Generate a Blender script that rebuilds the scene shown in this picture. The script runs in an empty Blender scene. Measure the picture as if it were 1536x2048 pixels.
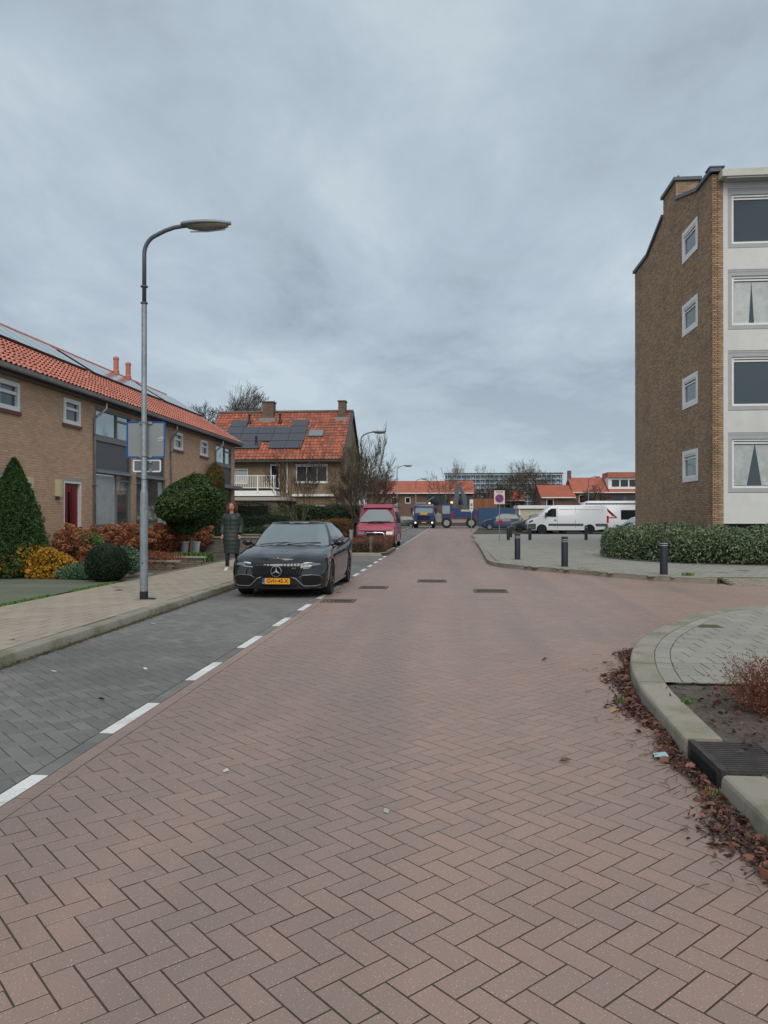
import bpy, math, random
import numpy as np
from mathutils import Vector, Matrix
random.seed(7); RNG = np.random.default_rng(7)
S = bpy.context.scene; COL = S.collection
# ---------------------------------------------------------------- camera
cam_d = bpy.data.cameras.new('camera'); cam = bpy.data.objects.new('camera', cam_d); COL.objects.link(cam)
cam.location = (0, 0, 1.55)
cam.rotation_euler = (math.radians(90) + math.atan(6/1538), 0, math.atan(132/1538))
cam_d.sensor_fit = 'VERTICAL'; cam_d.sensor_height = 36; cam_d.lens = 36*1538/2048
cam_d.clip_start = .05; cam_d.clip_end = 6000
S.camera = cam
# ---------------------------------------------------------------- sky and sun
W = bpy.data.worlds.new('World'); S.world = W; W.use_nodes = True
nt = W.node_tree; nt.nodes.clear()
def N(t, **k):
    n = nt.nodes.new(t)
    for a, b in k.items(): setattr(n, a, b)
    return n
SUN_EL, SUN_AZ = math.radians(47), math.radians(172)      # azimuth clockwise from +Y: high behind the camera
out = N('ShaderNodeOutputWorld'); bg = N('ShaderNodeBackground'); bg.inputs[1].default_value = .1
sky = N('ShaderNodeTexSky', sky_type='NISHITA', sun_disc=False, sun_elevation=SUN_EL, sun_rotation=SUN_AZ)
tc = N('ShaderNodeTexCoord'); sep = N('ShaderNodeSeparateXYZ'); nt.links.new(tc.outputs['Generated'], sep.inputs[0])
def mth(op, a, b=None):
    n = N('ShaderNodeMath', operation=op)
    for i, v in enumerate((a, b)):
        if v is None: continue
        if isinstance(v, (int, float)): n.inputs[i].default_value = v
        else: nt.links.new(v, n.inputs[i])
    return n.outputs[0]
zc = mth('MAXIMUM', sep.outputs[2], 0.0); zz = mth('ADD', zc, .16)
cmb = N('ShaderNodeCombineXYZ')
nt.links.new(mth('DIVIDE', sep.outputs[0], zz), cmb.inputs[0]); nt.links.new(mth('DIVIDE', sep.outputs[1], zz), cmb.inputs[1])
def noise(vec, scale, detail, rough, dist=0., off=(0, 0, 0), sc=(1, 1, 1)):
    mp = N('ShaderNodeMapping'); mp.inputs['Location'].default_value = off; mp.inputs['Scale'].default_value = sc
    mp.inputs['Rotation'].default_value = (0, 0, math.radians(28))
    n = N('ShaderNodeTexNoise'); n.inputs['Scale'].default_value = scale; n.inputs['Detail'].default_value = detail
    n.inputs['Roughness'].default_value = rough; n.inputs['Distortion'].default_value = dist
    nt.links.new(vec, mp.inputs[0]); nt.links.new(mp.outputs[0], n.inputs['Vector']); return n.outputs[0]
n1 = noise(cmb.outputs[0], .75, 6, .55, .45, (9.3, 5.2, 0), (1, .75, 1))
n2 = noise(cmb.outputs[0], 2.6, 8, .60, .35, (8.2, 4.4, 2), (1, .7, 1))
mixn = mth('ADD', mth('MULTIPLY', n1, .70), mth('MULTIPLY', n2, .30))
cr = N('ShaderNodeValToRGB'); nt.links.new(mixn, cr.inputs[0])
e = cr.color_ramp.elements
e[0].position = .415; e[0].color = (.285, .34, .40, 1); e[1].position = .605; e[1].color = (.47, .545, .595, 1)
m = e.new(.475); m.color = (.355, .418, .48, 1); m = e.new(.54); m.color = (.40, .475, .54, 1)
# pale band low over the horizon
hz = N('ShaderNodeMapRange'); hz.inputs[1].default_value = 0; hz.inputs[2].default_value = .20; hz.inputs[3].default_value = .6; hz.inputs[4].default_value = 0
nt.links.new(zc, hz.inputs[0])
mh = N('ShaderNodeMix', data_type='RGBA'); nt.links.new(hz.outputs[0], mh.inputs[0]); nt.links.new(cr.outputs[0], mh.inputs[6]); mh.inputs[7].default_value = (.40, .50, .57, 1)
sc10 = N('ShaderNodeVectorMath', operation='SCALE'); sc10.inputs[3].default_value = 8.9
nt.links.new(mh.outputs[2], sc10.inputs[0])
mx = N('ShaderNodeMix', data_type='RGBA'); mx.inputs[0].default_value = .93
nt.links.new(sky.outputs[0], mx.inputs[6]); nt.links.new(sc10.outputs[0], mx.inputs[7])
nt.links.new(mx.outputs[2], bg.inputs[0]); nt.links.new(bg.outputs[0], out.inputs[0])
sd = bpy.data.lights.new('sun', 'SUN'); sd.energy = 1.5; sd.angle = math.radians(50); sd.color = (1, .925, .83)
so = bpy.data.objects.new('sun', sd); COL.objects.link(so)
d = Vector((math.sin(SUN_AZ)*math.cos(SUN_EL), math.cos(SUN_AZ)*math.cos(SUN_EL), math.sin(SUN_EL)))
so.rotation_euler = d.to_track_quat('Z', 'Y').to_euler(); so.location = (0, -5, 40)
S.view_settings.view_transform = 'Standard'; S.view_settings.look = 'None'
S.view_settings.exposure = 0.42; S.view_settings.gamma = 1; S.view_settings.use_curve_mapping = False
# ---------------------------------------------------------------- materials
MATS = {}
def mat(name, c1, c2=None, rough=.8, metal=0., rnd=False, grain=(0, 0), bump=None, stain=None, coat=0., spec=.5, emit=None, moss=None, speck=None, streak=None):
    if name in MATS: return MATS[name]
    m = bpy.data.materials.new(name); m.use_nodes = True; t = m.node_tree; b = t.nodes['Principled BSDF']; MATS[name] = m
    L = t.links.new
    def nn(ty, **k):
        x = t.nodes.new(ty)
        for a, v in k.items(): setattr(x, a, v)
        return x
    def mm(op, a, bb):
        x = nn('ShaderNodeMath', operation=op)
        for i, v in enumerate((a, bb)):
            if isinstance(v, (int, float)): x.inputs[i].default_value = v
            else: L(v, x.inputs[i])
        return x.outputs[0]
    def mix(f, a, bb, bt='MIX'):
        x = nn('ShaderNodeMix', data_type='RGBA', blend_type=bt)
        for i, v in ((0, f), (6, a), (7, bb)):
            if isinstance(v, (int, float)): x.inputs[i].default_value = v
            elif isinstance(v, tuple): x.inputs[i].default_value = (*v[:3], 1)
            else: L(v, x.inputs[i])
        return x.outputs[2]
    geo = nn('ShaderNodeNewGeometry'); pos = geo.outputs['Position']
    def nz(scale, det=3, off=0., rg=.55, vec=None):
        x = nn('ShaderNodeTexNoise'); x.inputs['Scale'].default_value = scale; x.inputs['Detail'].default_value = det; x.inputs['Roughness'].default_value = rg
        if off:
            mp = nn('ShaderNodeMapping'); mp.inputs['Location'].default_value = (off, off*1.3, off*.7); L(vec or pos, mp.inputs[0]); L(mp.outputs[0], x.inputs['Vector'])
        else: L(vec or pos, x.inputs['Vector'])
        return x.outputs[0]
    def rng(v, a, bb, lo=0., hi=1.):
        x = nn('ShaderNodeMapRange'); L(v, x.inputs[0]); x.inputs[1].default_value = a; x.inputs[2].default_value = bb; x.inputs[3].default_value = lo; x.inputs[4].default_value = hi
        return x.outputs[0]
    col = c1 if c2 is None else None
    if c2 is not None:
        if rnd:
            oi = nn('ShaderNodeObjectInfo'); f = mm('FRACT', mm('ADD', geo.outputs['Random Per Island'], oi.outputs['Random']), 0)
        else: f = rng(nz(3 if not grain[0] else grain[0]*.15, 4), .35, .65)
        col = mix(f, c1, c2)
    if stain:      # (colour, scale, lo, hi, amount)
        col = mix(mm('MULTIPLY', rng(nz(stain[1], 4, 11.), stain[2], stain[3]), stain[4]), col, stain[0])
    if streak:     # (colour, amount): worn bands running along the street
        mp = nn('ShaderNodeMapping'); mp.inputs['Scale'].default_value = (1.15, .07, 1); mp.inputs['Rotation'].default_value = (0, 0, .05); L(pos, mp.inputs[0])
        col = mix(mm('MULTIPLY', rng(nz(1., 3, 0, .5, mp.outputs[0]), .44, .62), streak[1]), col, streak[0])
    if moss: col = mix(mm('MULTIPLY', rng(nz(moss[1], 5, 31.), moss[2], moss[3]), moss[4]), col, moss[0])
    if grain[1]:
        g = rng(nz(grain[0], 3, 5.), .3, .7, 1-grain[1], 1+grain[1])
        cc = nn('ShaderNodeCombineColor'); [L(g, cc.inputs[i]) for i in range(3)]
        col = mix(1., col, cc.outputs[0], 'MULTIPLY')
    if speck:      # (colour, scale, amount)
        vo = nn('ShaderNodeTexVoronoi'); vo.inputs['Scale'].default_value = speck[1]; L(pos, vo.inputs['Vector'])
        wn = nn('ShaderNodeTexWhiteNoise'); L(vo.outputs['Position'], wn.inputs[0])
        f = mm('MULTIPLY', mm('MULTIPLY', rng(vo.outputs['Distance'], .28, .2), rng(wn.outputs[0], .82, .9)), speck[2])
        col = mix(f, col, speck[0])
    if isinstance(col, tuple): b.inputs['Base Color'].default_value = (*col[:3], 1)
    else: L(col, b.inputs['Base Color'])
    b.inputs['Roughness'].default_value = rough; b.inputs['Metallic'].default_value = metal
    b.inputs['Specular IOR Level'].default_value = spec
    b.inputs['Coat Weight'].default_value = coat; b.inputs['Coat Roughness'].default_value = .04
    if emit: b.inputs['Emission Color'].default_value = (*emit[0], 1); b.inputs['Emission Strength'].default_value = emit[1]
    if bump:       # (scale, strength, distance)
        bp = nn('ShaderNodeBump'); bp.inputs['Strength'].default_value = bump[1]; bp.inputs['Distance'].default_value = bump[2]
        L(nz(bump[0], 4, 3.), bp.inputs['Height']); L(bp.outputs[0], b.inputs['Normal'])
    return m
def brickmat(name, c1, c2, mortar, scale=1., axis='xz', bw=.22, bh=.0625):
    """far brickwork that is too small to pick apart: colour and fine relief only"""
    if name in MATS: return MATS[name]
    m = mat(name, c1, rough=.9); t = m.node_tree; b = t.nodes['Principled BSDF']; L = t.links.new
    g = t.nodes.new('ShaderNodeNewGeometry'); s = t.nodes.new('ShaderNodeSeparateXYZ'); L(g.outputs['Position'], s.inputs[0])
    add = t.nodes.new('ShaderNodeMath'); add.operation = 'ADD'; L(s.outputs[0], add.inputs[0]); L(s.outputs[1], add.inputs[1])
    c = t.nodes.new('ShaderNodeCombineXYZ'); L(add.outputs[0], c.inputs[0]); L(s.outputs[2], c.inputs[1])
    br = t.nodes.new('ShaderNodeTexBrick'); L(c.outputs[0], br.inputs['Vector'])
    br.inputs['Color1'].default_value = (*c1, 1); br.inputs['Color2'].default_value = (*c2, 1); br.inputs['Mortar'].default_value = (*mortar, 1)
    br.inputs['Scale'].default_value = 1; br.inputs['Brick Width'].default_value = bw*scale; br.inputs['Row Height'].default_value = bh*scale; br.inputs['Mortar Size'].default_value = .008*scale
    no = t.nodes.new('ShaderNodeTexNoise'); no.inputs['Scale'].default_value = .9; L(g.outputs['Position'], no.inputs['Vector'])
    mr = t.nodes.new('ShaderNodeMapRange'); L(no.outputs[0], mr.inputs[0]); mr.inputs[1].default_value = .3; mr.inputs[2].default_value = .7; mr.inputs[3].default_value = .82; mr.inputs[4].default_value = 1.15
    vm = t.nodes.new('ShaderNodeVectorMath'); vm.operation = 'SCALE'; L(br.outputs[0], vm.inputs[0]); L(mr.outputs[0], vm.inputs[3])
    L(vm.outputs[0], b.inputs['Base Color'])
    return m
# paving
M_road = mat('road_brick', (.330, .222, .178), (.285, .200, .165), rough=.55, rnd=True, grain=(160, .16), bump=(500, .35, .002),
             stain=((.31, .170, .125), .42, .50, .72, .4), moss=((.20, .165, .152), .8, .50, .72, .35), speck=((.62, .58, .54), 150, 1.), streak=((.19, .148, .132), .42))
M_roadj = mat('road_joint', (.045, .036, .026), (.062, .050, .032), rough=1, grain=(30, .3), moss=((.060, .060, .028), 1.1, .50, .68, .6))
M_park = mat('parking_brick', (.200, .192, .180), (.145, .142, .136), rough=.75, rnd=True, grain=(90, .18), bump=(400, .3, .002),
             stain=((.20, .20, .18), .6, .50, .72, .6), moss=((.09, .09, .085), .35, .5, .62, .55))
M_parkj = mat('parking_joint', (.050, .052, .048), rough=1, grain=(30, .3))
M_slab = mat('pavement_slab', (.375, .315, .250), (.315, .262, .21), rough=.85, rnd=True, grain=(60, .10), bump=(300, .3, .002),
             stain=((.36, .34, .28), 1.1, .5, .7, .45), moss=((.20, .20, .12), 2.2, .56, .72, .5))
M_slabj = mat('pavement_joint', (.085, .08, .045), rough=1, grain=(30, .3))
M_slabg = mat('grey_slab', (.320, .305, .265), (.262, .252, .222), rough=.85, rnd=True, grain=(60, .12), bump=(300, .3, .002),
              stain=((.22, .215, .195), .9, .5, .7, .6), moss=((.19, .20, .13), 3.0, .56, .72, .5))
M_slabgj = mat('grey_joint', (.075, .085, .035), rough=1, grain=(30, .3))
M_kerb = mat('kerb_concrete', (.315, .285, .23), (.26, .24, .195), rough=.9, rnd=True, grain=(120, .16), bump=(220, .5, .003),
             moss=((.15, .155, .08), 2.6, .48, .66, .75))
M_white = mat('white_marking', (.72, .72, .70), (.60, .60, .58), rough=.8, rnd=True, grain=(50, .12), stain=((.42, .40, .37), 5., .58, .72, .6))
M_soil = mat('soil', (.075, .058, .045), (.12, .10, .08), rough=1, grain=(50, .4), bump=(40, 1., .02))
M_green_pave = mat('mossy_paving', (.155, .165, .125), (.125, .135, .10), rough=.95, rnd=True, grain=(40, .15), moss=((.10, .13, .06), 1., .45, .65, .5))
M_ground = mat('ground_far', (.19, .185, .175), (.15, .15, .145), rough=1, grain=(2, .1))
# buildings
M_tb = mat('terrace_brick', (.70, .45, .295), (.56, .35, .225), rough=.9, rnd=True, grain=(120, .12), stain=((.34, .25, .19), .8, .5, .7, .35))
M_tm = mat('terrace_mortar', (.42, .35, .27), rough=1, grain=(20, .15))
M_ab = mat('flat_brick', (.52, .335, .20), (.29, .195, .125), rough=.9, rnd=True, grain=(60, .15), stain=((.14, .095, .07), .7, .52, .7, .35))
M_am = mat('flat_mortar', (.20, .175, .14), rough=1, grain=(20, .15))
M_tile = mat('roof_tile', (.58, .215, .150), (.47, .160, .110), rough=.6, rnd=True, grain=(40, .15), stain=((.34, .10, .07), .5, .5, .7, .4))
M_tile2 = mat('old_roof_tile', (.52, .155, .085), (.26, .085, .055), rough=.75, rnd=True, grain=(30, .25), stain=((.13, .10, .08), 1.6, .46, .66, .6))
M_tiledark = mat('roof_underlay', (.03, .02, .018), rough=1)
M_dgrey = mat('dark_grey_paint', (.055, .062, .064), rough=.5, grain=(3, .1))
M_fascia = mat('fascia_paint', (.085, .10, .10), rough=.55, grain=(2, .12))
M_grey = mat('grey_paint', (.20, .20, .195), rough=.5)
M_panelg = mat('spandrel_panel', (.072, .072, .078), rough=.35)
M_wframe = mat('white_frame', (.80, .80, .78), rough=.45, grain=(4, .05))
M_sill = mat('red_sill', (.16, .06, .045), rough=.7)
M_zinc = mat('zinc', (.33, .35, .37), rough=.45, metal=.6, grain=(4, .15))
M_glass = mat('window_glass', (.055, .075, .085), rough=.04, spec=1.0, metal=.28)
M_glasst = mat('house_glass', (.36, .40, .40), rough=.04, spec=1., metal=.8)
M_glassd = mat('dark_glass', (.012, .016, .02), rough=.05, spec=.8)
M_curtain = mat('net_curtain', (.55, .58, .57), (.40, .43, .42), rough=.9, grain=(14, .12))
M_solar = mat('solar_panel', (.36, .39, .41), rough=.14, spec=1.0, metal=.85)
M_solarb = mat('panel_edge', (.012, .012, .014), rough=.5)
M_lintel = mat('lintel', (.42, .38, .30), rough=.9)
M_red = mat('red_door', (.20, .012, .02), rough=.35)
M_lampc = mat('cream_lamp', (.62, .56, .34), rough=.6)
M_plaster = mat('white_plaster', (.70, .70, .68), (.63, .63, .61), rough=.9, grain=(3, .04), stain=((.44, .44, .42), .7, .55, .75, .3))
M_greyband = mat('grey_surround', (.40, .415, .42), rough=.8, grain=(3, .05))
M_fasciaw = mat('roof_fascia', (.56, .56, .50), rough=.6, stain=((.33, .31, .24), 1.5, .5, .7, .4))
M_cop = mat('slate_coping', (.085, .105, .125), rough=.5)
M_steel = mat('galvanised_steel', (.30, .335, .36), (.24, .275, .305), rough=.45, metal=.35, grain=(20, .14), stain=((.21, .235, .25), 2., .5, .7, .4))
M_steeld = mat('weathered_steel', (.10, .12, .14), rough=.45, metal=.3)
M_black = mat('black_plastic', (.012, .013, .015), rough=.5)
M_rubber = mat('rubber', (.018, .018, .019), rough=.85)
M_bol = mat('bollard_black', (.018, .022, .03), rough=.5)
M_refl = mat('reflector_band', (.5, .52, .54), rough=.3)
M_blue = mat('sign_blue', (.01, .09, .35), rough=.4)
M_signb = mat('sign_back', (.245, .265, .275), rough=.5, metal=.2, grain=(3, .06))
M_signw = mat('sign_white', (.70, .71, .71), rough=.4)
M_signr = mat('sign_red', (.60, .02, .03), rough=.4)
M_iron = mat('cast_iron', (.045, .042, .045), (.075, .06, .055), rough=.7, metal=.3, grain=(60, .2), bump=(80, .4, .003))
M_chrome = mat('chrome', (.75, .76, .78), rough=.12, metal=1)
M_tread = mat('bark', (.085, .068, .050), (.13, .115, .07), rough=1, grain=(20, .3))
M_twig = mat('twig', (.075, .052, .040), (.11, .075, .055), rough=1, rnd=True)
M_twigg = mat('mossy_twig', (.10, .085, .04), (.07, .06, .035), rough=1, rnd=True)
M_wood = mat('grey_wood', (.20, .165, .12), (.14, .12, .09), rough=.95, grain=(20, .2))
def leafm(name, a, b, rough=.55): return mat(name, a, b, rough=rough, rnd=True, spec=.35)
L_hedge = leafm('leaf_hedge', (.055, .10, .042), (.19, .235, .135))
L_dark = leafm('leaf_dark', (.018, .042, .014), (.075, .125, .035))
L_cyp = leafm('leaf_cypress', (.022, .065, .018), (.060, .120, .030))
L_yel = leafm('leaf_yellow', (.42, .22, .02), (.16, .17, .03))
L_hyd = leafm('leaf_brown', (.30, .095, .035), (.14, .045, .022))
L_hyd2 = leafm('petal_tan', (.46, .20, .095), (.24, .085, .04))
L_ball = leafm('leaf_box', (.010, .022, .010), (.020, .042, .016))
L_mint = leafm('leaf_mint', (.12, .22, .13), (.05, .12, .06))
L_green = leafm('leaf_green', (.05, .12, .025), (.12, .21, .06))
L_clim = leafm('leaf_climber', (.23, .10, .02), (.06, .11, .03))
L_ivy = leafm('leaf_ivy', (.022, .050, .022), (.055, .10, .045))
L_brownhedge = leafm('leaf_brown_hedge', (.22, .115, .035), (.13, .065, .025))
L_litter = leafm('leaf_litter', (.125, .062, .048), (.052, .034, .030))
L_litter2 = leafm('leaf_litter_orange', (.22, .090, .052), (.13, .055, .042))
L_fern = leafm('leaf_fern', (.24, .085, .045), (.14, .05, .03))
L_grass = leafm('leaf_grass', (.06, .15, .02), (.13, .24, .05))
# ---------------------------------------------------------------- mesh helpers
def tag(o, label=None, cat=None, group=None, kind=None):
    for k, v in (('label', label), ('category', cat), ('group', group), ('kind', kind)):
        if v: o[k] = v
    return o
def link(name, me, parent=None, loc=(0, 0, 0), rot=(0, 0, 0), scale=None):
    o = bpy.data.objects.new(name, me); COL.objects.link(o); o.location = loc; o.rotation_euler = rot
    if scale: o.scale = scale
    if parent: o.parent = parent
    return o
def empty(name, loc=(0, 0, 0), rz=0, label=None, cat=None, group=None, kind=None):
    o = link(name, None, loc=loc, rot=(0, 0, rz)); o.empty_display_size = .1
    return tag(o, label, cat, group, kind)
def meshnp(name, v, f, m, smooth=False):
    """v (n,3), f (m,k) numpy"""
    me = bpy.data.meshes.new(name); v = np.asarray(v, np.float32); f = np.asarray(f, np.int32); k = f.shape[1]
    me.vertices.add(len(v)); me.vertices.foreach_set('co', v.ravel())
    me.loops.add(f.size); me.loops.foreach_set('vertex_index', f.ravel())
    me.polygons.add(len(f)); me.polygons.foreach_set('loop_start', np.arange(len(f), dtype=np.int32)*k)
    me.polygons.foreach_set('loop_total', np.full(len(f), k, np.int32))
    me.polygons.foreach_set('use_smooth', np.full(len(f), smooth))
    me.update(calc_edges=True); me.materials.append(m); return me
class MB:
    def __init__(s): s.v = []; s.f = []; s.T = None
    def add(s, vs, fs):
        b = len(s.v)
        if s.T is not None: vs = [tuple(s.T @ Vector(p)) for p in vs]
        s.v += [tuple(p) for p in vs]; s.f += [tuple(b+i for i in q) for q in fs]; return s
    def box(s, x0, x1, y0, y1, z0, z1):
        return s.add([(x0,y0,z0),(x1,y0,z0),(x1,y1,z0),(x0,y1,z0),(x0,y0,z1),(x1,y0,z1),(x1,y1,z1),(x0,y1,z1)],
                     [(0,3,2,1),(4,5,6,7),(0,1,5,4),(1,2,6,5),(2,3,7,6),(3,0,4,7)])
    def quad(s, a, b, c, d): return s.add([a, b, c, d], [(0, 1, 2, 3)])
    def prism(s, poly, z0, z1, axis='z', bev=0):
        """poly counter-clockwise, extruded along axis"""
        n = len(poly)
        P = {'z': lambda a, b, h: (a, b, h), 'x': lambda a, b, h: (h, a, b), 'y': lambda a, b, h: (a, h, b)}[axis]
        vs = [P(a, b, z0) for a, b in poly] + [P(a, b, z1) for a, b in poly]
        return s.add(vs, [tuple(range(n-1, -1, -1)), tuple(range(n, 2*n))] + [(i, (i+1) % n, n+(i+1) % n, n+i) for i in range(n)])
    def tube(s, pts, rad, n=8, cap=True):
        pts = [Vector(p) for p in pts]; k = len(pts)
        if isinstance(rad, (int, float)): rad = [rad]*k
        vs = []; up = None
        for i, p in enumerate(pts):
            d = (pts[min(i+1, k-1)]-pts[max(i-1, 0)])
            if d.length < 1e-9: d = Vector((0, 0, 1))
            d.normalize()
            if up is None: up = d.orthogonal().normalized()
            else:
                up = up-d*up.dot(d); up = up.normalized() if up.length > 1e-6 else d.orthogonal().normalized()
            w = d.cross(up)
            for j in range(n):
                a = 2*math.pi*j/n; vs.append(p+(up*math.cos(a)+w*math.sin(a))*rad[i])
        fs = [(i*n+j, i*n+(j+1) % n, (i+1)*n+(j+1) % n, (i+1)*n+j) for i in range(k-1) for j in range(n)]
        if cap: fs += [tuple(range(n-1, -1, -1)), tuple((k-1)*n+j for j in range(n))]
        return s.add(vs, fs)
    def lathe(s, prof, n=16, c=(0, 0, 0), axis='z', caps=True):
        vs = []
        for r, h in prof:
            for j in range(n):
                a = 2*math.pi*j/n; x, y = r*math.cos(a), r*math.sin(a)
                p = {'z': (x, y, h), 'x': (h, x, y), 'y': (y, h, x)}[axis]
                vs.append((p[0]+c[0], p[1]+c[1], p[2]+c[2]))
        k = len(prof)
        fs = [(i*n+j, i*n+(j+1) % n, (i+1)*n+(j+1) % n, (i+1)*n+j) for i in range(k-1) for j in range(n)]
        if caps: fs += [tuple(range(n-1, -1, -1)), tuple((k-1)*n+j for j in range(n))]
        return s.add(vs, fs)
    def ell(s, c, r, nu=12, nv=8):
        vs = []; fs = []
        for i in range(nv+1):
            t = math.pi*i/nv
            for j in range(nu):
                a = 2*math.pi*j/nu; vs.append((c[0]+r[0]*math.sin(t)*math.cos(a), c[1]+r[1]*math.sin(t)*math.sin(a), c[2]-r[2]*math.cos(t)))
        for i in range(nv):
            for j in range(nu): fs.append((i*nu+j, i*nu+(j+1) % nu, (i+1)*nu+(j+1) % nu, (i+1)*nu+j))
        return s.add(vs, fs)
    def loft(s, rings, closed=True, caps=True):
        n = len(rings[0]); vs = [p for r in rings for p in r]; e = n if closed else n-1
        fs = [(i*n+j, i*n+(j+1) % n, (i+1)*n+(j+1) % n, (i+1)*n+j) for i in range(len(rings)-1) for j in range(e)]
        if caps and closed: fs += [tuple(range(n-1, -1, -1)), tuple((len(rings)-1)*n+j for j in range(n))]
        return s.add(vs, fs)
    def mesh(s, name, m, smooth=False):
        me = bpy.data.meshes.new(name); me.from_pydata(s.v, [], s.f); me.materials.append(m)
        if smooth: me.polygons.foreach_set('use_smooth', [True]*len(me.polygons))
        me.update(); return me
    def build(s, name, m, parent=None, smooth=False, loc=(0, 0, 0), rot=(0, 0, 0), kind=None):
        o = link(name, s.mesh(name, m, smooth), parent, loc, rot)
        if kind: o['kind'] = kind
        return o
def box(name, m, parent, x0, x1, y0, y1, z0, z1): return MB().box(x0, x1, y0, y1, z0, z1).build(name, m, parent)
def fixn(o):
    """consistent outward normals"""
    import bmesh
    b = bmesh.new(); b.from_mesh(o.data); bmesh.ops.recalc_face_normals(b, faces=b.faces); b.to_mesh(o.data); b.free(); return o
def autosm(o, deg=35):
    o.data.polygons.foreach_set('use_smooth', [True]*len(o.data.polygons))
    o.data.set_sharp_from_angle(angle=math.radians(deg)); return o
def text(s_, size, m, parent, loc, rot, name='lettering', ext=.001, bold=0., sx=1.):
    c = bpy.data.curves.new(name, 'FONT'); c.body = s_; c.size = size; c.align_x = 'CENTER'; c.align_y = 'CENTER'; c.extrude = ext; c.offset = bold; c.resolution_u = 2
    t = bpy.data.objects.new(name, c); COL.objects.link(t); dg = bpy.context.evaluated_depsgraph_get(); dg.update()
    me = bpy.data.meshes.new_from_object(t.evaluated_get(dg)); bpy.data.objects.remove(t); bpy.data.curves.remove(c)
    me.materials.clear(); me.materials.append(m); return link(name, me, parent, loc, rot, (sx, 1, 1))
def pip(x, y, poly):
    """vectorised point in polygon"""
    x = np.asarray(x); y = np.asarray(y); r = np.zeros(x.shape, bool); n = len(poly)
    for i in range(n):
        x0, y0 = poly[i]; x1, y1 = poly[(i+1) % n]
        if y0 == y1: continue
        c = ((y0 > y) != (y1 > y)) & (x < (x1-x0)*(y-y0)/(y1-y0)+x0); r ^= c
    return r
def rect_blocks(R, ztop, gap=.0034, bev=.0022, depth=.02, jit=.0004, rim=True):
    """R (n,4,2) corner loops ccw -> verts, faces of little chamfered blocks"""
    n = len(R); c = R.mean(1, keepdims=True); d = R-c
    L = np.linalg.norm(R[:, 1]-R[:, 0], axis=1)[:, None, None]; Wd = np.linalg.norm(R[:, 2]-R[:, 1], axis=1)[:, None, None]
    e1 = (R[:, 1:2]-R[:, 0:1])/L; e2 = (R[:, 2:3]-R[:, 1:2])/Wd
    def inset(g):
        s1 = (L/2-g); s2 = (Wd/2-g); sg = np.array([[-1, -1], [1, -1], [1, 1], [-1, 1]])
        return c+e1*s1*sg[None, :, :1]+e2*s2*sg[None, :, 1:]
    zj = RNG.normal(0, jit, (n, 1))+RNG.normal(0, jit*.6, (n, 4))
    top = np.concatenate([inset(gap+bev), (ztop+zj)[:, :, None]], 2)
    rimv = np.concatenate([inset(gap), (ztop+zj-bev)[:, :, None]], 2)
    bot = np.concatenate([inset(gap), np.full((n, 4, 1), ztop-depth)], 2)
    if rim: V = np.concatenate([top, rimv, bot], 1); k = 12; F = [(0, 1, 2, 3)]+[(4+i, 4+(i+1) % 4, (i+1) % 4, i) for i in range(4)]+[(8+i, 8+(i+1) % 4, 4+(i+1) % 4, 4+i) for i in range(4)]
    else: V = np.concatenate([top, bot], 1); k = 8; F = [(0, 1, 2, 3)]+[(4+i, 4+(i+1) % 4, (i+1) % 4, i) for i in range(4)]
    F = np.array(F)[None]+(np.arange(n)*k)[:, None, None]
    return V.reshape(-1, 3), F.reshape(-1, 4)
def clip(poly, a, b, c):
    """keep a*x+b*y>=c"""
    o = []
    for i in range(len(poly)):
        p, q = poly[i], poly[(i+1) % len(poly)]; dp = a*p[0]+b*p[1]-c; dq = a*q[0]+b*q[1]-c
        if dp >= 0: o.append(p)
        if (dp > 0) != (dq > 0) and dp != dq: t = dp/(dp-dq); o.append((p[0]+(q[0]-p[0])*t, p[1]+(q[1]-p[1])*t))
    return o
def place_blocks(R, ztop, parent, name, m, near, **kw):
    """the `near` blocks closest to the camera as parts sharing three meshes, the rest as one stuff part"""
    c = R.mean(1); d = np.hypot(c[:, 0], c[:, 1]); order = np.argsort(d); A = order[:near]; B = order[near:]
    L = np.linalg.norm(R[:, 1]-R[:, 0], axis=1); Wd = np.linalg.norm(R[:, 2]-R[:, 1], axis=1); cache = {}
    for i in A:
        key = (round(float(L[i]), 3), round(float(Wd[i]), 3), int(i) % 3)
        if key not in cache:
            l, w = key[0]/2, key[1]/2
            v, f = rect_blocks(np.array([[(-l, -w), (l, -w), (l, w), (-l, w)]]), 0, jit=.0003, **kw); cache[key] = meshnp(name, v, f, m)
        e_ = R[i, 1]-R[i, 0]
        link(name, cache[key], parent, (c[i, 0], c[i, 1], ztop+random.gauss(0, .0005)), (random.gauss(0, .0022), random.gauss(0, .0022), math.atan2(e_[1], e_[0])+random.gauss(0, .004)))
    if len(B):
        v, f = rect_blocks(R[B], ztop, **kw); link(name+'_field', meshnp(name+'_field', v, f, m), parent)['kind'] = 'stuff'
def smooth_curve(P, n=8):
    P = [np.array(p, float) for p in P]; P = [2*P[0]-P[1]]+P+[2*P[-1]-P[-2]]; o = []
    for i in range(1, len(P)-2):
        for k in range(n):
            t = k/n; a, b, c, d_ = P[i-1:i+3]
            o.append(.5*((2*b)+(-a+c)*t+(2*a-5*b+4*c-d_)*t*t+(-a+3*b-3*c+d_)*t**3))
    o.append(P[-2]); return np.array(o)
def resample(C, step):
    L = np.r_[0, np.cumsum(np.hypot(*np.diff(C, axis=0).T))]; n = max(2, int(round(L[-1]/step))+1); s = np.linspace(0, L[-1], n)
    return np.c_[np.interp(s, L, C[:, 0]), np.interp(s, L, C[:, 1])]
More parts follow.
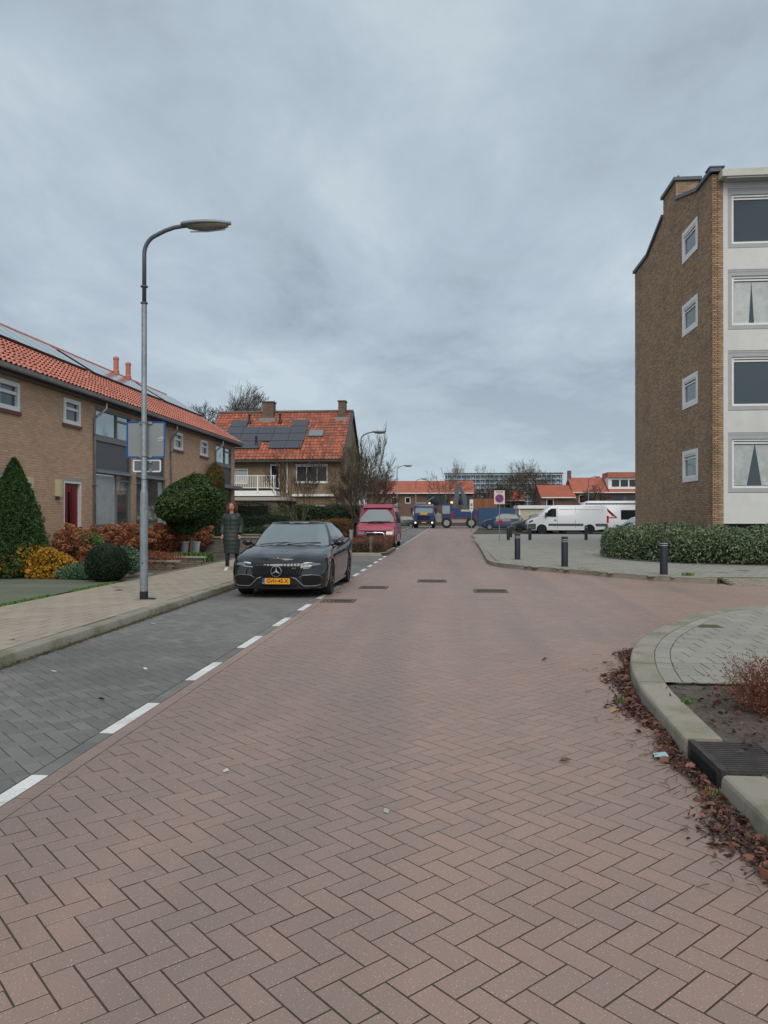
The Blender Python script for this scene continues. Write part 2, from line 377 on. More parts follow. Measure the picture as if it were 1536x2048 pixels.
def offset(C, d):
    t = np.gradient(C, axis=0); t /= np.linalg.norm(t, axis=1)[:, None]; return C+np.c_[t[:, 1], -t[:, 0]]*d
def leaves(name, m, P, size, parent=None, flat=0., asp=.55, fold=.25, kind=None, up=None, hexa=False):
    """P (n,3) leaf centres -> one mesh of small folded leaves"""
    n = len(P); a = RNG.normal(size=(n, 3)); a[:, 2] *= (1-flat); a /= np.linalg.norm(a, axis=1)[:, None]
    if up is not None: a = a*(1-up)+np.array([0, 0, 1])*up; a /= np.linalg.norm(a, axis=1)[:, None]
    b = RNG.normal(size=(n, 3)); b -= (a*b).sum(1)[:, None]*a; b /= np.linalg.norm(b, axis=1)[:, None]; c = np.cross(a, b)
    s = size*RNG.uniform(.6, 1.35, (n, 1))
    A = P-a*s*.5; E_ = P+a*s*.5
    if hexa:
        q = RNG.uniform(.1, 1, (n, 1)); B1, B2 = [P+a*s*k+b*s*asp*.5*w_+c*s*fold*.4*q for k, w_ in ((-.22, 1), (.2, .85))]; D1, D2 = [P+a*s*k-b*s*asp*.5*w_+c*s*fold*.4 for k, w_ in ((-.22, .9), (.2, 1))]
        v = np.stack([A, B1, B2, E_+c*s*.12, D2, D1], 1).reshape(-1, 3); f = np.arange(n*6).reshape(-1, 6)
    else:
        B = P+b*s*asp*.5+c*s*fold*.4; D = P-b*s*asp*.5+c*s*fold*.4
        v = np.stack([A, B, E_, D], 1).reshape(-1, 3); f = np.arange(n*4).reshape(-1, 4)
    o = link(name, meshnp(name, v, f, m), parent)
    if kind: o['kind'] = kind
    return o
def blob(n, c, r, shell=.55, lump=.18, seed=0):
    """points in the outer shell of a lumpy ellipsoid"""
    rg = np.random.default_rng(seed); d = rg.normal(size=(n, 3)); d /= np.linalg.norm(d, axis=1)[:, None]
    rad = shell+(1-shell)*rg.random((n, 1))**.5
    w = rg.normal(size=(9, 3))*2.6; ph = rg.random(9)*6.28; l = np.cos(d@w.T+ph).sum(1)[:, None]/3
    return np.array(c)+d*rad*(1+lump*l)*np.array(r)
RMIN = .004
def grow(mb, p, d, L, r, depth, spread=.5, n=3, up=.15, sides=4, kids=3, shrink=.72, seg=3, tw=None, gn=.12):
    p = Vector(p); d = Vector(d).normalized(); pts = [p.copy()]; rr = [r]
    for i in range(seg):
        d = (d+Vector((random.gauss(0, gn), random.gauss(0, gn), random.gauss(0, gn)*.6+up*.12))).normalized()
        p = p+d*(L/seg); pts.append(p.copy()); rr.append(max(RMIN, r*(1-.45*(i+1)/seg)))
    (tw if (tw is not None and depth <= 1) else mb).tube(pts, rr, sides if depth > 1 else 3, cap=False)
    if depth <= 0: return
    for k in range(kids):
        t = random.uniform(.35, 1.) if k else 1.
        i = min(seg-1, int(t*seg)); q = pts[i].lerp(pts[i+1], t*seg-i) if t < 1 else pts[-1]
        a = random.uniform(0, 6.283); o = d.orthogonal().normalized(); w = d.cross(o)
        nd = (d+(o*math.cos(a)+w*math.sin(a))*random.uniform(spread*.6, spread*1.3)+Vector((0, 0, up))).normalized()
        grow(mb, q, nd, L*shrink*random.uniform(.75, 1.15), rr[-1]*.78 if k == 0 else rr[-1]*.62, depth-1, spread, n, up, sides, kids, shrink, seg, tw, gn)
# ================================================================ GROUND AND PAVING
def sheet(name, poly, z, m, kind='structure', parent=None, th=0):
    o = MB().prism(poly, z-(th or .004), z).build(name, m, parent) if th else MB().add([(x, y, z) for x, y in poly], [tuple(range(len(poly)))]).build(name, m, parent)
    if kind: o['kind'] = kind
    return o
sheet('ground', [(-2500, -400), (2500, -400), (2500, 3500), (-2500, 3500)], -.035, M_ground)
KN = smooth_curve([(1.47, -1), (1.47, 1.5), (1.47, 3.7), (1.48, 4.87), (1.52, 5.84), (1.58, 6.7), (1.73, 7.63), (2.03, 8.72), (2.58, 9.95), (3.62, 11.55), (5.05, 12.75), (7, 13.45), (9.5, 13.7), (14, 13.75)], 10)
KF = smooth_curve([(1.62, 41.3), (1.52, 33), (1.43, 27), (1.42, 24.7), (1.62, 23.35), (2.2, 22.3), (2.9, 21.4), (3.86, 20.15), (4.75, 19.0), (5.72, 18.2), (6.1, 18.0)], 10)
road = sheet('road', [(-2.49, -30), (14, -30), (60, -30), (60, 60), (14, 95), (-2.49, 95)], -.0024, M_roadj)
parking = sheet('parking_strip', [(-4.6, -30), (-2.49, -30), (-2.49, 95), (-4.6, 95)], -.0025, M_parkj)
w = .109; s2 = math.sqrt(2)
def herring(xmin, xmax, ymin, ymax, U0, W0):
    cs = [((x+y)/s2, (x-y)/s2) for x in (xmin, xmax) for y in (ymin, ymax)]
    i0 = int((min(c[0] for c in cs)-U0)/w)-2; i1 = int((max(c[0] for c in cs)-U0)/w)+2
    j0 = int((min(c[1] for c in cs)-W0)/w)-2; j1 = int((max(c[1] for c in cs)-W0)/w)+2
    I, J = np.meshgrid(np.arange(i0, i1), np.arange(j0, j1), indexing='ij'); D = (I-J) % 4; o = []
    for k, (di, dj) in ((0, (2, 1)), (3, (1, 2))):
        i = I[D == k].astype(float); j = J[D == k].astype(float)
        if di == 2: q = [(i, j+dj), (i, j), (i+di, j), (i+di, j+dj)]; q = [q[1], q[2], q[3], q[0]]
        else: q = [(i, j), (i+di, j), (i+di, j+dj), (i, j+dj)]; q = [q[1], q[2], q[3], q[0]]
        U = np.stack([a for a, b in q], 1)*w+U0; V = np.stack([b for a, b in q], 1)*w+W0
        o.append(np.stack([(U+V)/s2, (U-V)/s2], 2)[:, ::-1])
    R = np.concatenate(o); c = R.mean(1)
    return R[(c[:, 0] > xmin-.2) & (c[:, 0] < xmax+.2) & (c[:, 1] > ymin) & (c[:, 1] < ymax)]
def seen(R, pad=1.): c = R.mean(1); return R[(np.abs(c[:, 0]+.086*c[:, 1]) < .60*c[:, 1]+pad)]
FD = offset(KF, -.0)
RP = [(-3, -2)]+[tuple(p) for p in KN+np.array([.1, 0]) if p[1] < 13.75]+[(20, 13.75), (20, 17.45), (6.25, 17.45), (6.15, 18.1)]+[tuple(p) for p in offset(KF, .1)[::-1]]+[(1.65, 60), (3.5, 95), (-3, 95)]
R = seen(herring(-2.3, 14, 1.7, 94, 1.328, -2.285)); c = R.mean(1); R = R[pip(c[:, 0], c[:, 1], RP)]
XE = -2.268
inb = (R[:, :, 0].min(1) >= XE); cut = R[(~inb) & (R[:, :, 0].max(1) > XE+.02)]; R = R[inb]
# ironwork set into the road
COV = [(-.42, 18.0), (.82, 15.75), (-1.62, 16.3), (-2.0, 13.7)]
c = R.mean(1); keep = np.ones(len(R), bool)
for x, y in COV: keep &= ~((np.abs(c[:, 0]-x) < .42) & (np.abs(c[:, 1]-y) < .40))
R = R[keep]
c = R.mean(1); dd = np.hypot(c[:, 0], c[:, 1]); nearR = R[dd < 22]; farR = R[dd >= 22]
place_blocks(nearR, 0, road, 'paving_brick', M_road, 300)
v, f = rect_blocks(farR, 0, rim=False); link('paving_brick_far', meshnp('paving_brick_far', v, f, M_road), road)['kind'] = 'stuff'
mb = MB()
for q in cut:
    p = clip([tuple(a) for a in q], 1, 0, XE+.003)
    if len(p) > 2:
        cx = sum(a for a, b in p)/len(p); cy = sum(b for a, b in p)/len(p)
        mb.prism([(cx+(a-cx)*.95, cy+(b-cy)*.95) for a, b in p], -.02, random.gauss(-.0005, .0007))
mb.build('cut_paving_brick', M_road, road, kind='stuff')
L = .2205
ys = np.arange(3.52-16*L, 94, L)
mk = lambda x0, x1, y: np.array([(x0, y), (x1, y), (x1, y+L), (x0, y+L)])
place_blocks(np.array([mk(-2.38, -2.268, y+.07) for y in ys if y > 1]), 0, road, 'edge_brick', M_road, 90)
wh = [mk(-2.49, -2.38, y) for k, y in enumerate(ys) if k % 8 < 4 and y > 2.6]; gr = [mk(-2.49, -2.38, y) for k, y in enumerate(ys) if k % 8 >= 4 and y > 2.6]
place_blocks(np.array([q for q in wh if not 29.2 < q[0][1] < 33.3]), .0005, road, 'white_brick', M_white, 100)
place_blocks(np.array(gr), 0, road, 'dark_brick', M_park, 90)
R = seen(herring(-4.57, -2.49, 3, 94, .04, .02), 2); c = R.mean(1)
R = R[(c[:, 0] < -2.40) & (c[:, 0] > -4.62) & ~((c[:, 1] > 28.9) & (c[:, 1] < 34))]
pcut = R[R[:, :, 0].max(1) > -2.493]; R = R[R[:, :, 0].max(1) <= -2.493]
mb = MB()
for q in pcut:
    p = clip([tuple(a) for a in q], -1, 0, 2.494)
    if len(p) > 2:
        cx = sum(a for a, b in p)/len(p); cy = sum(b for a, b in p)/len(p); mb.prism([(cx+(a-cx)*.95, cy+(b-cy)*.95) for a, b in p], -.02, random.gauss(-.0005, .0007))
mb.build('cut_parking_brick', M_park, parking, kind='stuff')
n_, f_ = R[R.mean(1)[:, 1] < 20], R[R.mean(1)[:, 1] >= 20]
place_blocks(n_, 0, parking, 'parking_brick', M_park, 300); v, f = rect_blocks(f_, 0, rim=False); link('parking_brick_far', meshnp('parking_brick_far', v, f, M_park), parking)['kind'] = 'stuff'
# covers
for k, (x, y) in enumerate(COV):
    t = empty('manhole_cover', (x, y, 0), label=['dark iron cover sunk in the road, farthest of the four covers', 'dark iron cover in the middle of the road, rightmost of the four', 'dark iron cover in the road beside the rear of the black car', 'dark iron cover beside the dashed line in front of the black car'][k], cat='manhole cover', group='sunken covers in the road')
    a, b = (.34, .30) if k < 2 else (.30, .24)
    fr = MB(); fr.box(-a, a, -b, -b+.05, -.03, .016).box(-a, a, b-.05, b, -.03, .016).box(-a, -a+.05, -b+.05, b-.05, -.03, .016).box(a-.05, a, -b+.05, b-.05, -.03, .016).build('frame', mat('cover_frame', (.13, .10, .085), rough=.9, grain=(40, .2)), t)
    lid = box('lid', M_iron, t, -a+.055, a-.055, -b+.055, b-.055, -.04, -.0005)
    ri = MB()
    for i in range(7):
        for j in range(5): ri.box(-a+.08+i*(2*a-.16)/7, -a+.08+(i+.6)*(2*a-.16)/7, -b+.08+j*(2*b-.16)/5, -b+.08+(j+.55)*(2*b-.16)/5, -.0015, .004)
    ri.build('lid_ribs', M_iron, t, kind='stuff')
    Rr = []
    for sx in (-1, 1):
        yy = -.40
        while yy < .39: Rr.append([(x+sx*(a+.05)-.05, y+yy), (x+sx*(a+.05)+.05, y+yy), (x+sx*(a+.05)+.05, y+yy+.2), (x+sx*(a+.05)-.05, y+yy+.2)]); yy += .2
    for sy in (-1, 1):
        xx = -a
        while xx < a-.05: Rr.append([(x+xx, y+sy*(b+.05)-.05), (x+xx+.2, y+sy*(b+.05)-.05), (x+xx+.2, y+sy*(b+.05)+.05), (x+xx, y+sy*(b+.05)+.05)]); xx += .2
    v, f = rect_blocks(np.array(Rr), 0); v[:, 0] -= x; v[:, 1] -= y; link('surround_brick', meshnp('surround_brick', v, f, M_road), t)
for x, y in COV: box('cover_bedding', M_road, road, x-.56, x+.56, y-.52, y+.52, -.02, -.0016)
# ---- kerbs
def kerb(name, C, width, z, step, label_near=None, flip=1, zin=None, drop_end=False):
    """C: outer edge polyline; stones lie on its flip side"""
    C = resample(C, .05); I = offset(C, flip*width); bedv = MB()
    bed = MB(); k = len(C)
    bed.add([(C[i][0]*.7+I[i][0]*.3, C[i][1]*.7+I[i][1]*.3, -.03) for i in range(k)]+[(I[i][0], I[i][1], -.03) for i in range(k)]+[(C[i][0]*.7+I[i][0]*.3, C[i][1]*.7+I[i][1]*.3, z-.02) for i in range(k)]+[(I[i][0], I[i][1], z-.02) for i in range(k)],
            [(i, i+1, 2*k+i+1, 2*k+i) for i in range(k-1)]+[(2*k+i, 2*k+i+1, 3*k+i+1, 3*k+i) for i in range(k-1)])
    root = bed.build(name, M_slabgj); root['kind'] = 'structure'
    n = int(round(step/.05))
    for a in range(0, k-1, n):
        b = min(k-1, a+n)
        if b-a < 3: continue
        idx = list(range(a, b+1, 1)) if abs(np.cross(C[a+1]-C[a], C[b]-C[b-1])) > 1e-5 else [a, b]
        rings = []; tot = len(idx)
        tj = random.gauss(0, .002)
        for q, i in enumerate(idx):
            c0, i0 = C[i].copy(), I[i].copy()
            g = .003 if q == 0 else (-.003 if q == tot-1 else 0)
            tdir = (C[min(i+1, k-1)]-C[max(i-1, 0)]); tdir /= np.linalg.norm(tdir); c0 += tdir*g; i0 += tdir*g
            u = (i0-c0)/width; zz = z+tj
            def P(o, h): p = c0+u*o; return (p[0], p[1], h)
            rings.append([P(.0, -.03), P(.0, .0), P(.010, zz-.026), P(.018, zz-.008), P(.034, zz), P(width-.003, zz), P(width-.003, -.03)])
        o = MB().loft(rings).build('kerb_stone', M_kerb, root); fixn(o); autosm(o, 18)
    return root
KL = np.array([(-4.52, 94), (-4.52, 2.5)])[::-1]
kerb('left_kerb', KL, .20, .12, 1.0, flip=-1)
kerb('near_right_kerb', KN[[p[1] < 4.42 for p in KN]], .24, .125, 1.)
kn2 = KN[[p[1] > 5.08 for p in KN]]; kerb('curved_right_kerb', np.vstack([[np.interp(5.06, KN[:, 1], KN[:, 0]), 5.06], kn2]), .24, .125, .85)
kerb('far_right_kerb', KF, .22, .12, 1.0)
# ---- left pavement
def slabs(xmin, xmax, ymin, ymax, a=.30, stagger=.15, along='x', b=None):
    """stretcher bond: continuous joints along x, tiles shifted every other row"""
    b = b or a; o = []
    for r, y in enumerate(np.arange(ymin, ymax, b)):
        for x in np.arange(xmin-(stagger if r % 2 else 0), xmax, a): o.append([(x, y), (x+a, y), (x+a, y+b), (x, y+b)])
    return np.array(o)
def clipslabs(Rs, inside): c = Rs.mean(1); return Rs[inside(c[:, 0], c[:, 1])]
pv = sheet('left_pavement', [(-7.02, -20), (-4.7, -20), (-4.7, 94), (-7.02, 94)], .1185, M_slabj)
rows = []
for r, y in enumerate(np.arange(4.5, 60, .30)):
    xs = np.arange(-6.98, -4.74, .30) if r % 2 == 0 else np.r_[-6.98, np.arange(-6.83, -4.74, .30)]
    xs = np.r_[xs[xs < -4.8], -4.735]
    for x0, x1 in zip(xs[:-1], xs[1:]): rows.append([(x0, y), (x1, y), (x1, y+.3), (x0, y+.3)])
R = seen(np.array(rows), 1.5); place_blocks(R, .12, pv, 'paving_slab', M_slab, 300, gap=.0055)
# ---- near right corner
KI = offset(KN, .24); KB = offset(KN, .24+.155)
corner = sheet('right_corner_pavement', [tuple(p) for p in KI if p[1] > 6.6]+[(60, 13.4), (60, 6.72), (1.8, 6.72)], .1218, M_slabgj)
band = resample(KI[[p[1] > 6.75 for p in KI]], .30); bo = offset(band, .15)
Rb = np.array([[band[i], bo[i], bo[i+1], band[i+1]] for i in range(len(band)-1)]); 
Rb = np.array([[q[0], q[1], q[2], q[3]] for q in Rb])
v, f = [], []
def blockpoly(name, polys, z, m, parent, g=.006, th=.03, near=300, kind=None):
    for q in polys[:near]:
        cx = sum(p[0] for p in q)/len(q); cy = sum(p[1] for p in q)/len(q); mb = MB(); n = len(q); zj = z+random.gauss(0, .0008)
        def sh(d): 
            r = []
            for p in q:
                L_ = math.hypot(p[0]-cx, p[1]-cy); r.append((p[0]-(p[0]-cx)*d*1.3/L_, p[1]-(p[1]-cy)*d*1.3/L_))
            return r
        A, B = sh(g+.003), sh(g)
        mb.add([(x, y, zj) for x, y in A]+[(x, y, zj-.003) for x, y in B]+[(x, y, z-th) for x, y in B], [tuple(range(n))]+[(n+i, n+(i+1) % n, (i+1) % n, i) for i in range(n)]+[(2*n+i, 2*n+(i+1) % n, n+(i+1) % n, n+i) for i in range(n)])
        mb.build(name, m, parent)
blockpoly('border_slab', [[tuple(p) for p in q] for q in Rb], .124, M_slabg, corner)
inner = [tuple(p) for p in offset(KN, .24+.15)]
polyin = [p for p in inner if p[1] > 6.2]+[(30, 13.2), (30, 6.2)]
Rs = slabs(1.5, 9, 6.75, 13.6)
c = Rs.mean(1); Rs = Rs[pip(c[:, 0], c[:, 1], polyin)]; cn = np.array([pip(Rs[:, i, 0], Rs[:, i, 1], polyin) for i in range(4)]).all(0)
full = seen(Rs[cn]); place_blocks(full, .124, corner, 'paving_slab', M_slabg, 300, gap=.006)
# border-cut slabs: trim to the arc
Rs = slabs(1.5, 9, 6.75, 13.6); cor = np.array([pip(Rs[:, i, 0], Rs[:, i, 1], polyin) for i in range(4)]); part = Rs[(cor.any(0)) & ~cor.all(0)]
cutp = []
ia = np.array(inner)
for q in part:
    c = q.mean(0); k = int(np.argmin(np.hypot(ia[:, 0]-c[0], ia[:, 1]-c[1]))); k = min(max(k, 1), len(ia)-2)
    t = ia[k+1]-ia[k-1]; t /= np.linalg.norm(t); nrm = np.array([t[1], -t[0]]); p = clip([tuple(a) for a in q], nrm[0], nrm[1], nrm@ia[k]+.003)
    if len(p) > 2: cutp.append(p)
blockpoly('cut_slab', cutp, .1235, M_slabg, corner, near=80)
# planting bed with its drain
bed = sheet('planting_bed', [(1.68, -6), (9, -6), (9, 6.74), (1.78, 6.74), (1.68, 5.5)], .10, M_soil)
# soft mound of earth in the bed
gx, gy = np.meshgrid(np.linspace(1.72, 6, 50), np.linspace(2.0, 6.72, 50), indexing='ij')
gz = .105+.028*np.clip((gx-1.72)*2, 0, 1)*np.clip((6.72-gy)*3, 0, 1)*(1+.5*np.sin(gx*5+gy*3)+.35*np.sin(gx*13-gy*9))+RNG.normal(0, .003, gx.shape)
V = np.stack([gx, gy, gz], 2).reshape(-1, 3); I = np.arange(50*50).reshape(50, 50)
link('bed_soil', meshnp('bed_soil', V, np.stack([I[:-1, :-1], I[1:, :-1], I[1:, 1:], I[:-1, 1:]], 2).reshape(-1, 4), M_soil, True), bed)
dr = empty('kerb_drain', (1.52, 4.75, 0), label='dark ribbed iron drain cover set in the kerb beside the planting bed', cat='drain')
box('drain_box', M_iron, dr, -.012, .40, -.31, .29, -.02, .112)
g = MB()
for k in range(15): g.box(.03, .38, -.29+k*.038, -.29+k*.038+.022, .112, .121)
g.box(-.012, .028, -.31, .29, .112, .124).box(.382, .40, -.31, .29, .112, .122); g.build('grate', M_iron, dr)
box('inlet', mat('hole', (.004, .004, .004), rough=1), dr, -.016, -.012, -.22, .22, .01, .085)
# ---- far right pavement
PF = [tuple(p) for p in offset(KF, .2)[::-1]]
fp = PF+[(1.7, 60), (40, 60), (40, 18.28), (6.1, 18.28)]
fpv = sheet('far_right_pavement', [tuple(p) for p in KF[::-1]]+[(1.65, 58), (60, 58), (60, 18.28), (6.16, 18.28)], .1165, M_slabgj)
Rs = slabs(1.5, 14, 18.3, 57.5); c = Rs.mean(1); Rs = seen(Rs[pip(c[:, 0], c[:, 1], fp)]); place_blocks(Rs, .118, fpv, 'paving_slab', M_slabg, 300, gap=.007)
# entrance ramp of pale cobbles beside the kerb end
M_cob = mat('ramp_cobble', (.30, .255, .21), (.22, .19, .155), rough=.9, rnd=True, grain=(40, .15))
ramp = MB().prism([(17.45, -.03), (18.28, -.03), (18.28, .113), (17.45, -.003)], 6.13, 20, 'x').build('entrance_ramp', M_slabj); ramp['kind'] = 'structure'
Rr = []
for r, y in enumerate(np.arange(17.47, 18.2, .105)):
    for x in np.arange(6.2+(r % 2)*.1, 13, .21): Rr.append([(x, y), (x+.205, y), (x+.205, y+.1), (x, y+.1)])
v, f = rect_blocks(np.array(Rr), 0, gap=.004, depth=.01); v[:, 2] += (v[:, 1]-17.45)/.83*.116+.003; link('ramp_cobbles', meshnp('ramp_cobbles', v, f, M_cob), ramp)['kind'] = 'stuff'
# parking lot beyond and gardens
sheet('parking_lot', [(1.66, 58), (60, 58), (60, 110), (1.66, 110)], -.004, mat('lot_brick', (.21, .205, .20), (.17, .165, .16), rough=.9, grain=(8, .12)))
MB().box(3.3, 18, 57.9, 58.1, 0, .125).build('parking_lot_kerb', M_kerb)['kind'] = 'structure'
gar = sheet('front_gardens', [(-10.5, -10), (-7.02, -10), (-7.02, 60), (-10.5, 60)], .105, M_soil)
sheet('back_gardens', [(-60, -10), (-10.5, -10), (-10.5, 60), (-60, 60)], .08, M_soil)
# driveway of mossy boards beside the pavement
dv = sheet('driveway', [(-10.4, 3), (-7.06, 3), (-7.06, 15.95), (-10.4, 16.95)], .1232, mat('drive_joint', (.04, .042, .03), rough=1))
Rr = []
for r, y in enumerate(np.arange(8, 16.9, .60)):
    for x in np.arange(-10.4, -7.1, 1.1): 
        q = clip([(x, y), (min(x+1.1, -7.08), y), (min(x+1.1, -7.08), y+.6), (x, y+.6)], -.2874, -.9578, .2874*7.08-.9578*15.93)
        if len(q) > 2: Rr.append(q)
blockpoly('driveway_slab', Rr, .125, M_green_pave, dv, g=.002)
box('garden_edging', M_kerb, None, -7.07, -7.02, 16.2, 60, .1, .135)['kind'] = 'structure'
# ================================================================ BUILDINGS
def wall_bricks(parent, m, mp, u0, u1, v0, v1, holes, near=0, key=None, top=None, bl=.21, bh=.0535, pl=.22, ph=.0635, proud=.006, name='brick', face=1):
    """running bond on a wall: mp(u, v, h) -> world point; holes = list of (ua, ub, va, vb); near bricks become parts"""
    rec = []
    for r, v in enumerate(np.arange(v0, v1-ph*.5, ph)):
        if top is None: iv = [(u0, u1)]
        else: iv = top(v+bh, u0, u1)
        for (a, b, c, d_) in holes:
            if v+bh > c and v < d_:
                n_ = []
                for (p, q) in iv:
                    if b <= p or a >= q: n_.append((p, q)); continue
                    if a > p: n_.append((p, a))
                    if b < q: n_.append((b, q))
                iv = n_
        off = (r % 2)*pl/2
        for (p, q) in iv:
            k0 = math.floor((p-off)/pl)
            x = k0*pl+off
            while x < q:
                a, b = max(x, p), min(x+bl, q)
                if b-a > .03: rec.append((a, b, v, v+bh))
                x += pl
    rec = np.array(rec); n = len(rec)
    if near:
        full = np.where(np.abs(rec[:, 1]-rec[:, 0]-bl) < 1e-4)[0]; o = full[np.argsort([key((rec[i, 0]+rec[i, 1])/2, rec[i, 2]) for i in full])][:near]
        sel = np.zeros(n, bool); sel[o] = True
        P0 = Vector(mp(0, 0, 0)); eu = Vector(mp(1, 0, 0))-P0; ev = Vector(mp(0, 1, 0))-P0; en = Vector(mp(0, 0, 1))-P0
        M3 = Matrix((eu, ev, en)).transposed(); rot = M3.to_euler() if M3.determinant() > 0 else Matrix((-eu, ev, en)).transposed().to_euler()
        l, h = bl/2, bh/2; b_ = .004
        me = MB().add([(-l+b_, -h+b_, proud), (l-b_, -h+b_, proud), (l-b_, h-b_, proud), (-l+b_, h-b_, proud), (-l, -h, -.01), (l, -h, -.01), (l, h, -.01), (-l, h, -.01)],
                      [(0, 1, 2, 3), (4, 5, 1, 0), (5, 6, 2, 1), (6, 7, 3, 2), (7, 4, 0, 3)]).mesh(name, m)
        for i in o:
            a, b, c, d_ = rec[i]; link(name, me, parent, mp((a+b)/2, (c+d_)/2, random.uniform(-.001, .001)), rot)
        rec = rec[~sel]; n = len(rec)
    h = RNG.normal(proud, .0012, n); b_ = .004; V = np.zeros((n, 8, 3))
    A, B, C_, D_ = rec.T
    cor = [(A+b_, C_+b_, h), (B-b_, C_+b_, h), (B-b_, D_-b_, h), (A+b_, D_-b_, h), (A, C_, h*0-.01), (B, C_, h*0-.01), (B, D_, h*0-.01), (A, D_, h*0-.01)]
    P0 = np.array(mp(0, 0, 0)); eu = np.array(mp(1, 0, 0))-P0; ev = np.array(mp(0, 1, 0))-P0; en = np.array(mp(0, 0, 1))-P0
    for k, (a, b, c) in enumerate(cor): V[:, k] = P0+a[:, None]*eu+b[:, None]*ev+c[:, None]*en
    F = np.array([(0, 1, 2, 3), (4, 5, 1, 0), (5, 6, 2, 1), (6, 7, 3, 2), (7, 4, 0, 3)])[None]+(np.arange(n)*8)[:, None, None]
    link('brickwork', meshnp('brickwork', V.reshape(-1, 3), F.reshape(-1, 4), m), parent)['kind'] = 'stuff'
def wall_with_holes(mb, mp, u0, u1, v0, v1, holes, th=.1):
    us = sorted({u0, u1, *[a for h in holes for a in h[:2] if u0 < a < u1]}); vs = sorted({v0, v1, *[a for h in holes for a in h[2:] if v0 < a < v1]})
    for a, b in zip(us[:-1], us[1:]):
        for c, d_ in zip(vs[:-1], vs[1:]):
            mu, mv = (a+b)/2, (c+d_)/2
            if any(h[0] < mu < h[1] and h[2] < mv < h[3] for h in holes): continue
            P = [mp(u, v, h) for h in (-th, 0) for u, v in ((a, c), (b, c), (b, d_), (a, d_))]
            mb.add(P, [(0, 3, 2, 1), (4, 5, 6, 7), (0, 1, 5, 4), (1, 2, 6, 5), (2, 3, 7, 6), (3, 0, 4, 7)])
def mbox(mb, mp, u0, u1, v0, v1, h0, h1):
    P = [mp(u, v, h) for h in (h0, h1) for u, v in ((u0, v0), (u1, v0), (u1, v1), (u0, v1))]
    return mb.add(P, [(0, 3, 2, 1), (4, 5, 6, 7), (0, 1, 5, 4), (1, 2, 6, 5), (2, 3, 7, 6), (3, 0, 4, 7)])
def mpart(name, m, parent, mp, *a): 
    mb = MB()
    for q in (a if isinstance(a[0], tuple) else [a]): mbox(mb, mp, *q)
    return fixn(mb.build(name, m, parent))
def window(parent, mp, u0, u1, v0, v1, fm, fr=.07, h=-.05, bars=(), hbars=(), sill=None, gm=None, curtain=None, sur=None, proud=.04, name='window', label=None):
    """window > frame, pane, curtain, sill"""
    if sur: w_ = mpart(name, sur[0], parent, mp, *[(u0-sur[1], u0, v0-sur[1], v1+sur[1], -.03, sur[2]), (u1, u1+sur[1], v0-sur[1], v1+sur[1], -.03, sur[2]), (u0, u1, v0-sur[1], v0, -.03, sur[2]), (u0, u1, v1, v1+sur[1], -.03, sur[2])])
    else: w_ = mpart(name, fm, parent, mp, *[(u0, u0+fr, v0, v1, h-.04, h+proud), (u1-fr, u1, v0, v1, h-.04, h+proud), (u0+fr, u1-fr, v0, v0+fr, h-.04, h+proud), (u0+fr, u1-fr, v1-fr, v1, h-.04, h+proud)])
    if label: w_['label'] = label
    q = []
    if sur: q += [(u0, u0+fr, v0, v1, h-.04, h+proud), (u1-fr, u1, v0, v1, h-.04, h+proud), (u0+fr, u1-fr, v0, v0+fr, h-.04, h+proud), (u0+fr, u1-fr, v1-fr, v1, h-.04, h+proud)]
    for b in bars: q.append((b-fr*.4, b+fr*.4, v0+fr, v1-fr, h-.035, h+proud*.7))
    for (a, b, c) in hbars: q.append((a, b, c-fr*.35, c+fr*.35, h-.034, h+proud*.6))
    if q: mpart('frame', fm, w_, mp, *q)
    mpart('pane', gm or M_glass, w_, mp, u0+fr*.6, u1-fr*.6, v0+fr*.6, v1-fr*.6, h-.03, h-.015)
    if curtain:
        for (a, b, c, d_, *bt) in curtain:      # hanging folds just in front of the dark room, seen through the pane's plane
            n = max(6, int((b-a)/.05)); P = []
            for i in range(n+1):
                u = a+(b-a)*i/n; ul = bt[0]+(bt[1]-bt[0])*i/n if bt else u; P += [mp(ul, c, h-.0145+.0003*math.sin(i*1.9)), mp(u, d_, h-.0145+.0003*math.sin(i*1.9))]
            mb = MB().add(P, [(2*i, 2*i+2, 2*i+3, 2*i+1) for i in range(n)]); mb.build('curtain', M_curtg, w_)
    if sill: mpart('sill', sill, w_, mp, u0-.05, u1+.05, v0-.09, v0-.002, -.05, .06)
    return w_
M_curtg = mat('curtain_behind_glass', (.50, .53, .52), (.40, .43, .43), rough=.4, grain=(5, .12), spec=.6)
TZ = 4.86; SX = -10.5
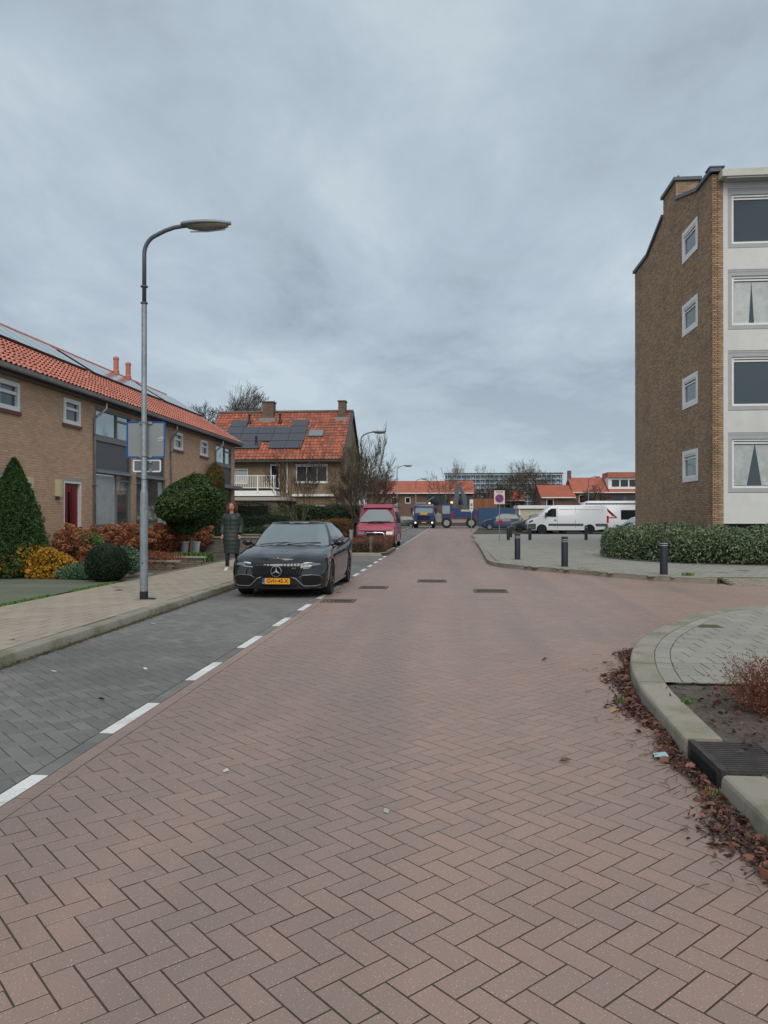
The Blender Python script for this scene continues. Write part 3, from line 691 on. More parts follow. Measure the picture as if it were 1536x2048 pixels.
def pantiles(parent, m, x0, z0, x1, z1, ya, yb, tw=.205, tl=.33, near=0, sgn=1):
    """rows of S-shaped tiles on the slope from eave (x0,z0) to ridge (x1,z1), running along y"""
    Ls = math.hypot(x1-x0, z1-z0); ex = np.array([(x1-x0)/Ls, 0, (z1-z0)/Ls]); ey = np.array([0, 1., 0]); en = np.array([-(z1-z0)/Ls, 0, (x1-x0)/Ls]); en *= np.sign(en[2])
    nr = int(Ls/tl); tl = Ls/nr; nc = max(1, int(round((yb-ya)/tw))); tw = (yb-ya)/nc
    prof = [(0, .000), (.10, .018), (.24, .042), (.44, .042), (.58, .018), (.72, .004), (.90, .002), (1.03, .012)]
    k = len(prof); V = []
    for (s, dz) in ((0., .048), (1.10, .004)):
        for (p, h) in prof: V.append((s*tl, p*tw, h+dz))
    for (p, h) in prof: V.append((.004, p*tw, h+.002))
    V = np.array(V); F = [(i, i+1, k+i+1, k+i) for i in range(k-1)]+[(2*k+i, 2*k+i+1, i+1, i) for i in range(k-1) if i not in (1, 2, 3)]
    F = np.array(F) if sgn > 0 else np.array(F)[:, ::-1]
    O = np.array([x0, 0, z0]); cells = [(r, c) for r in range(nr) for c in range(nc)]
    cells.sort(key=lambda q: (q[1]*tw+ya)+q[0]*.1 if near else 0)
    Wm = Matrix((ex, ey, en)).transposed()
    me = None
    for (r, c) in cells[:near]:
        if me is None: me = meshnp('roof_tile', V, F, m)
        o = link('roof_tile', me, parent, O+ex*r*tl+ey*(ya+c*tw)+en*random.gauss(0, .001), Wm.to_euler())
    rest = cells[near:]
    if rest:
        B = np.array([O+ex*r*tl+ey*(ya+c*tw) for r, c in rest]); B += en*RNG.normal(0, .0015, (len(B), 1)); VV = (V@np.array([ex, ey, en]))[None]+B[:, None]
        FF = F[None]+(np.arange(len(rest))*len(V))[:, None, None]
        link('roof_tiles', meshnp('roof_tiles', VV.reshape(-1, 3), FF.reshape(-1, 4), m), parent)['kind'] = 'stuff'
GX, GZ, RX, RZ = -10.15, 5.03, -14.1, 7.46
def house(s0, dirn, width, label, near=0, tile_near=0, door=True, sets=None, clip_y=None):
    """one house of the terrace; s runs from the door-side party wall"""
    mp = (lambda u, v, h: (SX+h, s0+dirn*u, v))
    y0, y1 = sorted((s0, s0+dirn*width)); t = empty('terraced_house', (SX, (y0+y1)/2, .1), label=label, cat='house', group='brick houses in the left terrace')
    pr = bpy.data.objects; P = {}
    class Off: pass
    T0 = Matrix.Translation((-SX, -(y0+y1)/2, -.1))
    mpl = (lambda u, v, h: (h, s0+dirn*u-(y0+y1)/2, v-.1))
    sw, dr_, by = sets
    holes = [sw]+([dr_] if dr_ else [])+[by]
    mb = MB(); wall_with_holes(mb, mpl, 0, width, .1, TZ, holes, .12); fixn(mb.build('wall', M_tm, t))
    wall_bricks(t, M_tb, mpl, 0, width, .12, TZ, [(a-.002, b+.002, c-.002, d_+.002) for a, b, c, d_ in holes], near=near, key=lambda u, v: s0+dirn*u+.05*v)
    window(t, mpl, *sw, M_wframe, fr=.11, h=-.02, proud=.06, hbars=[(sw[0]+.1, sw[1]-.1, sw[3]-.27)], sill=M_sill)
    if dr_:
        a, b, c, d_ = dr_
        mpart('lintel', M_lintel, t, mpl, a-.10, b+.12, d_, d_+.10, -.05, .010)
        w_ = mpart('door_frame', M_wframe, t, mpl, *[(a, a+.06, c, d_, -.14, .0), (b-.06, b, c, d_, -.14, .0), (a+.06, b-.06, d_-.07, d_, -.14, .0)])
        dd = mpart('door', M_red, t, mpl, a+.06, b-.06, c, d_-.07, -.12, -.08)
        mpart('door_panel', M_red, dd, mpl, *[(a+.12, a+.30, c+.15, d_-.2, -.08, -.066), (a+.58, b-.13, c+.15, d_-.2, -.08, -.066)])
        mpart('door_window', M_glassd, dd, mpl, a+.38, a+.50, c+.5, d_-.3, -.08, -.072)
        mpart('letter_box', M_chrome, dd, mpl, a+.36, a+.54, c+1.02, c+1.08, -.08, -.064)
        mpart('door_step', M_kerb, t, mpl, a-.1, b+.1, .1, c, -.1, .35)
        l = mpart('wall_lamp', M_lampc, t, mpl, a-.50, a-.36, 2.05, 2.50, .008, .15); mpart('lamp_base', M_dgrey, t, mpl, a-.47, a-.39, 1.96, 2.048, .008, .09)
    a, b, c, d_ = by           # tall bay frame: low window, spandrel panel, high window
    mid = a+(b-a)*.60
    z = [c, 2.80, 2.98, 3.78, 3.92, d_]
    window(t, mpl, a, b, c, z[1]+.08, M_grey, fr=.085, h=-.05, bars=[mid], hbars=[(mid, b-.08, z[1]-.16)], curtain=[(a+.09, mid-.05, c+.10, z[1]-.05)] if near else [(a+.09, a+.5, c+.1, z[1]-.05)], name='lower_window', gm=M_glasst)
    mpart('spandrel_panel', M_panelg, t, mpl, a+.05, b-.05, z[1]+.13, z[3], -.09, -.06)
    mpart('transom', M_grey, t, mpl, *[(a, b, z[1]+.081, z[1]+.14, -.1, .015), (a, b, z[3], z[3]+.10, -.1, .010), (a, a+.05, z[1]+.14, z[3], -.1, 0.), (b-.05, b, z[1]+.14, z[3], -.1, 0.)])
    window(t, mpl, a, b, z[3]+.101, d_, M_grey, fr=.085, h=-.05, bars=[mid], hbars=[(mid, b-.08, d_-.25)], name='upper_window', gm=M_glasst)
    mpart('window_ledge', M_zinc, t, mpl, a-.02, b+.02, z[1]+.02, z[1]+.07, .016, .10)
    mpart('room_back', M_black, t, mpl, .05, width-.05, .2, TZ-.05, -.5, -.45)
    # eaves, gutter, roof
    fs = mpart('fascia', M_fascia, t, mpl, 0, width, TZ, 5.02, -.1, .28)
    g = MB(); n = 9; pr_ = [(.075*math.cos(math.pi+math.pi*i/n), .075*math.sin(math.pi+math.pi*i/n)) for i in range(n+1)]; pr_ += [(x*.88, z_) for x, z_ in pr_[::-1]]
    g.prism([(p[0]+.355, p[1]+4.985) for p in pr_], mpl(0, 0, 0)[1] if dirn > 0 else mpl(width, 0, 0)[1], mpl(width, 0, 0)[1] if dirn > 0 else mpl(0, 0, 0)[1], 'y')
    go = MB()
    ya, yb = y0-(y0+y1)/2, y1-(y0+y1)/2
    for p in ([(.275, 4.99), (.30, 4.93), (.37, 4.92), (.42, 4.945), (.445, 5.03), (.435, 5.03), (.41, 4.955), (.37, 4.93), (.30, 4.94), (.285, 5.0)],):
        go.prism([(x, z_-.1) for x, z_ in p], ya, yb, 'y')
    fixn(go.build('gutter', M_zinc, t))
    lx = lambda x: x-SX; lz = lambda z_: z_-.1
    rf = MB().prism([(lx(GX)+.02, lz(GZ)-.005), (lx(RX), lz(RZ)-.01), (lx(2*RX-GX), lz(GZ)-.01), (lx(2*RX-GX), lz(GZ)-.2), (lx(GX)-.04, lz(GZ)-.16)], ya, yb, 'y').build('roof', M_tiledark, t); fixn(rf)
    pantiles(rf, M_tile, lx(GX)+.06, lz(GZ)-.02, lx(RX), lz(RZ)-.0, ya, yb, near=0 if not tile_near else tile_near)
    pantiles(rf, M_tile, lx(2*RX-GX)-.06, lz(GZ)-.02, lx(RX), lz(RZ)-.0, ya, yb, sgn=-1)
    y = ya
    rm = MB().loft([[(lx(RX)+.13*math.cos(a_), yy, lz(RZ)+.02+.10*math.sin(a_)*(1.12 if yy > 0 else 1)) for a_ in np.linspace(-.2, math.pi+.2, 7)] for yy in (-.0, .36)], closed=False).mesh('ridge_tile', M_tile)
    while y < yb-.1: link('ridge_tile', rm, rf, (0, y, 0)); y += .34
    mpart('back_wall', M_tm, t, mpl, *[(0, width, .1, 5., -7.2, -7.08)])
    return t, mpl
SET = ((1.08, 2.03, 4.06, 4.76), (1.14, 2.14, .22, 2.50), (2.98, 5.58, 1.16, 4.78))
h0, mp0 = house(19.02, -1, 5.8, 'terraced brick house nearest the camera, half hidden by the pointed cypress', near=250, tile_near=300, sets=((1.08, 2.03, 4.06, 4.76), (1.14, 2.14, .22, 2.50), SET[2]))
h1, mp1 = house(19.02, 1, 5.8, 'terraced brick house with the dark red front door', near=300, tile_near=300, sets=SET)
h2, mp2 = house(30.55, -1, 5.73, 'terraced brick house behind the blue-rimmed sign and the round clipped tree', sets=((1.10, 2.05, 4.06, 4.74), (1.3, 2.3, .22, 2.5), (2.95, 5.55, 1.16, 4.78)))
h3, mp3 = house(30.55, 1, 6.30, 'last house of the terrace with the climbing shrub beside its window bay', sets=((1.05, 2.05, 4.06, 4.74), (1.3, 2.3, .22, 2.5), (3.25, 5.75, .6, 4.78)))
# gable end and verge of the last house, at y = 36.85 .. 37.2
box('gable_wall', M_tm, h3, -7.2, 0, 3.15-.10, 3.15, 0, 4.9)
g = MB().prism([(.30, 4.75), (.40, 4.98), (lx_ if False else RX-SX, RZ-.1+.10), (RX-SX, RZ-.1-.14)], 3.15, 3.45, 'y').build('verge', M_zinc, h3); fixn(g)
g = MB().prism([(-.05, 4.8), (.25, 4.85), (RX-SX, RZ-.15), (2*(RX-SX), 4.8)], 2.95, 3.148, 'y').build('gable_top', M_fascia, h3); fixn(g)
# porch canopy on the last house
mpart('canopy', M_zinc, h3, mp3, 3.1, 6.1, 2.78, 2.92, .017, .45)
# drainpipes
for h_, mp, u in ((h1, mp1, 2.86), (h2, mp2, 2.42), (h3, mp3, 3.10)):
    p = [mp(u+.16*(1 if u < 3.2 else 1), 4.88, .33), mp(u+.16, 4.70, .33), mp(u+.10, 4.62, .28), mp(u, 4.42, .07), mp(u, 4.30, .055), mp(u, .12, .055)]
    MB().tube(p, .036, 8).build('drainpipe', M_zinc, h_, smooth=True)
    for z_ in (3.9, 2.4, 1.2): mpart('pipe_clip', M_steeld, h_, mp, u-.05, u+.05, z_, z_+.03, .006, .10)
# solar panels and vents stand on the slope
sl = math.atan2(RZ-GZ, GX-RX)
def on_roof(y, s): return (GX-s*math.cos(sl), y, GZ+s*math.sin(sl))
def solar(parent_y, ya, yb, s0, s1, nx, ny, label):
    t = empty('solar_array', on_roof((ya+yb)/2, (s0+s1)/2), label=label, cat='solar panels', group='solar arrays on the terrace roof')
    t.rotation_euler = (0, sl, 0); Lx, Ly = (s1-s0)/nx, (yb-ya)/ny
    me = MB().box(-Lx/2+.01, Lx/2-.01, -Ly/2+.01, Ly/2-.01, .12, .155).mesh('solar_panel', M_solarb); gl = MB().box(-Lx/2+.03, Lx/2-.03, -Ly/2+.03, Ly/2-.03, .1555, .159).mesh('panel_glass', M_solar)
    for i in range(nx):
        for j in range(ny):
            c = (-(s1-s0)/2+Lx*(i+.5), -(yb-ya)/2+Ly*(j+.5), 0); o = link('solar_panel', me, t, c); link('panel_glass', gl, o)
    mb = MB()
    for j in range(ny+1): mb.box(-(s1-s0)/2+.1, (s1-s0)/2-.1, -(yb-ya)/2+j*Ly*.98, -(yb-ya)/2+j*Ly*.98+.04, .03, .12)
    mb.build('mounting_rail', M_solarb, t)
    o = MB().box(-(s1-s0)/2, -(s1-s0)/2+.01, -(yb-ya)/2, (yb-ya)/2, .05, .12).box((s1-s0)/2-.01, (s1-s0)/2, -(yb-ya)/2, (yb-ya)/2, .05, .12).build('side_skirt', M_solarb, t)
solar(h0, 13.6, 24.9, 2.45, 4.05, 1, 11, 'long row of solar panels nearest the camera on the terrace roof')
solar(h1, 25.5, 31.6, 2.45, 4.05, 1, 6, 'middle row of solar panels in front of the two red roof vents')
solar(h3, 32.2, 36.9, 2.45, 4.05, 1, 5, 'farthest row of solar panels at the end of the terrace roof')
for k, y in enumerate((30.7, 31.9)):
    t = empty('roof_vent', (-13.75, y, 7.15), label=['red pipe vent on the terrace ridge, the left of the two', 'red pipe vent on the terrace ridge, the right of the two'][k], cat='roof vent', group='red vents on the terrace ridge')
    MB().lathe([(.13, 0), (.13, .35), (.105, .40), (.105, .80), (.12, .82), (.12, .90), (.05, .95)], 14).build('flue', M_tile, t, smooth=False); MB().box(-.2, .2, -.2, .2, -.15, .02).build('flashing', M_tile, t)
# ---------------------------------------------------------------- apartment block on the right
FY, AX_, WX = 27.5, 9.06, 9.43
ab = empty('apartment_block', (AX_, FY, 0), label='four-storey apartment block with a brown brick gable and white front', cat='apartment building')
mf = lambda u, v, h: (u-AX_, -h, v)                       # front, u = world x
mg = lambda u, v, h: (-h, u-FY, v)                        # gable, u = world y
AE = 38.65
def ztop(y):
    P = [(FY-1, 13.42), (29.0, 13.42), (31.8, 14.22), (33.62, 14.22), (36.2, 13.42), (40, 13.42)]
    return float(np.interp(y, [p[0] for p in P], [p[1] for p in P]))
GWs = [(29.22, 30.72, z0+.02, z0+.90) for z0 in (2.95, 5.78, 8.62, 11.46)]
sur = .16
gh = [(a-sur, b+sur, c-sur, d_+sur) for a, b, c, d_ in GWs]
gm_ = MB()
us = sorted({FY, 29.0, 31.8, 33.62, 36.2, AE, *[q for h in gh for q in h[:2]]})
wall_with_holes(gm_, mg, FY, AE, 0, 13.42, gh, .25)
gm_.add([mg(u, v, h) for h in (-.25, 0) for u, v in ((29.0, 13.42), (36.2, 13.42), (33.62, 14.22), (31.8, 14.22))], [(0, 3, 2, 1), (4, 5, 6, 7), (0, 1, 5, 4), (1, 2, 6, 5), (2, 3, 7, 6), (3, 0, 4, 7)])
fixn(gm_.build('gable_wall', M_am, ab))
def topiv(v, u0, u1):
    if v <= 13.42: return [(u0, u1)]
    t = (v-13.42)/.8
    return [] if t >= 1 else [(29.0+2.8*t, 36.2-2.58*t)]
wall_bricks(ab, M_ab, mg, FY, AE, .1, 14.2, gh, near=0, top=topiv)
wall_with_holes(m_ := MB(), mf, AX_, WX, 0, 13.42, [], .24); fixn(m_.build('brick_return', M_am, ab))
wall_bricks(ab, M_ab, mf, AX_, WX, .1, 13.40, [], near=300, key=lambda u, v: abs(v-5))
for q in GWs: window(ab, mg, *q, M_wframe, fr=.07, h=-.03, sur=(M_wframe, sur, .03), hbars=[(q[0]+.06, q[1]-.06, q[3]-.16)], name='gable_window', gm=M_glass)
# vents low in the gable
for y in (33.1, 34.0): mpart('wall_vent', M_black, ab, mg, y, y+.5, 1.12, 1.25, -.01, .012)
# coping along the stepped gable top
cp = [(FY-.12, 13.42), (29.0, 13.42), (31.8, 14.22)]; cp2 = [(33.62, 14.22), (36.2, 13.42), (AE+.1, 13.42)]
def coping(P): 
    mb = MB()
    for (a, za), (b, zb) in zip(P[:-1], P[1:]):
        mb.add([(-.10, a-FY, za), (.30, a-FY, za), (.30, b-FY, zb), (-.10, b-FY, zb), (-.10, a-FY, za+.13), (.30, a-FY, za+.13), (.30, b-FY, zb+.13), (-.10, b-FY, zb+.13)], [(0, 3, 2, 1), (4, 5, 6, 7), (0, 1, 5, 4), (1, 2, 6, 5), (2, 3, 7, 6), (3, 0, 4, 7)])
    fixn(mb.build('coping', M_cop, ab))
coping(cp); coping(cp2)
ch = box('chimney', M_am, ab, 0.004, .90, 31.8-FY, 33.62-FY, 13.6, 15.0)
wall_bricks(ch, M_ab, lambda u, v, h: (u, 31.8-FY-h, v), 0.004, .90, 13.7, 15.0, [])
wall_bricks(ch, M_ab, lambda u, v, h: (.004-h, u-FY, v), 31.8, 33.62, 14.22, 15.0, [])
box('chimney_cap', M_cop, ch, -.10, 1.0, 31.7-FY, 33.72-FY, 15.0, 15.13)
MB().tube([(.3, 5., 15.13), (.3, 5., 15.5)], .05).build('flue_pipe', M_steeld, ch)
# white front
XE2 = 24.0
fr_h = []; zs_ = [2.48, 5.32, 8.12, 10.94]
for c0 in (9.72, 14.9, 19.6):
    for z0 in zs_: fr_h.append((c0, c0+3.4, z0, z0+1.70))
def flr(z): return z
wall_with_holes(m_ := MB(), mf, WX, XE2, 1.25, 13.12, [(a-.14, b+.14, c-.16, d_+.22) for a, b, c, d_ in fr_h], .2); fixn(m_.build('front_wall', M_plaster, ab))
for k, (a, b, c, d_) in enumerate(fr_h):
    st = k % 4; cu = []
    if k < 4:
        if st == 0: cu = [(a+.10, a+.78, c+.10, d_-.2, a+.10, a+.52), (a+.80, b-.1, c+.10, d_-.2, a+1.02, b-.1)]
        if st == 2: cu = [(a+.10, a+.68, c+.08, d_-.2, a+.10, a+.60), (a+.69, b-.1, c+.08, d_-.2, a+.78, b-.1)]
    window(ab, mf, a, b, c, d_, M_wframe, fr=.075, h=-.10, bars=[a+1.75], hbars=[(a+.08, b-.08, d_-.14)], sur=(M_greyband, .14, -.02), curtain=cu, name='front_window', gm=M_glass)
    mpart('window_reveal', M_greyband, ab, mf, *[(a-.141, b+.141, d_+.14, d_+.221, -.16, -.012), (a, a+.001, c, d_, -.1, -.09)])
mpart('roof_fascia', M_fasciaw, ab, mf, 9.27, XE2, 13.12, 13.36, -.3, .42)
mpart('soffit', M_greyband, ab, mf, WX, XE2, 13.06, 13.118, -.2, .38)
mpart('roof', M_cop, ab, mf, AX_+.3, XE2, 13.36, 13.40, -11.1, .2)
mpart('corner_coping', M_cop, ab, mf, AX_-.13, 9.45, 13.557, 13.60, -.34, .14)
mpart('basement_panel', mat('basement_grey', (.12, .125, .13), rough=.8), ab, mf, WX, 10.5, .0, 1.25, -.5, -.35)
mpart('basement_dark', M_black, ab, mf, 10.5, XE2, .0, 1.25, -.9, -.8)
mpart('back_wall', M_am, ab, mf, AX_+.25, XE2, 0, 13.3, -11.1, -11.0)
# ---------------------------------------------------------------- house across the end of the gardens
BX0, BX1, BY = -16.6, -6.86, 50.0
M_bb = brickmat('yellow_brick_far', (.285, .20, .115), (.20, .14, .08), (.17, .14, .10))
M_bbd = brickmat('brown_brick_far', (.20, .13, .085), (.14, .095, .065), (.13, .11, .09))
bh_ = empty('corner_house', ((BX0+BX1)/2, BY, 0), label='yellow-brown brick house with old red roof, balcony and two chimneys', cat='house')
cx_ = (BX0+BX1)/2
mh = lambda u, v, h: (u-cx_, -h, v)
bw = [(-10.12, -8.02, 3.72, 4.80), (-14.9, -12.85+.6-1.35, 3.55, 4.55), (-11.85, -11.2, 3.25, 4.9), (-9.05, -8.0, 1.35, 2.22)]
bw[1] = (-14.6, -13.35, 3.62, 4.62)
wall_with_holes(m_ := MB(), mh, BX0, BX1-.402, 0, 5.15, bw, .3); fixn(m_.build('wall', M_bb, bh_))
gw = MB().add([(BX1-.1-cx_, 0, 0), (BX1-.1-cx_, 9, 0), (BX1-.1-cx_, 9, 5.1), (BX1-.1-cx_, 4.4, 8.8), (BX1-.1-cx_, 0, 5.1)]+[(BX1-.4-cx_, 0, 0), (BX1-.4-cx_, 9, 0), (BX1-.4-cx_, 9, 5.1), (BX1-.4-cx_, 4.4, 8.8), (BX1-.4-cx_, 0, 5.1)], [(0, 1, 2, 3, 4), (9, 8, 7, 6, 5)]+[(i, 5+i, 5+(i+1) % 5, (i+1) % 5) for i in range(5)]); gw.build('gable_wall', M_bb, bh_)
window(bh_, mh, *bw[0], M_wframe, fr=.06, h=-.08, bars=[-9.42, -8.72], sill=M_wframe); mpart('window_head', M_wframe, bh_, mh, -10.15, -7.98, 4.81, 4.89, -.1, .03)
window(bh_, mh, *bw[1], M_wframe, fr=.07, h=-.08, curtain=[(-14.5, -13.45, 3.7, 4.5)])
window(bh_, mh, *bw[2], M_wframe, fr=.09, h=-.08, gm=M_glassd, name='balcony_door')
window(bh_, mh, *bw[3], M_wframe, fr=.10, h=-.08, curtain=[(-8.95, -8.1, 1.5, 2.1)])
mpart('awning_box', M_wframe, bh_, mh, -10.4, -7.6, 2.78, 2.92, .0, .22); mpart('garden_door', M_dgrey, bh_, mh, -7.75, -7.2, .2, 2.3, -.1, .01)
box('back_wall', M_bb, bh_, BX0-cx_, BX1-.1-cx_, 8.9, 9.0, 0, 5.1)
rf = MB().prism([(-.45, 5.02), (-.45, 5.16), (4.4, 8.86), (9.3, 5.16), (9.3, 5.02), (4.4, 8.70)], BX0-cx_, BX1-cx_, 'x').build('roof', M_tiledark, bh_); fixn(rf)
# tiles on the front slope: reuse the tile builder turned a quarter
tr = link('roof_slope', None, rf, (0, 0, 0), (0, 0, math.radians(90)))
bpy.data.objects.remove(tr)
def tiles_x(parent, m, xa, xb, y0, z0, y1, z1, tw=.24, tl=.34):
    Ls = math.hypot(y1-y0, z1-z0); ex = np.array([0, (y1-y0)/Ls, (z1-z0)/Ls]); en = np.array([0, -(z1-z0)/Ls, (y1-y0)/Ls]); ey = np.array([1., 0, 0])
    nr = int(Ls/tl); tl = Ls/nr; nc = int((xb-xa)/tw); prof = [(0, 0), (.15, .03), (.35, .05), (.55, .03), (.75, 0), (1.03, .02)]; k = len(prof)
    V = np.array([(s*tl, p*tw, h+dz) for s, dz in ((0, .05), (1.1, .01)) for p, h in prof]+[(.004, p*tw, h) for p, h in prof]); F = np.array([(i+1, i, k+i, k+i+1) for i in range(k-1)]+[(2*k+i+1, 2*k+i, i, i+1) for i in range(k-1)])
    B = np.array([(xa+c*tw, y0+ex[1]*r*tl, z0+ex[2]*r*tl) for r in range(nr) for c in range(nc)]); B[:, 2] += RNG.normal(0, .006, len(B))
    VV = (V@np.array([ex, ey, en]))[None]+B[:, None]; FF = F[None]+(np.arange(len(B))*len(V))[:, None, None]
    link('roof_tiles', meshnp('roof_tiles', VV.reshape(-1, 3), FF.reshape(-1, 4), m), parent)['kind'] = 'stuff'
tiles_x(rf, M_tile2, BX0-cx_, BX1-.12-cx_, -.45, 5.16, 4.4, 8.86)
MB().tube([(BX0-cx_, 4.4, 8.93), (BX1-cx_, 4.4, 8.93)], .13, 8).build('ridge', mat('ridge_dark', (.16, .10, .08), rough=.9, grain=(8, .3)), rf)
MB().add([(BX1-.12-cx_, -.5, 5.14), (BX1-cx_+.05, -.5, 5.14), (BX1-cx_+.05, 4.4, 8.95), (BX1-.12-cx_, 4.4, 8.95), (BX1-.12-cx_, -.5, 4.98), (BX1-cx_+.05, -.5, 4.98), (BX1-cx_+.05, 4.4, 8.75), (BX1-.12-cx_, 4.4, 8.75)], [(0, 1, 2, 3), (4, 7, 6, 5), (0, 4, 5, 1), (1, 5, 6, 2), (2, 6, 7, 3), (3, 7, 4, 0)]).add([(BX1-.12-cx_, 4.4, 8.95), (BX1-cx_+.05, 4.4, 8.95), (BX1-cx_+.05, 9.3, 5.16), (BX1-.12-cx_, 9.3, 5.16), (BX1-.12-cx_, 4.4, 8.75), (BX1-cx_+.05, 4.4, 8.75), (BX1-cx_+.05, 9.3, 4.98), (BX1-.12-cx_, 9.3, 4.98)], [(0, 1, 2, 3), (4, 7, 6, 5), (0, 4, 5, 1), (1, 5, 6, 2), (2, 6, 7, 3), (3, 7, 4, 0)]).build('verge', M_dgrey, rf)
for x0, x1 in ((-13.3, -12.5), (-7.85, -7.35)):
    c = box('chimney', M_bbd, rf, x0-cx_, x1-cx_, 3.7, 4.5, 8.2, 9.55); box('chimney_cap', mat('mossy_cap', (.10, .10, .05), rough=1), c, x0-.05-cx_, x1+.05-cx_, 3.65, 4.55, 9.55, 9.63); box('flashing', M_signb, c, x0-.18-cx_, x1+.18-cx_, 3.45, 3.72, 8.15, 8.42)
bs = math.atan2(3.7, 4.85)
def roofpt(x, z, off): 
    y = -.45+(z-5.16)/3.7*4.85; return (x-cx_, y-off*math.sin(bs), z+off*math.cos(bs))
def roofbox(name, m, parent, x0, x1, z0, z1, o0, o1):
    P = [roofpt(x, z, o) for o in (o0, o1) for x, z in ((x0, z0), (x1, z0), (x1, z1), (x0, z1))]
    return fixn(MB().add(P, [(0, 3, 2, 1), (4, 5, 6, 7), (0, 1, 5, 4), (1, 2, 6, 5), (2, 3, 7, 6), (3, 0, 4, 7)]).build(name, m, parent))
sa = empty('solar_array', (cx_, BY, 0), label='dark solar panels on the old red roof of the corner house', cat='solar panels')
for zr, (za, zb) in enumerate(((5.90, 6.43), (6.46, 7.02), (7.05, 7.58))):
    xs = {0: [-14.9, -13.8]+[-12.1+1.12*i for i in range(2)], 1: [-15.4+1.12*i for i in range(5)], 2: [-15.4+1.12*i for i in range(5)]}[zr]
    for x in xs: roofbox('solar_panel', M_solarm if 'M_solarm' in globals() else mat('matt_solar', (.06, .065, .08), rough=.3, spec=.7), sa, x, x+1.10, za, zb, .12, .16)
for x in (-15.3, -10.95): roofbox('solar_panel', MATS['matt_solar'], sa, x, x+1.1, 7.61, 8.12, .12, .16)
for x in (-15.3, -11.): pass
sk = roofbox('skylight', M_dgrey, rf, -9.70, -8.55, 6.78, 7.32, .03, .13); roofbox('skylight_pane', mat('sky_pane', (.35, .37, .38), rough=.08, metal=.6), sk, -9.62, -8.63, 6.83, 7.27, .131, .15)
for x, z in ((-14.1, 7.95), (-11.9, 7.95), (-13.0, 6.15)): 
    p = roofpt(x, z, 0); MB().lathe([(.16, 0), (.13, .15), (.07, .3), (.07, .6), (.1, .62), (.1, .7)], 8, c=p).build('roof_vent', M_black, rf)
p = MB().box(BX0-cx_, BX1-cx_, -.55, -.45, 5.03, 5.14).build('gutter', M_dgrey, bh_)
MB().tube([(-11.0+.3-cx_, -.06, 5.0), (-11.0+.3-cx_, -.06, 3.)], .04, 6).build('drainpipe', M_wframe, bh_)
# balcony over the flat-roofed garage
gx1 = -10.4-cx_; gx0 = BX0-cx_
box('garage_wall', M_bbd, bh_, gx0, gx1-.25, -3.2, -.002, 0, 2.45); box('garage_roof_edge', mat('garage_fascia', (.40, .37, .32), rough=.8), bh_, gx0, gx1+.35, -3.35, -.003, 2.45, 2.66)
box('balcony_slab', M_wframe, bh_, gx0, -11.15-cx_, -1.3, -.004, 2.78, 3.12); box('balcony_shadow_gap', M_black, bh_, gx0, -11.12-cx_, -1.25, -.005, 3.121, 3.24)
rail = MB().box(gx0, -11.15-cx_, -1.33, -1.27, 4.06, 4.11).box(gx0, -11.15-cx_, -1.33, -1.27, 3.29, 3.33).build('balcony_rail', M_wframe, bh_)
bm_ = MB().box(-.014, .014, -1.315, -1.285, 3.33, 4.06).mesh('baluster', M_wframe); x = gx0+.1
while x < -11.2-cx_: link('baluster', bm_, bh_, (x, 0, 0)); x += .115
for x in (-14.2, -12.35, -11.3): box('baluster_post', M_wframe, bh_, x-.04-cx_, x+.04-cx_, -1.36, -1.24, 3.0, 4.12)
# ---------------------------------------------------------------- far buildings
M_fb = brickmat('far_red_brick', (.185, .095, .065), (.13, .07, .05), (.14, .10, .085))
M_ftile = mat('far_tile', (.44, .145, .09), (.36, .115, .075), rough=.8, grain=(6, .1)); M_ftile2 = mat('far_tile_worn', (.34, .12, .08), (.42, .12, .07), rough=.85, grain=(4, .15))
def far_house(label, x0, x1, y, depth, eave, ridge, wins, m=M_ftile, wm=M_fb, gable_side=None, group='far red-roofed houses', doors=(), name='row_house'):
    cx = (x0+x1)/2; t = empty(name, (cx, y, 0), label=label, cat='house', group=group); mp = lambda u, v, h: (u, -h, v)
    hs = [(a, b, c, d_) for a, b, c, d_, *_ in wins]+[d_ for d_ in doors]
    wall_with_holes(q := MB(), mp, x0-cx, x1-cx, 0, eave, hs, .3); fixn(q.build('wall', wm, t))
    MB().box(x0-cx, x1-cx, depth-.3, depth, 0, eave).prism([(.302, 0), (depth-.302, 0), (depth-.302, eave+.1), (depth/2, ridge-.1), (.302, eave+.1)], x0-cx, x0-cx+.28, 'x').prism([(.302, 0), (depth-.302, 0), (depth-.302, eave+.1), (depth/2, ridge-.1), (.302, eave+.1)], x1-cx-.28, x1-cx, 'x').build('side_wall', wm, t)
    r = MB().prism([(-.4, eave-.12), (depth/2, ridge-.15), (depth+.4, eave-.12), (depth+.4, eave+.03), (depth/2, ridge), (-.4, eave+.03)], x0-cx-.1, x1-cx+.1, 'x').build('roof', m, t); fixn(r)
    # tile courses
    nrow = 13; e = MB(); 
    for k in range(1, nrow): 
        a = k/nrow; yy, zz = -.4+(depth/2+.4)*a, eave+.03+(ridge-eave-.03)*a; e.box(x0-cx-.09, x1-cx+.09, yy-.02, yy+.03, zz-.02, zz+.045)
    e.build('tile_course', m, r)
    MB().box(x0-cx, x1-cx, -.5, -.38, eave-.12, eave+.0).build('gutter', M_wframe, t)
    for a, b, c, d_, *k in wins: window(t, mp, a, b, c, d_, M_wframe if not k else k[0], fr=.09, h=-.06, gm=M_glassd)
    for a, b, c, d_ in doors: mpart('door', M_dgrey, t, mp, a, b, c, d_, -.2, -.1)
    return t
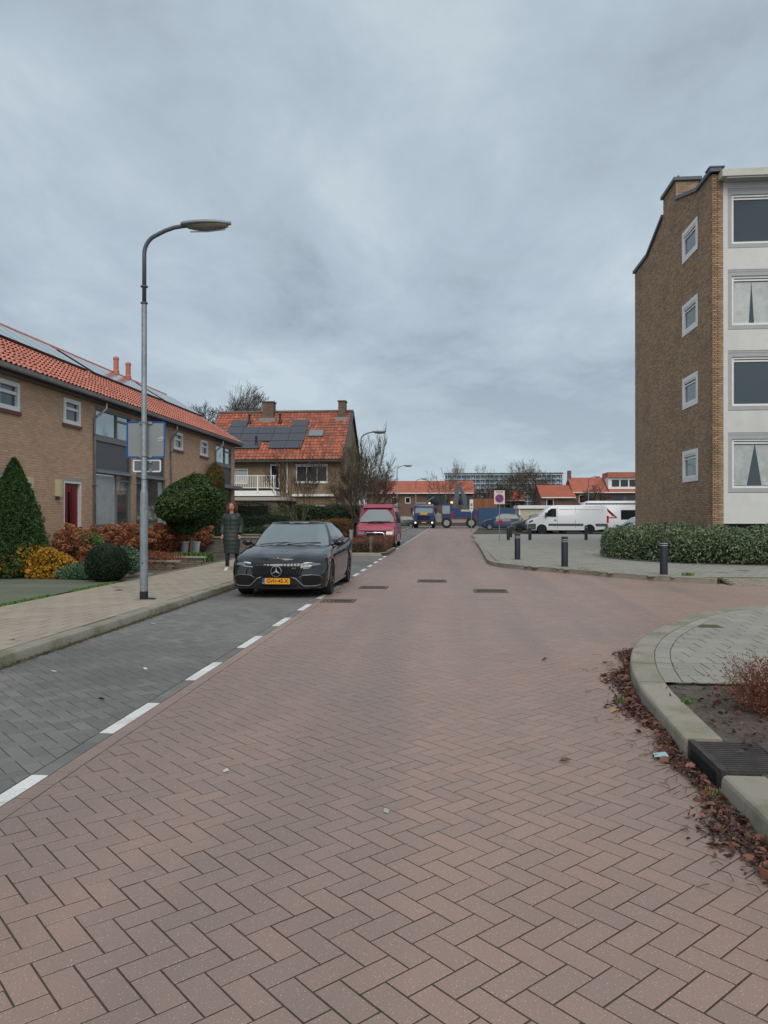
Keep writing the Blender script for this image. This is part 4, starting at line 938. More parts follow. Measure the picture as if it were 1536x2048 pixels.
far_house('long far terrace with flat red roof behind the blue truck and excavator', -12.5, 3.5, 115, 9, 4.85, 6.85,
    [(-4.3+i*0, -3.3, 3.1, 4.2) for i in (0,)]+[(-2.2, -1.4, 3.3, 4.2)]+[(1.0, 4.6, 2.9, 4.6, M_dgrey), (5.7, 7.4, 3.0, 4.5, M_dgrey)]+[(-1.0, -.5, 1.6, 2.1), (.6, 2.2, .2, 2.4, M_dgrey)], name='far_terrace')
far_house('far gabled brick house right of the bare trees, behind the white van', 12.6, 17.2, 108, 10, 4.0, 5.9, [(-1.6, -.6, 2.6, 3.8)], m=M_ftile2)
t = far_house('far brick house with steep red roof and a slim chimney', 17.2, 22.1, 110, 8, 4.75, 7.0, [(-1.6, .9, 3.2, 4.4, M_wframe), (1.4, 2.1, 3.3, 4.3, M_dgrey)])
c = box('chimney', M_fb, t, -2.6, -2.1, 3.6, 4.2, 6.2, 8.0)
t = far_house('far brick house with a wide roof dormer next to the apartment block', 22.1, 30, 110, 8, 4.75, 7.0, [(-3.5, -1.9, 3.1, 4.4, M_dgrey), (-1.5, -.1, 3.1, 4.4, M_dgrey), (.6, 2.2, 3.1, 4.4, M_dgrey)])
dm = box('dormer', M_wframe, t, -3.9, 2, .3, 4, 5.2, 6.9); box('dormer_roof', M_ftile, dm, -4.0, 2.2, -.1, 4.1, 6.85, 7.55)
for k in range(4): box('dormer_window', M_glassd, dm, -3.4+k*1.2, -2.4+k*1.2, .25, .299, 5.55, 6.5)
far_house('far low brick house between the bare trees', 6.5, 12.0, 125, 9, 3.9, 5.6, [(-.5, .5, 2.3, 3.4), (1.2, 2.0, 2.3, 3.4)], m=M_ftile2)
# slab of flats on the skyline
FX0, FX1, FYY = -3, 68.7, 480
t = empty('gallery_flats', (FX0, FYY, 0), label='long grey-blue slab of flats on the skyline behind the trees', cat='apartment building')
M_ff = mat('flat_glass', (.13, .19, .23), (.10, .15, .19), rough=.2, grain=(.3, .2)); M_fw = mat('flat_band', (.40, .44, .46), rough=.8)
box('block', M_ff, t, 0, FX1-FX0, 0, 14, 0, 26.9)
for k in range(10): box('gallery', M_fw, t, -.3, FX1-FX0+.3, -1.2, -.01, 1.4+k*2.75, 1.95+k*2.75)
box('roof_edge', M_steeld, t, -.5, FX1-FX0+.5, -1.2, 14, 26.9, 27.6)
pm = MB().box(-.22, .22, -1.0, -.02, 0, 26.5).mesh('partition', mat('flat_partition', (.30, .34, .37), rough=.8))
for k in range(25): link('partition', pm, t, (1.5+k*2.88, 0, 0))
cm = MB().box(-.55, .55, -.35, -.012, 0, .9).mesh('curtained_bay', M_fw); n = 0
for f_ in range(4, 9):
    for k in range(24):
        if random.random() < .35: link('curtained_bay', cm, t, (2.9+k*2.88, 0, 2.1+f_*2.75))
box('plant_room', M_fw, t, 5, 12, 3, 9, 27.6, 30.6); box('plant_room', M_fw, t, 50, 56, 3, 9, 27.6, 30.0)
# sheds and containers by the parking lot
t = empty('garage_box', (9.6, 85, 0), label='cream flat-roofed garage behind the white van', cat='garage'); box('wall', mat('cream_wall', (.50, .47, .34), rough=.8, grain=(2, .06)), t, -2.1, 4, 0, 5, 0, 2.25); box('roof_edge', M_wframe, t, -2.25, 4.1, -.2, 5.1, 2.25, 2.6); box('door_frame', M_wframe, t, -2.1, -1.95, -.03, -.001, 0, 2.25)
t = empty('blue_container', (5.7, 100, 0), label='blue container standing behind the parked cars', cat='container'); mb = MB().box(-2, 2.6, 0, 2.4, .1, 2.5); mb.build('body', mat('container_blue', (.03, .075, .16), rough=.6), t)
mb = MB(); [mb.box(-1.95+i*.3, -1.82+i*.3, -.04, -.001, .2, 2.4) for i in range(15)]; mb.build('corrugation', MATS['container_blue'], t, kind='stuff')
t = empty('timber_shed', (5.0, 112, 0), label='orange timber shed beside the far terrace', cat='shed')
pm = MB().box(-.11, .11, -.03, 0, 0, 1.7).mesh('plank', mat('orange_timber', (.30, .11, .05), (.22, .08, .04), rough=.8, rnd=True))
for k in range(14): link('plank', pm, t, (-1.6+k*.25, 0, 2.2))
box('shed_wall', M_dgrey, t, -1.75, 1.85, .01, 2, 0, 3.95)
# ================================================================ VEHICLES
M_cpblack = mat('black_paint', (.003, .0035, .0045), rough=.5, coat=1., spec=.0); MATS['black_paint'].node_tree.nodes['Principled BSDF'].inputs['Coat IOR'].default_value = 1.8
M_carglass = mat('car_glass', (.36, .40, .385), rough=.03, spec=1.0, metal=.8)
M_sideglass = mat('side_glass', (.03, .045, .045), rough=.03, spec=1., metal=.2)
M_gloss = mat('gloss_black', (.008, .008, .009), rough=.12, spec=.6)
M_lens = mat('lamp_lens', (.20, .21, .22), rough=.06, metal=.5, spec=1.)
M_lensd = mat('lamp_dark', (.03, .032, .036), rough=.08, spec=1.)
M_drl = mat('light_strip', (.62, .64, .66), rough=.2)
M_plate = mat('yellow_plate', (.80, .34, .012), rough=.45)
M_plateb = mat('plate_blue', (.01, .06, .35), rough=.4)
M_rim = mat('dark_rim', (.035, .036, .04), rough=.3, metal=.5)
M_rims = mat('silver_rim', (.45, .46, .48), rough=.3, metal=.8)
M_tail = mat('tail_red', (.42, .01, .012), rough=.2)
M_under = mat('underbody', (.006, .006, .006), rough=1)
def wheel(parent, c, R=.335, Wd=.225, side=1, rim=None, spokes=10, rr=.70):
    """c = centre of the outer face side; axis along x; side=+1 faces +x"""
    t = MB().lathe([(R*rr, -Wd/2), (R*.93, -Wd/2), (R, -Wd*.36), (R, Wd*.36), (R*.94, Wd/2), (R*rr, Wd/2*.92), (R*rr*.97, -.02)], 28, axis='x', caps=False)
    w_ = t.build('wheel', M_rubber, parent, smooth=False, loc=c); autosm(w_, 40)
    r = MB().lathe([(R*rr, Wd*.46), (R*rr*.94, Wd*.47), (R*rr*.90, Wd*.1), (.02, .0)], 28, axis='x', caps=False)
    r.lathe([(.07, Wd*.18), (.065, Wd*.40), (.02, Wd*.42)], 12, axis='x')
    for k in range(spokes):
        a = 2*math.pi*k/spokes+(.10 if k % 2 else -.10)*(10/spokes); ca, sa_ = math.cos(a), math.sin(a)
        pa = lambda rad, off, x: (x, rad*ca-off*sa_, rad*sa_+off*ca)
        wd = .016*(10/spokes)**.7
        r.loft([[pa(.05, -wd, Wd*.22), pa(.05, wd, Wd*.22), pa(.05, wd, Wd*.38), pa(.05, -wd, Wd*.38)], [pa(R*rr*.94, -wd*.8, Wd*.30), pa(R*rr*.94, wd*.8, Wd*.30), pa(R*rr*.94, wd*.8, Wd*.46), pa(R*rr*.94, -wd*.8, Wd*.46)]])
    ro = r.build('rim', rim or M_rim, w_); MB().lathe([(R*rr*.75, Wd*.02), (R*rr*.75, Wd*.06)], 20, axis='x').build('brake_disc', M_steeld, w_)
    if side < 0: w_.rotation_euler = (0, 0, math.pi)
    return w_
def arch(z, y, wheels, R, zc):
    for yw in wheels:
        d2 = R*R-(y-yw)**2
        if d2 > 0: z = max(z, zc+math.sqrt(d2))
    return z
def half_outline(w_, y0, y1, rf, rr, pf, pr, stations, nf=10):
    P = []
    for i in range(nf+1):
        a = i/nf*math.pi/2; P.append((w_*math.sin(a)**(2/pf), y0+rf*(1-math.cos(a)**(2/pf))))
    P += [(w_, y) for y in stations]
    for i in range(nf, -1, -1):
        a = i/nf*math.pi/2; P.append((w_*math.sin(a)**(2/pr), y1-rr*(1-math.cos(a)**(2/pr))))
    return P
def coupe():
    """black four-door coupe; local frame: front bumper at y=0, length along +y"""
    L_, Wb = 4.69, .915; WH = (.93, 3.66)
    root = empty('parked_car', (-3.20, 14.0, 0), label='black four-door coupe with star badge and yellow plate parked by the pavement', cat='car')
    root.rotation_euler = (0, 0, math.radians(.6))
    st = sorted(set([round(.50+.02*0, 3)]+[round(x, 3) for yw in WH for x in (yw+.37*math.cos(math.pi*k/14) for k in range(15))]+[1.5, 1.8, 2.1, 2.4, 2.7, 3.0, 3.2, 4.1, 4.15]))
    st = [s for s in st if .50 <= s <= 4.15]
    # rings: (z at side, width, y front, front radius, y rear, rear radius, exponent)
    zs = lambda y: float(np.interp(y, [0, .15, .5, 1.0, 1.4, 2.2, 3.2, 4.0, 4.5, 4.69], [.66, .70, .775, .86, .905, .925, .955, 1.0, 1.0, .97]))
    def zcap(y): return float(np.interp(y, [0, .12, .35, .8, 1.2, 1.5, 4.2, 4.69], [.715, .745, .815, .895, .94, .955, 1.03, 1.0]))
    K = [dict(z=lambda y: .16, w=.80, y0=.10, rf=.40, y1=4.55, rr=.40, p=2.6), dict(z=lambda y: .20, w=.875, y0=.015, rf=.44, y1=4.60, rr=.42, p=2.9),
         dict(z=lambda y: .33, w=.905, y0=.0, rf=.44, y1=4.66, rr=.42, p=2.9), dict(z=lambda y: .50, w=.915, y0=.0, rf=.45, y1=4.69, rr=.42, p=2.8),
         dict(z=lambda y: .62 if y < 1.4 else .66, w=.912, y0=.015, rf=.47, y1=4.68, rr=.42, p=2.6), dict(z=lambda y: .5*(.62+zs(y))+.02, w=.895, y0=.045, rf=.47, y1=4.66, rr=.42, p=2.5),
         dict(z=lambda y: zs(y), w=.865, y0=.085, rf=.47, y1=4.64, rr=.42, p=2.4), dict(z=lambda y: zs(y)+.022, w=.82, y0=.115, rf=.47, y1=4.60, rr=.42, p=2.35)]
    rings = []
    for k, q in enumerate(K):
        H_ = half_outline(q['w'], q['y0'], q['y1'], q['rf'], q['rr'], q['p'], q['p'], st); n = len(H_)
        half = []
        for i, (x, y) in enumerate(H_):
            z = q['z'](y)
            if x > .62: z = arch(z, y, WH, .365, .335) if k < 6 else max(z, 0)
            if k < 6 and z > .60 and q['z'](y) < z: x = q['w'] if x > .8 else x
            half.append((x, y, z))
        rings.append(half)
    n = len(rings[0]); mb = MB()
    full = [h+[(-x, y, z) for x, y, z in h[::-1][1:-1]] for h in rings]
    mb.loft(full, caps=False)
    # top deck: rows across at each station, crowned, with two shallow power creases over the bonnet
    top = rings[-1]; rows = []
    for (x, y, z) in top:
        row = []
        for t in np.linspace(-1, 1, 17):
            yc = y-(.0 if y > .6 else 0); cz = zcap(y)
            zz = z+(cz-z)*(1-abs(t)**2.6)
            if y < 1.5: zz += .012*math.exp(-((abs(t)-.52)/.09)**2)*min(1, max(0, (y-.15)/.3))-.006*math.exp(-((abs(t)-.30)/.1)**2)
            row.append((x*t, y, zz))
        rows.append(row)
    mb.loft(rows, closed=False, caps=False)
    import bmesh
    o = mb.build('body', M_cpblack, root); b = bmesh.new(); b.from_mesh(o.data); bmesh.ops.remove_doubles(b, verts=b.verts, dist=.0012); bmesh.ops.recalc_face_normals(b, faces=b.faces); b.to_mesh(o.data); b.free(); autosm(o, 38)
    box('underbody', M_under, root, -.66, .66, .35, 4.3, .14, .62); box('floor_pan', M_under, root, -.85, .85, 1.32, 3.26, .13, .22)
    MB().box(-.86, .86, .55, 1.32, .55, .75).box(-.86, .86, 3.28, 4.05, .55, .75).build('wheel_housing', M_under, root)
    # greenhouse rings
    gst = [0, .12, .25, .38, .5, .62, .75, .88, 1.]
    def gring(t):
        H_ = []; e_ = t**1.0; bulge = .035*math.sin(math.pi*t)
        y0 = 1.33+(2.16-1.33)*t-.02*math.sin(math.pi*t); y1 = 4.22+(3.25-4.22)*t+.03*math.sin(math.pi*t); w_ = .80+(.575-.80)*t+bulge; rf = .30+(.16-.30)*t; rr = .22
        base = lambda y: zs(y)+.015+.02*0
        roof = lambda y: float(np.interp(y, [2.0, 2.35, 2.7, 3.05, 3.4], [1.345, 1.385, 1.392, 1.375, 1.325]))
        nf = 8
        for i in range(nf+1):
            a = i/nf*math.pi/2; H_.append((w_*math.sin(a)**(2/2.8), y0+rf*(1-math.cos(a)**(2/2.8))))
        for s_ in gst[1:-1]: H_.append((w_, y0+rf+(y1-rr-y0-rf)*s_))
        for i in range(nf, -1, -1):
            a = i/nf*math.pi/2; H_.append((w_*math.sin(a)**(2/2.6), y1-rr*(1-math.cos(a)**(2/2.6))))
        r = []
        for i, (x, y) in enumerate(H_):
            f_ = i/(len(H_)-1); yb = 1.33+(4.22-1.33)*0+0
            zb = base(1.5+2.6*f_)+(.03*(1-abs(x)/.8) if i < 4 else 0); zr = roof(2.15+1.1*f_)+(.012*(1-(x/.6)**2))
            r.append((x, y, zb+(zr-zb)*t))
        return r
    T = [0, .10, .35, .6, .84, .93, 1.]; G_ = [gring(t) for t in T]; nh = len(G_[0])
    parts = {'roof': MB(), 'windshield': MB(), 'side_window': MB(), 'rear_window': MB(), 'side_window2': MB()}
    for sgn in (1, -1):
        for k in range(len(T)-1):
            for i in range(nh-1):
                q = [G_[k][i], G_[k][i+1], G_[k+1][i+1], G_[k+1][i]]; q = [(sgn*x, y, z) for x, y, z in q]
                if sgn < 0: q = q[::-1]
                g = 'roof'
                if 1 <= k <= 4 or (k == 0 and i < 6 and False):
                    if i < 6 and k <= 4: g = 'windshield'
                    elif 8 <= i <= 11 or 12 <= i <= 14: g = 'side_window' if sgn > 0 else 'side_window2'
                    elif i >= nh-6: g = 'rear_window'
                    if k == 4 and g.startswith('side'): g = 'roof'
                if k == 0 and i < 6: g = 'windshield'
                if g != 'roof': pass
                parts[g].add(q, [(0, 1, 2, 3)])
    rr_ = G_[-1]; rows = []
    for (x, y, z) in rr_: rows.append([(x*t, y, z+.030*(1-t*t)*min(1, abs(x)/.3)) for t in np.linspace(-1, 1, 9)])
    parts['roof'].loft(rows, closed=False, caps=False)
    for nme, m_ in (('roof', M_cpblack), ('windshield', M_carglass), ('side_window', M_sideglass), ('side_window2', M_sideglass), ('rear_window', M_sideglass)):
        o = parts[nme].build(nme.replace('2', ''), m_, root); b = bmesh.new(); b.from_mesh(o.data); bmesh.ops.remove_doubles(b, verts=b.verts, dist=.001); bmesh.ops.recalc_face_normals(b, faces=b.faces); b.to_mesh(o.data); b.free(); autosm(o, 50)
    # B pillar, sill trims, mirror
    def wide(z): return float(np.interp(z, [.16, .20, .33, .50, .62, .78, .9], [.80, .875, .905, .915, .912, .89, .86]))
    def fy(x, z):
        zz = [.16, .20, .33, .50, .62, .66, .70]; y0 = float(np.interp(z, zz, [.10, .015, 0, 0, .015, .045, .085])); rf = float(np.interp(z, zz, [.40, .44, .44, .45, .47, .47, .47])); p = float(np.interp(z, zz, [2.6, 2.9, 2.9, 2.8, 2.6, 2.5, 2.4])); w_ = float(np.interp(z, [.16, .20, .33, .50, .62, .70], [.80, .875, .905, .915, .912, .88]))
        r = min(.999, abs(x)/w_); return y0+rf*(1-(1-r**p)**(1/p))
    def patch(name, m_, corners, off=.006, nu=8, nv=3, th=.0):
        """corners (x,z): bl, br, tr, tl"""
        (a, b_, c, d_) = [np.array(q, float) for q in corners]; V = []; 
        for j in range(nv+1):
            for i in range(nu+1):
                u, v = i/nu, j/nv; p = (a*(1-u)+b_*u)*(1-v)+(d_*(1-u)+c*u)*v; V.append((p[0], fy(p[0], p[1])-off, p[1]))
        F = [(j*(nu+1)+i, j*(nu+1)+i+1, (j+1)*(nu+1)+i+1, (j+1)*(nu+1)+i) for j in range(nv) for i in range(nu)]
        return MB().add(V, F).build(name, m_, root, smooth=True)
    patch('grille', M_under, [(-.44, .40), (.44, .40), (.52, .655), (-.52, .655)], .004, 12, 4)
    gs = MB()
    for k in range(-8, 9):
        x0 = k*.052; x1 = k*.064
        if abs(k) < 2: continue
        gs.add([(x0-.006, fy(x0, .46)-.006, .45), (x0+.006, fy(x0, .46)-.006, .45), (x1+.006, fy(x1, .64)-.012, .65), (x1-.006, fy(x1, .64)-.012, .65), (x0-.006, fy(x0, .46)-.022, .45), (x0+.006, fy(x0, .46)-.022, .45), (x1+.006, fy(x1, .64)-.026, .65), (x1-.006, fy(x1, .64)-.026, .65)], [(4, 5, 6, 7), (0, 4, 7, 3), (5, 1, 2, 6)])
    gs.build('grille_slat', mat('dark_chrome', (.035, .036, .04), rough=.2, metal=.8), root)
    for s_ in (-1, 1):
        def X(l): return [(s_*a, b_) for a, b_ in (l if s_ > 0 else [l[1], l[0], l[3], l[2]])]
        h_ = patch('headlight', M_lensd, X([(.43, .560), (.84, .610), (.85, .715), (.50, .668)]), .012)
        q = patch('light_strip', M_drl, X([(.49, .640), (.82, .692), (.83, .718), (.50, .665)]), .018, 8, 1)
        q = patch('light_strip', M_drl, X([(.455, .585), (.64, .600), (.64, .607), (.458, .593)]), .017, 4, 1)
        q = patch('reflector', M_lens, X([(.60, .600), (.79, .622), (.79, .680), (.60, .650)]), .016, 6, 2)
        patch('air_intake', M_under, X([(.50, .235), (.78, .245), (.82, .42), (.46, .415)]), .006)
        tr_ = [(.28, .400), (.36, .375), (.47, .265), (.52, .235), (.74, .235), (.80, .26)]
        MB().tube([(s_*a, fy(a, b_)-.012, b_) for a, b_ in tr_], .011, 6).build('bumper_trim', mat('trim_silver', (.24, .25, .26), rough=.3, metal=.6), root, smooth=True)
        tr_ = [(.42, .40), (.50, .435), (.66, .445), (.80, .42), (.845, .34)]
        MB().tube([(s_*a, fy(a, b_)-.008, b_) for a, b_ in tr_], .008, 6).build('bumper_trim', MATS['trim_silver'], root, smooth=True)
    patch('lower_intake', M_under, [(-.40, .205), (.40, .205), (.34, .262), (-.34, .262)], .005, 10, 2)
    patch('splitter', MATS['trim_silver'], [(-.80, .188), (.80, .188), (.80, .200), (-.80, .200)], .012, 16, 1)
    # star badge
    bd = MB(); n = 24; R1 = .096
    bd.tube([(R1*math.cos(2*math.pi*i/n), 0, R1*math.sin(2*math.pi*i/n)) for i in range(n+1)], .007, 6, cap=False)
    for a in (90, 210, 330):
        a = math.radians(a); ca, sa_ = math.cos(a), math.sin(a); bd.add([(-.015*sa_, -.002, .015*ca), (.015*sa_, -.002, -.015*ca), (R1*ca, -.002, R1*sa_), (0, -.014, 0)], [(0, 3, 2), (3, 1, 2), (0, 2, 1)])
    bd.build('star_badge', M_chrome, root, loc=(0, -.026, .508))
    MB().lathe([(.019, 0), (.017, .003), (.004, .004)], 14, axis='y').build('bonnet_badge', M_chrome, root, loc=(0, .125, .735), rot=(math.radians(205), 0, 0))
    text('AMG', .036, M_chrome, root, (.33, fy(.33, .565)-.03, .565), (math.pi/2, 0, .15), 'model_lettering', .002)
    pl = box('number_plate', M_plate, root, -.21, .26, -.035, -.022, .275, .383); box('plate_band', M_plateb, pl, -.26, -.211, -.035, -.022, .275, .383)
    text('GVH-45-X', .098, mat('plate_black', (.01, .01, .01), rough=.5), pl, (.024, -.036, .328), (math.pi/2, 0, 0), 'plate_number', .0006, .0015, .94)
    text('NL', .032, M_drl, pl, (-.235, -.036, .295), (math.pi/2, 0, 0), 'country_mark', .0004)
    for s_ in (-1, 1):
        m_ = MB().ell((s_*.955, 1.60, .985), (.105, .06, .065), 14, 8).build('wing_mirror', M_gloss, root, smooth=True); MB().tube([(s_*.80, 1.62, .94), (s_*.90, 1.62, .955)], .018, 6).build('mirror_arm', M_gloss, m_)
        # shut lines, sill and handles
        for y in (1.55, 2.55, 3.28):
            P = [(s_*(wide(z)+.002), y+(.0 if y < 3 else .10*max(0, z-.5)), z) for z in (.24, .33, .50, .62, .78, .88)]
            MB().loft([[(x, yy-.003, z), (x, yy+.003, z)] for x, yy, z in P], closed=False, caps=False).build('door_gap', M_under, root)
        for y in (2.28, 3.12): MB().ell((s_*.905, y, .80), (.014, .10, .014), 8, 6).build('door_handle', M_cpblack, root, smooth=True)
        MB().box(s_*.86, s_*.885, 1.35, 3.25, .165, .20).build('sill_trim', MATS['trim_silver'], root)
        for yw in WH: wheel(root, (s_*.795, yw, .335), .335, .235, s_, M_rim, 10, .76)
        # tail lights
        MB().box(s_*.45, s_*.84, 4.52, 4.60, .84, .93).build('tail_light', M_tail, root)
        # belt trim
        MB().tube([(s_*(.80-.012*abs(y-2.8)), y, zs(y)+.05) for y in (1.75, 2.2, 2.7, 3.2, 3.7)], .008, 5).build('window_trim', MATS['trim_silver'], root)
    w_ = MB().tube([(-.62, 1.30, .955), (-.30, 1.36, .985), (.12, 1.44, 1.0)], .008, 5).tube([(-.05, 1.28, .96), (.25, 1.34, .985), (.60, 1.46, .995)], .008, 5).build('wiper', M_under, root)
    MB().ell((0, 1.98, 1.235), (.12, .02, .03), 12, 6).build('interior_mirror', M_signb, root, smooth=True)
    return root
coupe()
def profile_body(name, m, parent, prof, Wd, bev=.06, tumble=(1.0, .12), wheels=(), Rw=.38, zc=.34, nose=.0):
    """prof: side outline (y,z) from front-bottom up over the roof to rear-bottom; wheel arches cut in the lower edge"""
    bot = []
    y0, z0 = prof[0]; y1, z1 = prof[-1]
    for yw in sorted(wheels, reverse=True):
        for k in range(0, 13):
            a = math.pi*k/12; bot.append((yw+Rw*math.cos(a), zc+Rw*math.sin(a) if math.sin(a) > .02 else min(z0, z1)))
    P = prof+bot; cy = sum(p[0] for p in P)/len(P); zt = max(p[1] for p in P)
    cz = (min(p[1] for p in P)+zt)/2
    def tw(z): return 1-tumble[1]*max(0, (z-tumble[0])/(zt-tumble[0]))**1.3
    rings = []
    for x, sh in ((-Wd, bev), (-Wd+bev*.35, bev*.3), (-Wd+bev, 0), (Wd-bev, 0), (Wd-bev*.35, bev*.3), (Wd, bev)):
        r = []
        for k, (y, z) in enumerate(P):
            if k < len(prof):
                dy = cy-y; dz = (cz-z) if z > cz else 0; l = math.hypot(dy, dz) or 1; yy, zz = y+dy/l*sh, z+dz/l*sh
                nz_ = nose*(abs(x)/Wd)**2.5*(1 if k < len(prof)/2 and y < y0+.5*(y1-y0)*.5 else 0)
                yy += nz_
            else: yy, zz = y, z
            r.append((x*tw(zz), yy, zz))
        rings.append(r)
    o = MB().loft(rings).build(name, m, parent)
    import bmesh
    b = bmesh.new(); b.from_mesh(o.data); bmesh.ops.triangulate(b, faces=[f for f in b.faces if len(f.verts) > 4]); bmesh.ops.recalc_face_normals(b, faces=b.faces); b.to_mesh(o.data); b.free(); autosm(o, 32)
    return o, tw
def side_panel(name, m, parent, poly, Wd, tw, s_, off=.006, th=.02):
    """flat panel lying on the side of a profile body"""
    P = [(s_*(Wd*tw(z)+off), y, z) for y, z in poly]; Q = [(s_*(Wd*tw(z)-th), y, z) for y, z in poly]; n = len(poly)
    return fixn(MB().add(P+Q, [tuple(range(n)), tuple(range(2*n-1, n-1, -1))]+[(i, (i+1) % n, n+(i+1) % n, n+i) for i in range(n)]).build(name, m, parent))
def front_panel(name, m, parent, x0, x1, a, b, tw=None, Wd=1, off=.01, x2=None, x3=None, nose=0, n=6):
    """panel on the front skin between side-view points a (lower) and b (upper); rows bow back by `nose` towards the sides"""
    (ya, za), (yb, zb) = a, b; l = math.hypot(yb-ya, zb-za); ny, nz_ = -(zb-za)/l, (yb-ya)/l
    x2 = x0 if x2 is None else x2; x3 = x1 if x3 is None else x3; V = []
    for t, (u0, u1) in ((0, (x0, x1)), (1, (x2, x3))):
        for i in range(n+1):
            x = u0+(u1-u0)*i/n; V.append((x, ya+(yb-ya)*t+ny*off+nose*(abs(x)/Wd)**2.5, za+(zb-za)*t+nz_*off))
    return MB().add(V, [(i, i+1, n+2+i, n+1+i) for i in range(n)]).build(name, m, parent)
# --- crimson camper van facing the camera
M_cr = mat('crimson_paint', (.22, .022, .045), rough=.35, coat=.6); M_crf = mat('crimson_faded', (.36, .065, .10), rough=.5, coat=.2)
v = empty('camper_van', (-3.42, 35.1, 0), label='crimson camper van with pop-up roof and bull bar parked beyond the planting strip', cat='van')
pr = [(.10, .28), (.02, .34), (.0, .62), (.06, .80), (.22, 1.02), (.62, 1.16), (.74, 1.20), (1.28, 1.82), (1.45, 1.88), (4.55, 1.88), (4.70, 1.75), (4.78, .9), (4.78, .32)]
b_, tw = profile_body('body', M_cr, v, pr, .92, .07, (1.0, .16), (.92, 3.84), .36, .33, nose=.12)
box('underbody', M_under, v, -.75, .75, .3, 4.6, .2, .7)
front_panel('windshield', mat('van_windshield', (.34, .36, .36), rough=.05, metal=.5), v, -.80, .80, (.76, 1.22), (1.26, 1.80), off=.012, x2=-.71, x3=.71, nose=.12, Wd=.92)
front_panel('bonnet', M_crf, v, -.80, .80, (.08, .83), (.24, 1.03), nose=.12, Wd=.92, off=.008); front_panel('bonnet_top', M_crf, v, -.80, .80, (.24, 1.03), (.62, 1.16), nose=.12, Wd=.92, off=.008)
front_panel('grille', M_under, v, -.48, .48, (.01, .66), (.05, .77), nose=.12, Wd=.92, off=.012); front_panel('grille_trim', M_cr, v, -.47, .47, (.025, .70), (.034, .725), nose=.12, Wd=.92, off=.02)
MB().lathe([(.07, 0), (.07, .01), (.055, .012)], 16, axis='y').build('round_badge', M_chrome, v, loc=(0, .0, .73))
text('VW', .075, M_chrome, v, (0, -.008, .73), (math.pi/2, 0, 0), 'badge_letters', .002)
for s_ in (-1, 1):
    front_panel('headlight', M_lens, v, s_*.50, s_*.84, (.02, .64), (.06, .79), nose=.12, Wd=.92, off=.02)
    front_panel('indicator', M_tail, v, s_*.50, s_*.86, (.0, .54), (.015, .62), nose=.12, Wd=.92, off=.014)
    for poly in ([(1.02, 1.22), (1.75, 1.22), (1.75, 1.70), (1.36, 1.70)], [(1.85, 1.22), (2.9, 1.22), (2.9, 1.70), (1.85, 1.70)], [(3.0, 1.22), (4.4, 1.22), (4.3, 1.70), (3.0, 1.70)]): side_panel('side_window', M_sideglass, v, poly, .92, tw, s_)
    m_ = MB().box(s_*1.0-.10, s_*1.0+.10, 1.0, 1.10, 1.18, 1.40).build('wing_mirror', M_black, v); MB().tube([(s_*.88, 1.08, 1.22), (s_*.98, 1.06, 1.25)], .02, 5).build('mirror_arm', M_black, m_)
    for yw in (.92, 3.84): wheel(v, (s_*.80, yw, .33), .33, .21, s_, M_rims, 5, .58)
    for y in (1.80, 2.95): side_panel('door_gap', M_under, v, [(y, .40), (y+.012, .40), (y+.012, 1.72), (y, 1.72)], .92, tw, s_, .003)
MB().loft([[(x*.88, -.02+.10*abs(x)**2.5, .36), (x*.88, -.06+.10*abs(x)**2.5, .40), (x*.88, -.06+.10*abs(x)**2.5, .56), (x*.88, .02+.10*abs(x)**2.5, .58)] for x in np.linspace(-1.02, 1.02, 9)]).build('bumper', M_black, v)
pl = box('number_plate', M_plate, v, -.26, .26, -.085, -.07, .42, .53)
MB().tube([(-.45, -.14, .30), (-.45, -.16, .62), (-.36, -.16, .74), (.36, -.16, .74), (.45, -.16, .62), (.45, -.14, .30)], .035, 8).build('bull_bar', M_chrome, v, smooth=True)
rf = MB().loft([[(x, y, z) for x, y, z in ((-.70*s_, 1.35-.10*s_, 1.885), (.70*s_, 1.35-.10*s_, 1.885), (.70*s_, 4.4, 1.885), (-.70*s_, 4.4, 1.885))] if k == 0 else [(-.72+k*.02, 1.16+.10*k, 1.90+.055*k), (.72-k*.02, 1.16+.10*k, 1.90+.055*k), (.72-k*.02, 4.45, 1.90+.055*k), (-.72+k*.02, 4.45, 1.90+.055*k)] for k in (0, 1, 2, 3)]).build('pop_up_roof', M_crf, v); fixn(rf)
MB().tube([(-.5, .70, 1.21), (-.1, .74, 1.26), (.2, .74, 1.26)], .012, 5).tube([(-.05, .70, 1.21), (.3, .74, 1.26), (.62, .76, 1.26)], .012, 5).build('wiper', M_black, v)
front_panel('bonnet_vent', M_black, v, -.40, .40, (.50, 1.125), (.57, 1.15), off=.012)
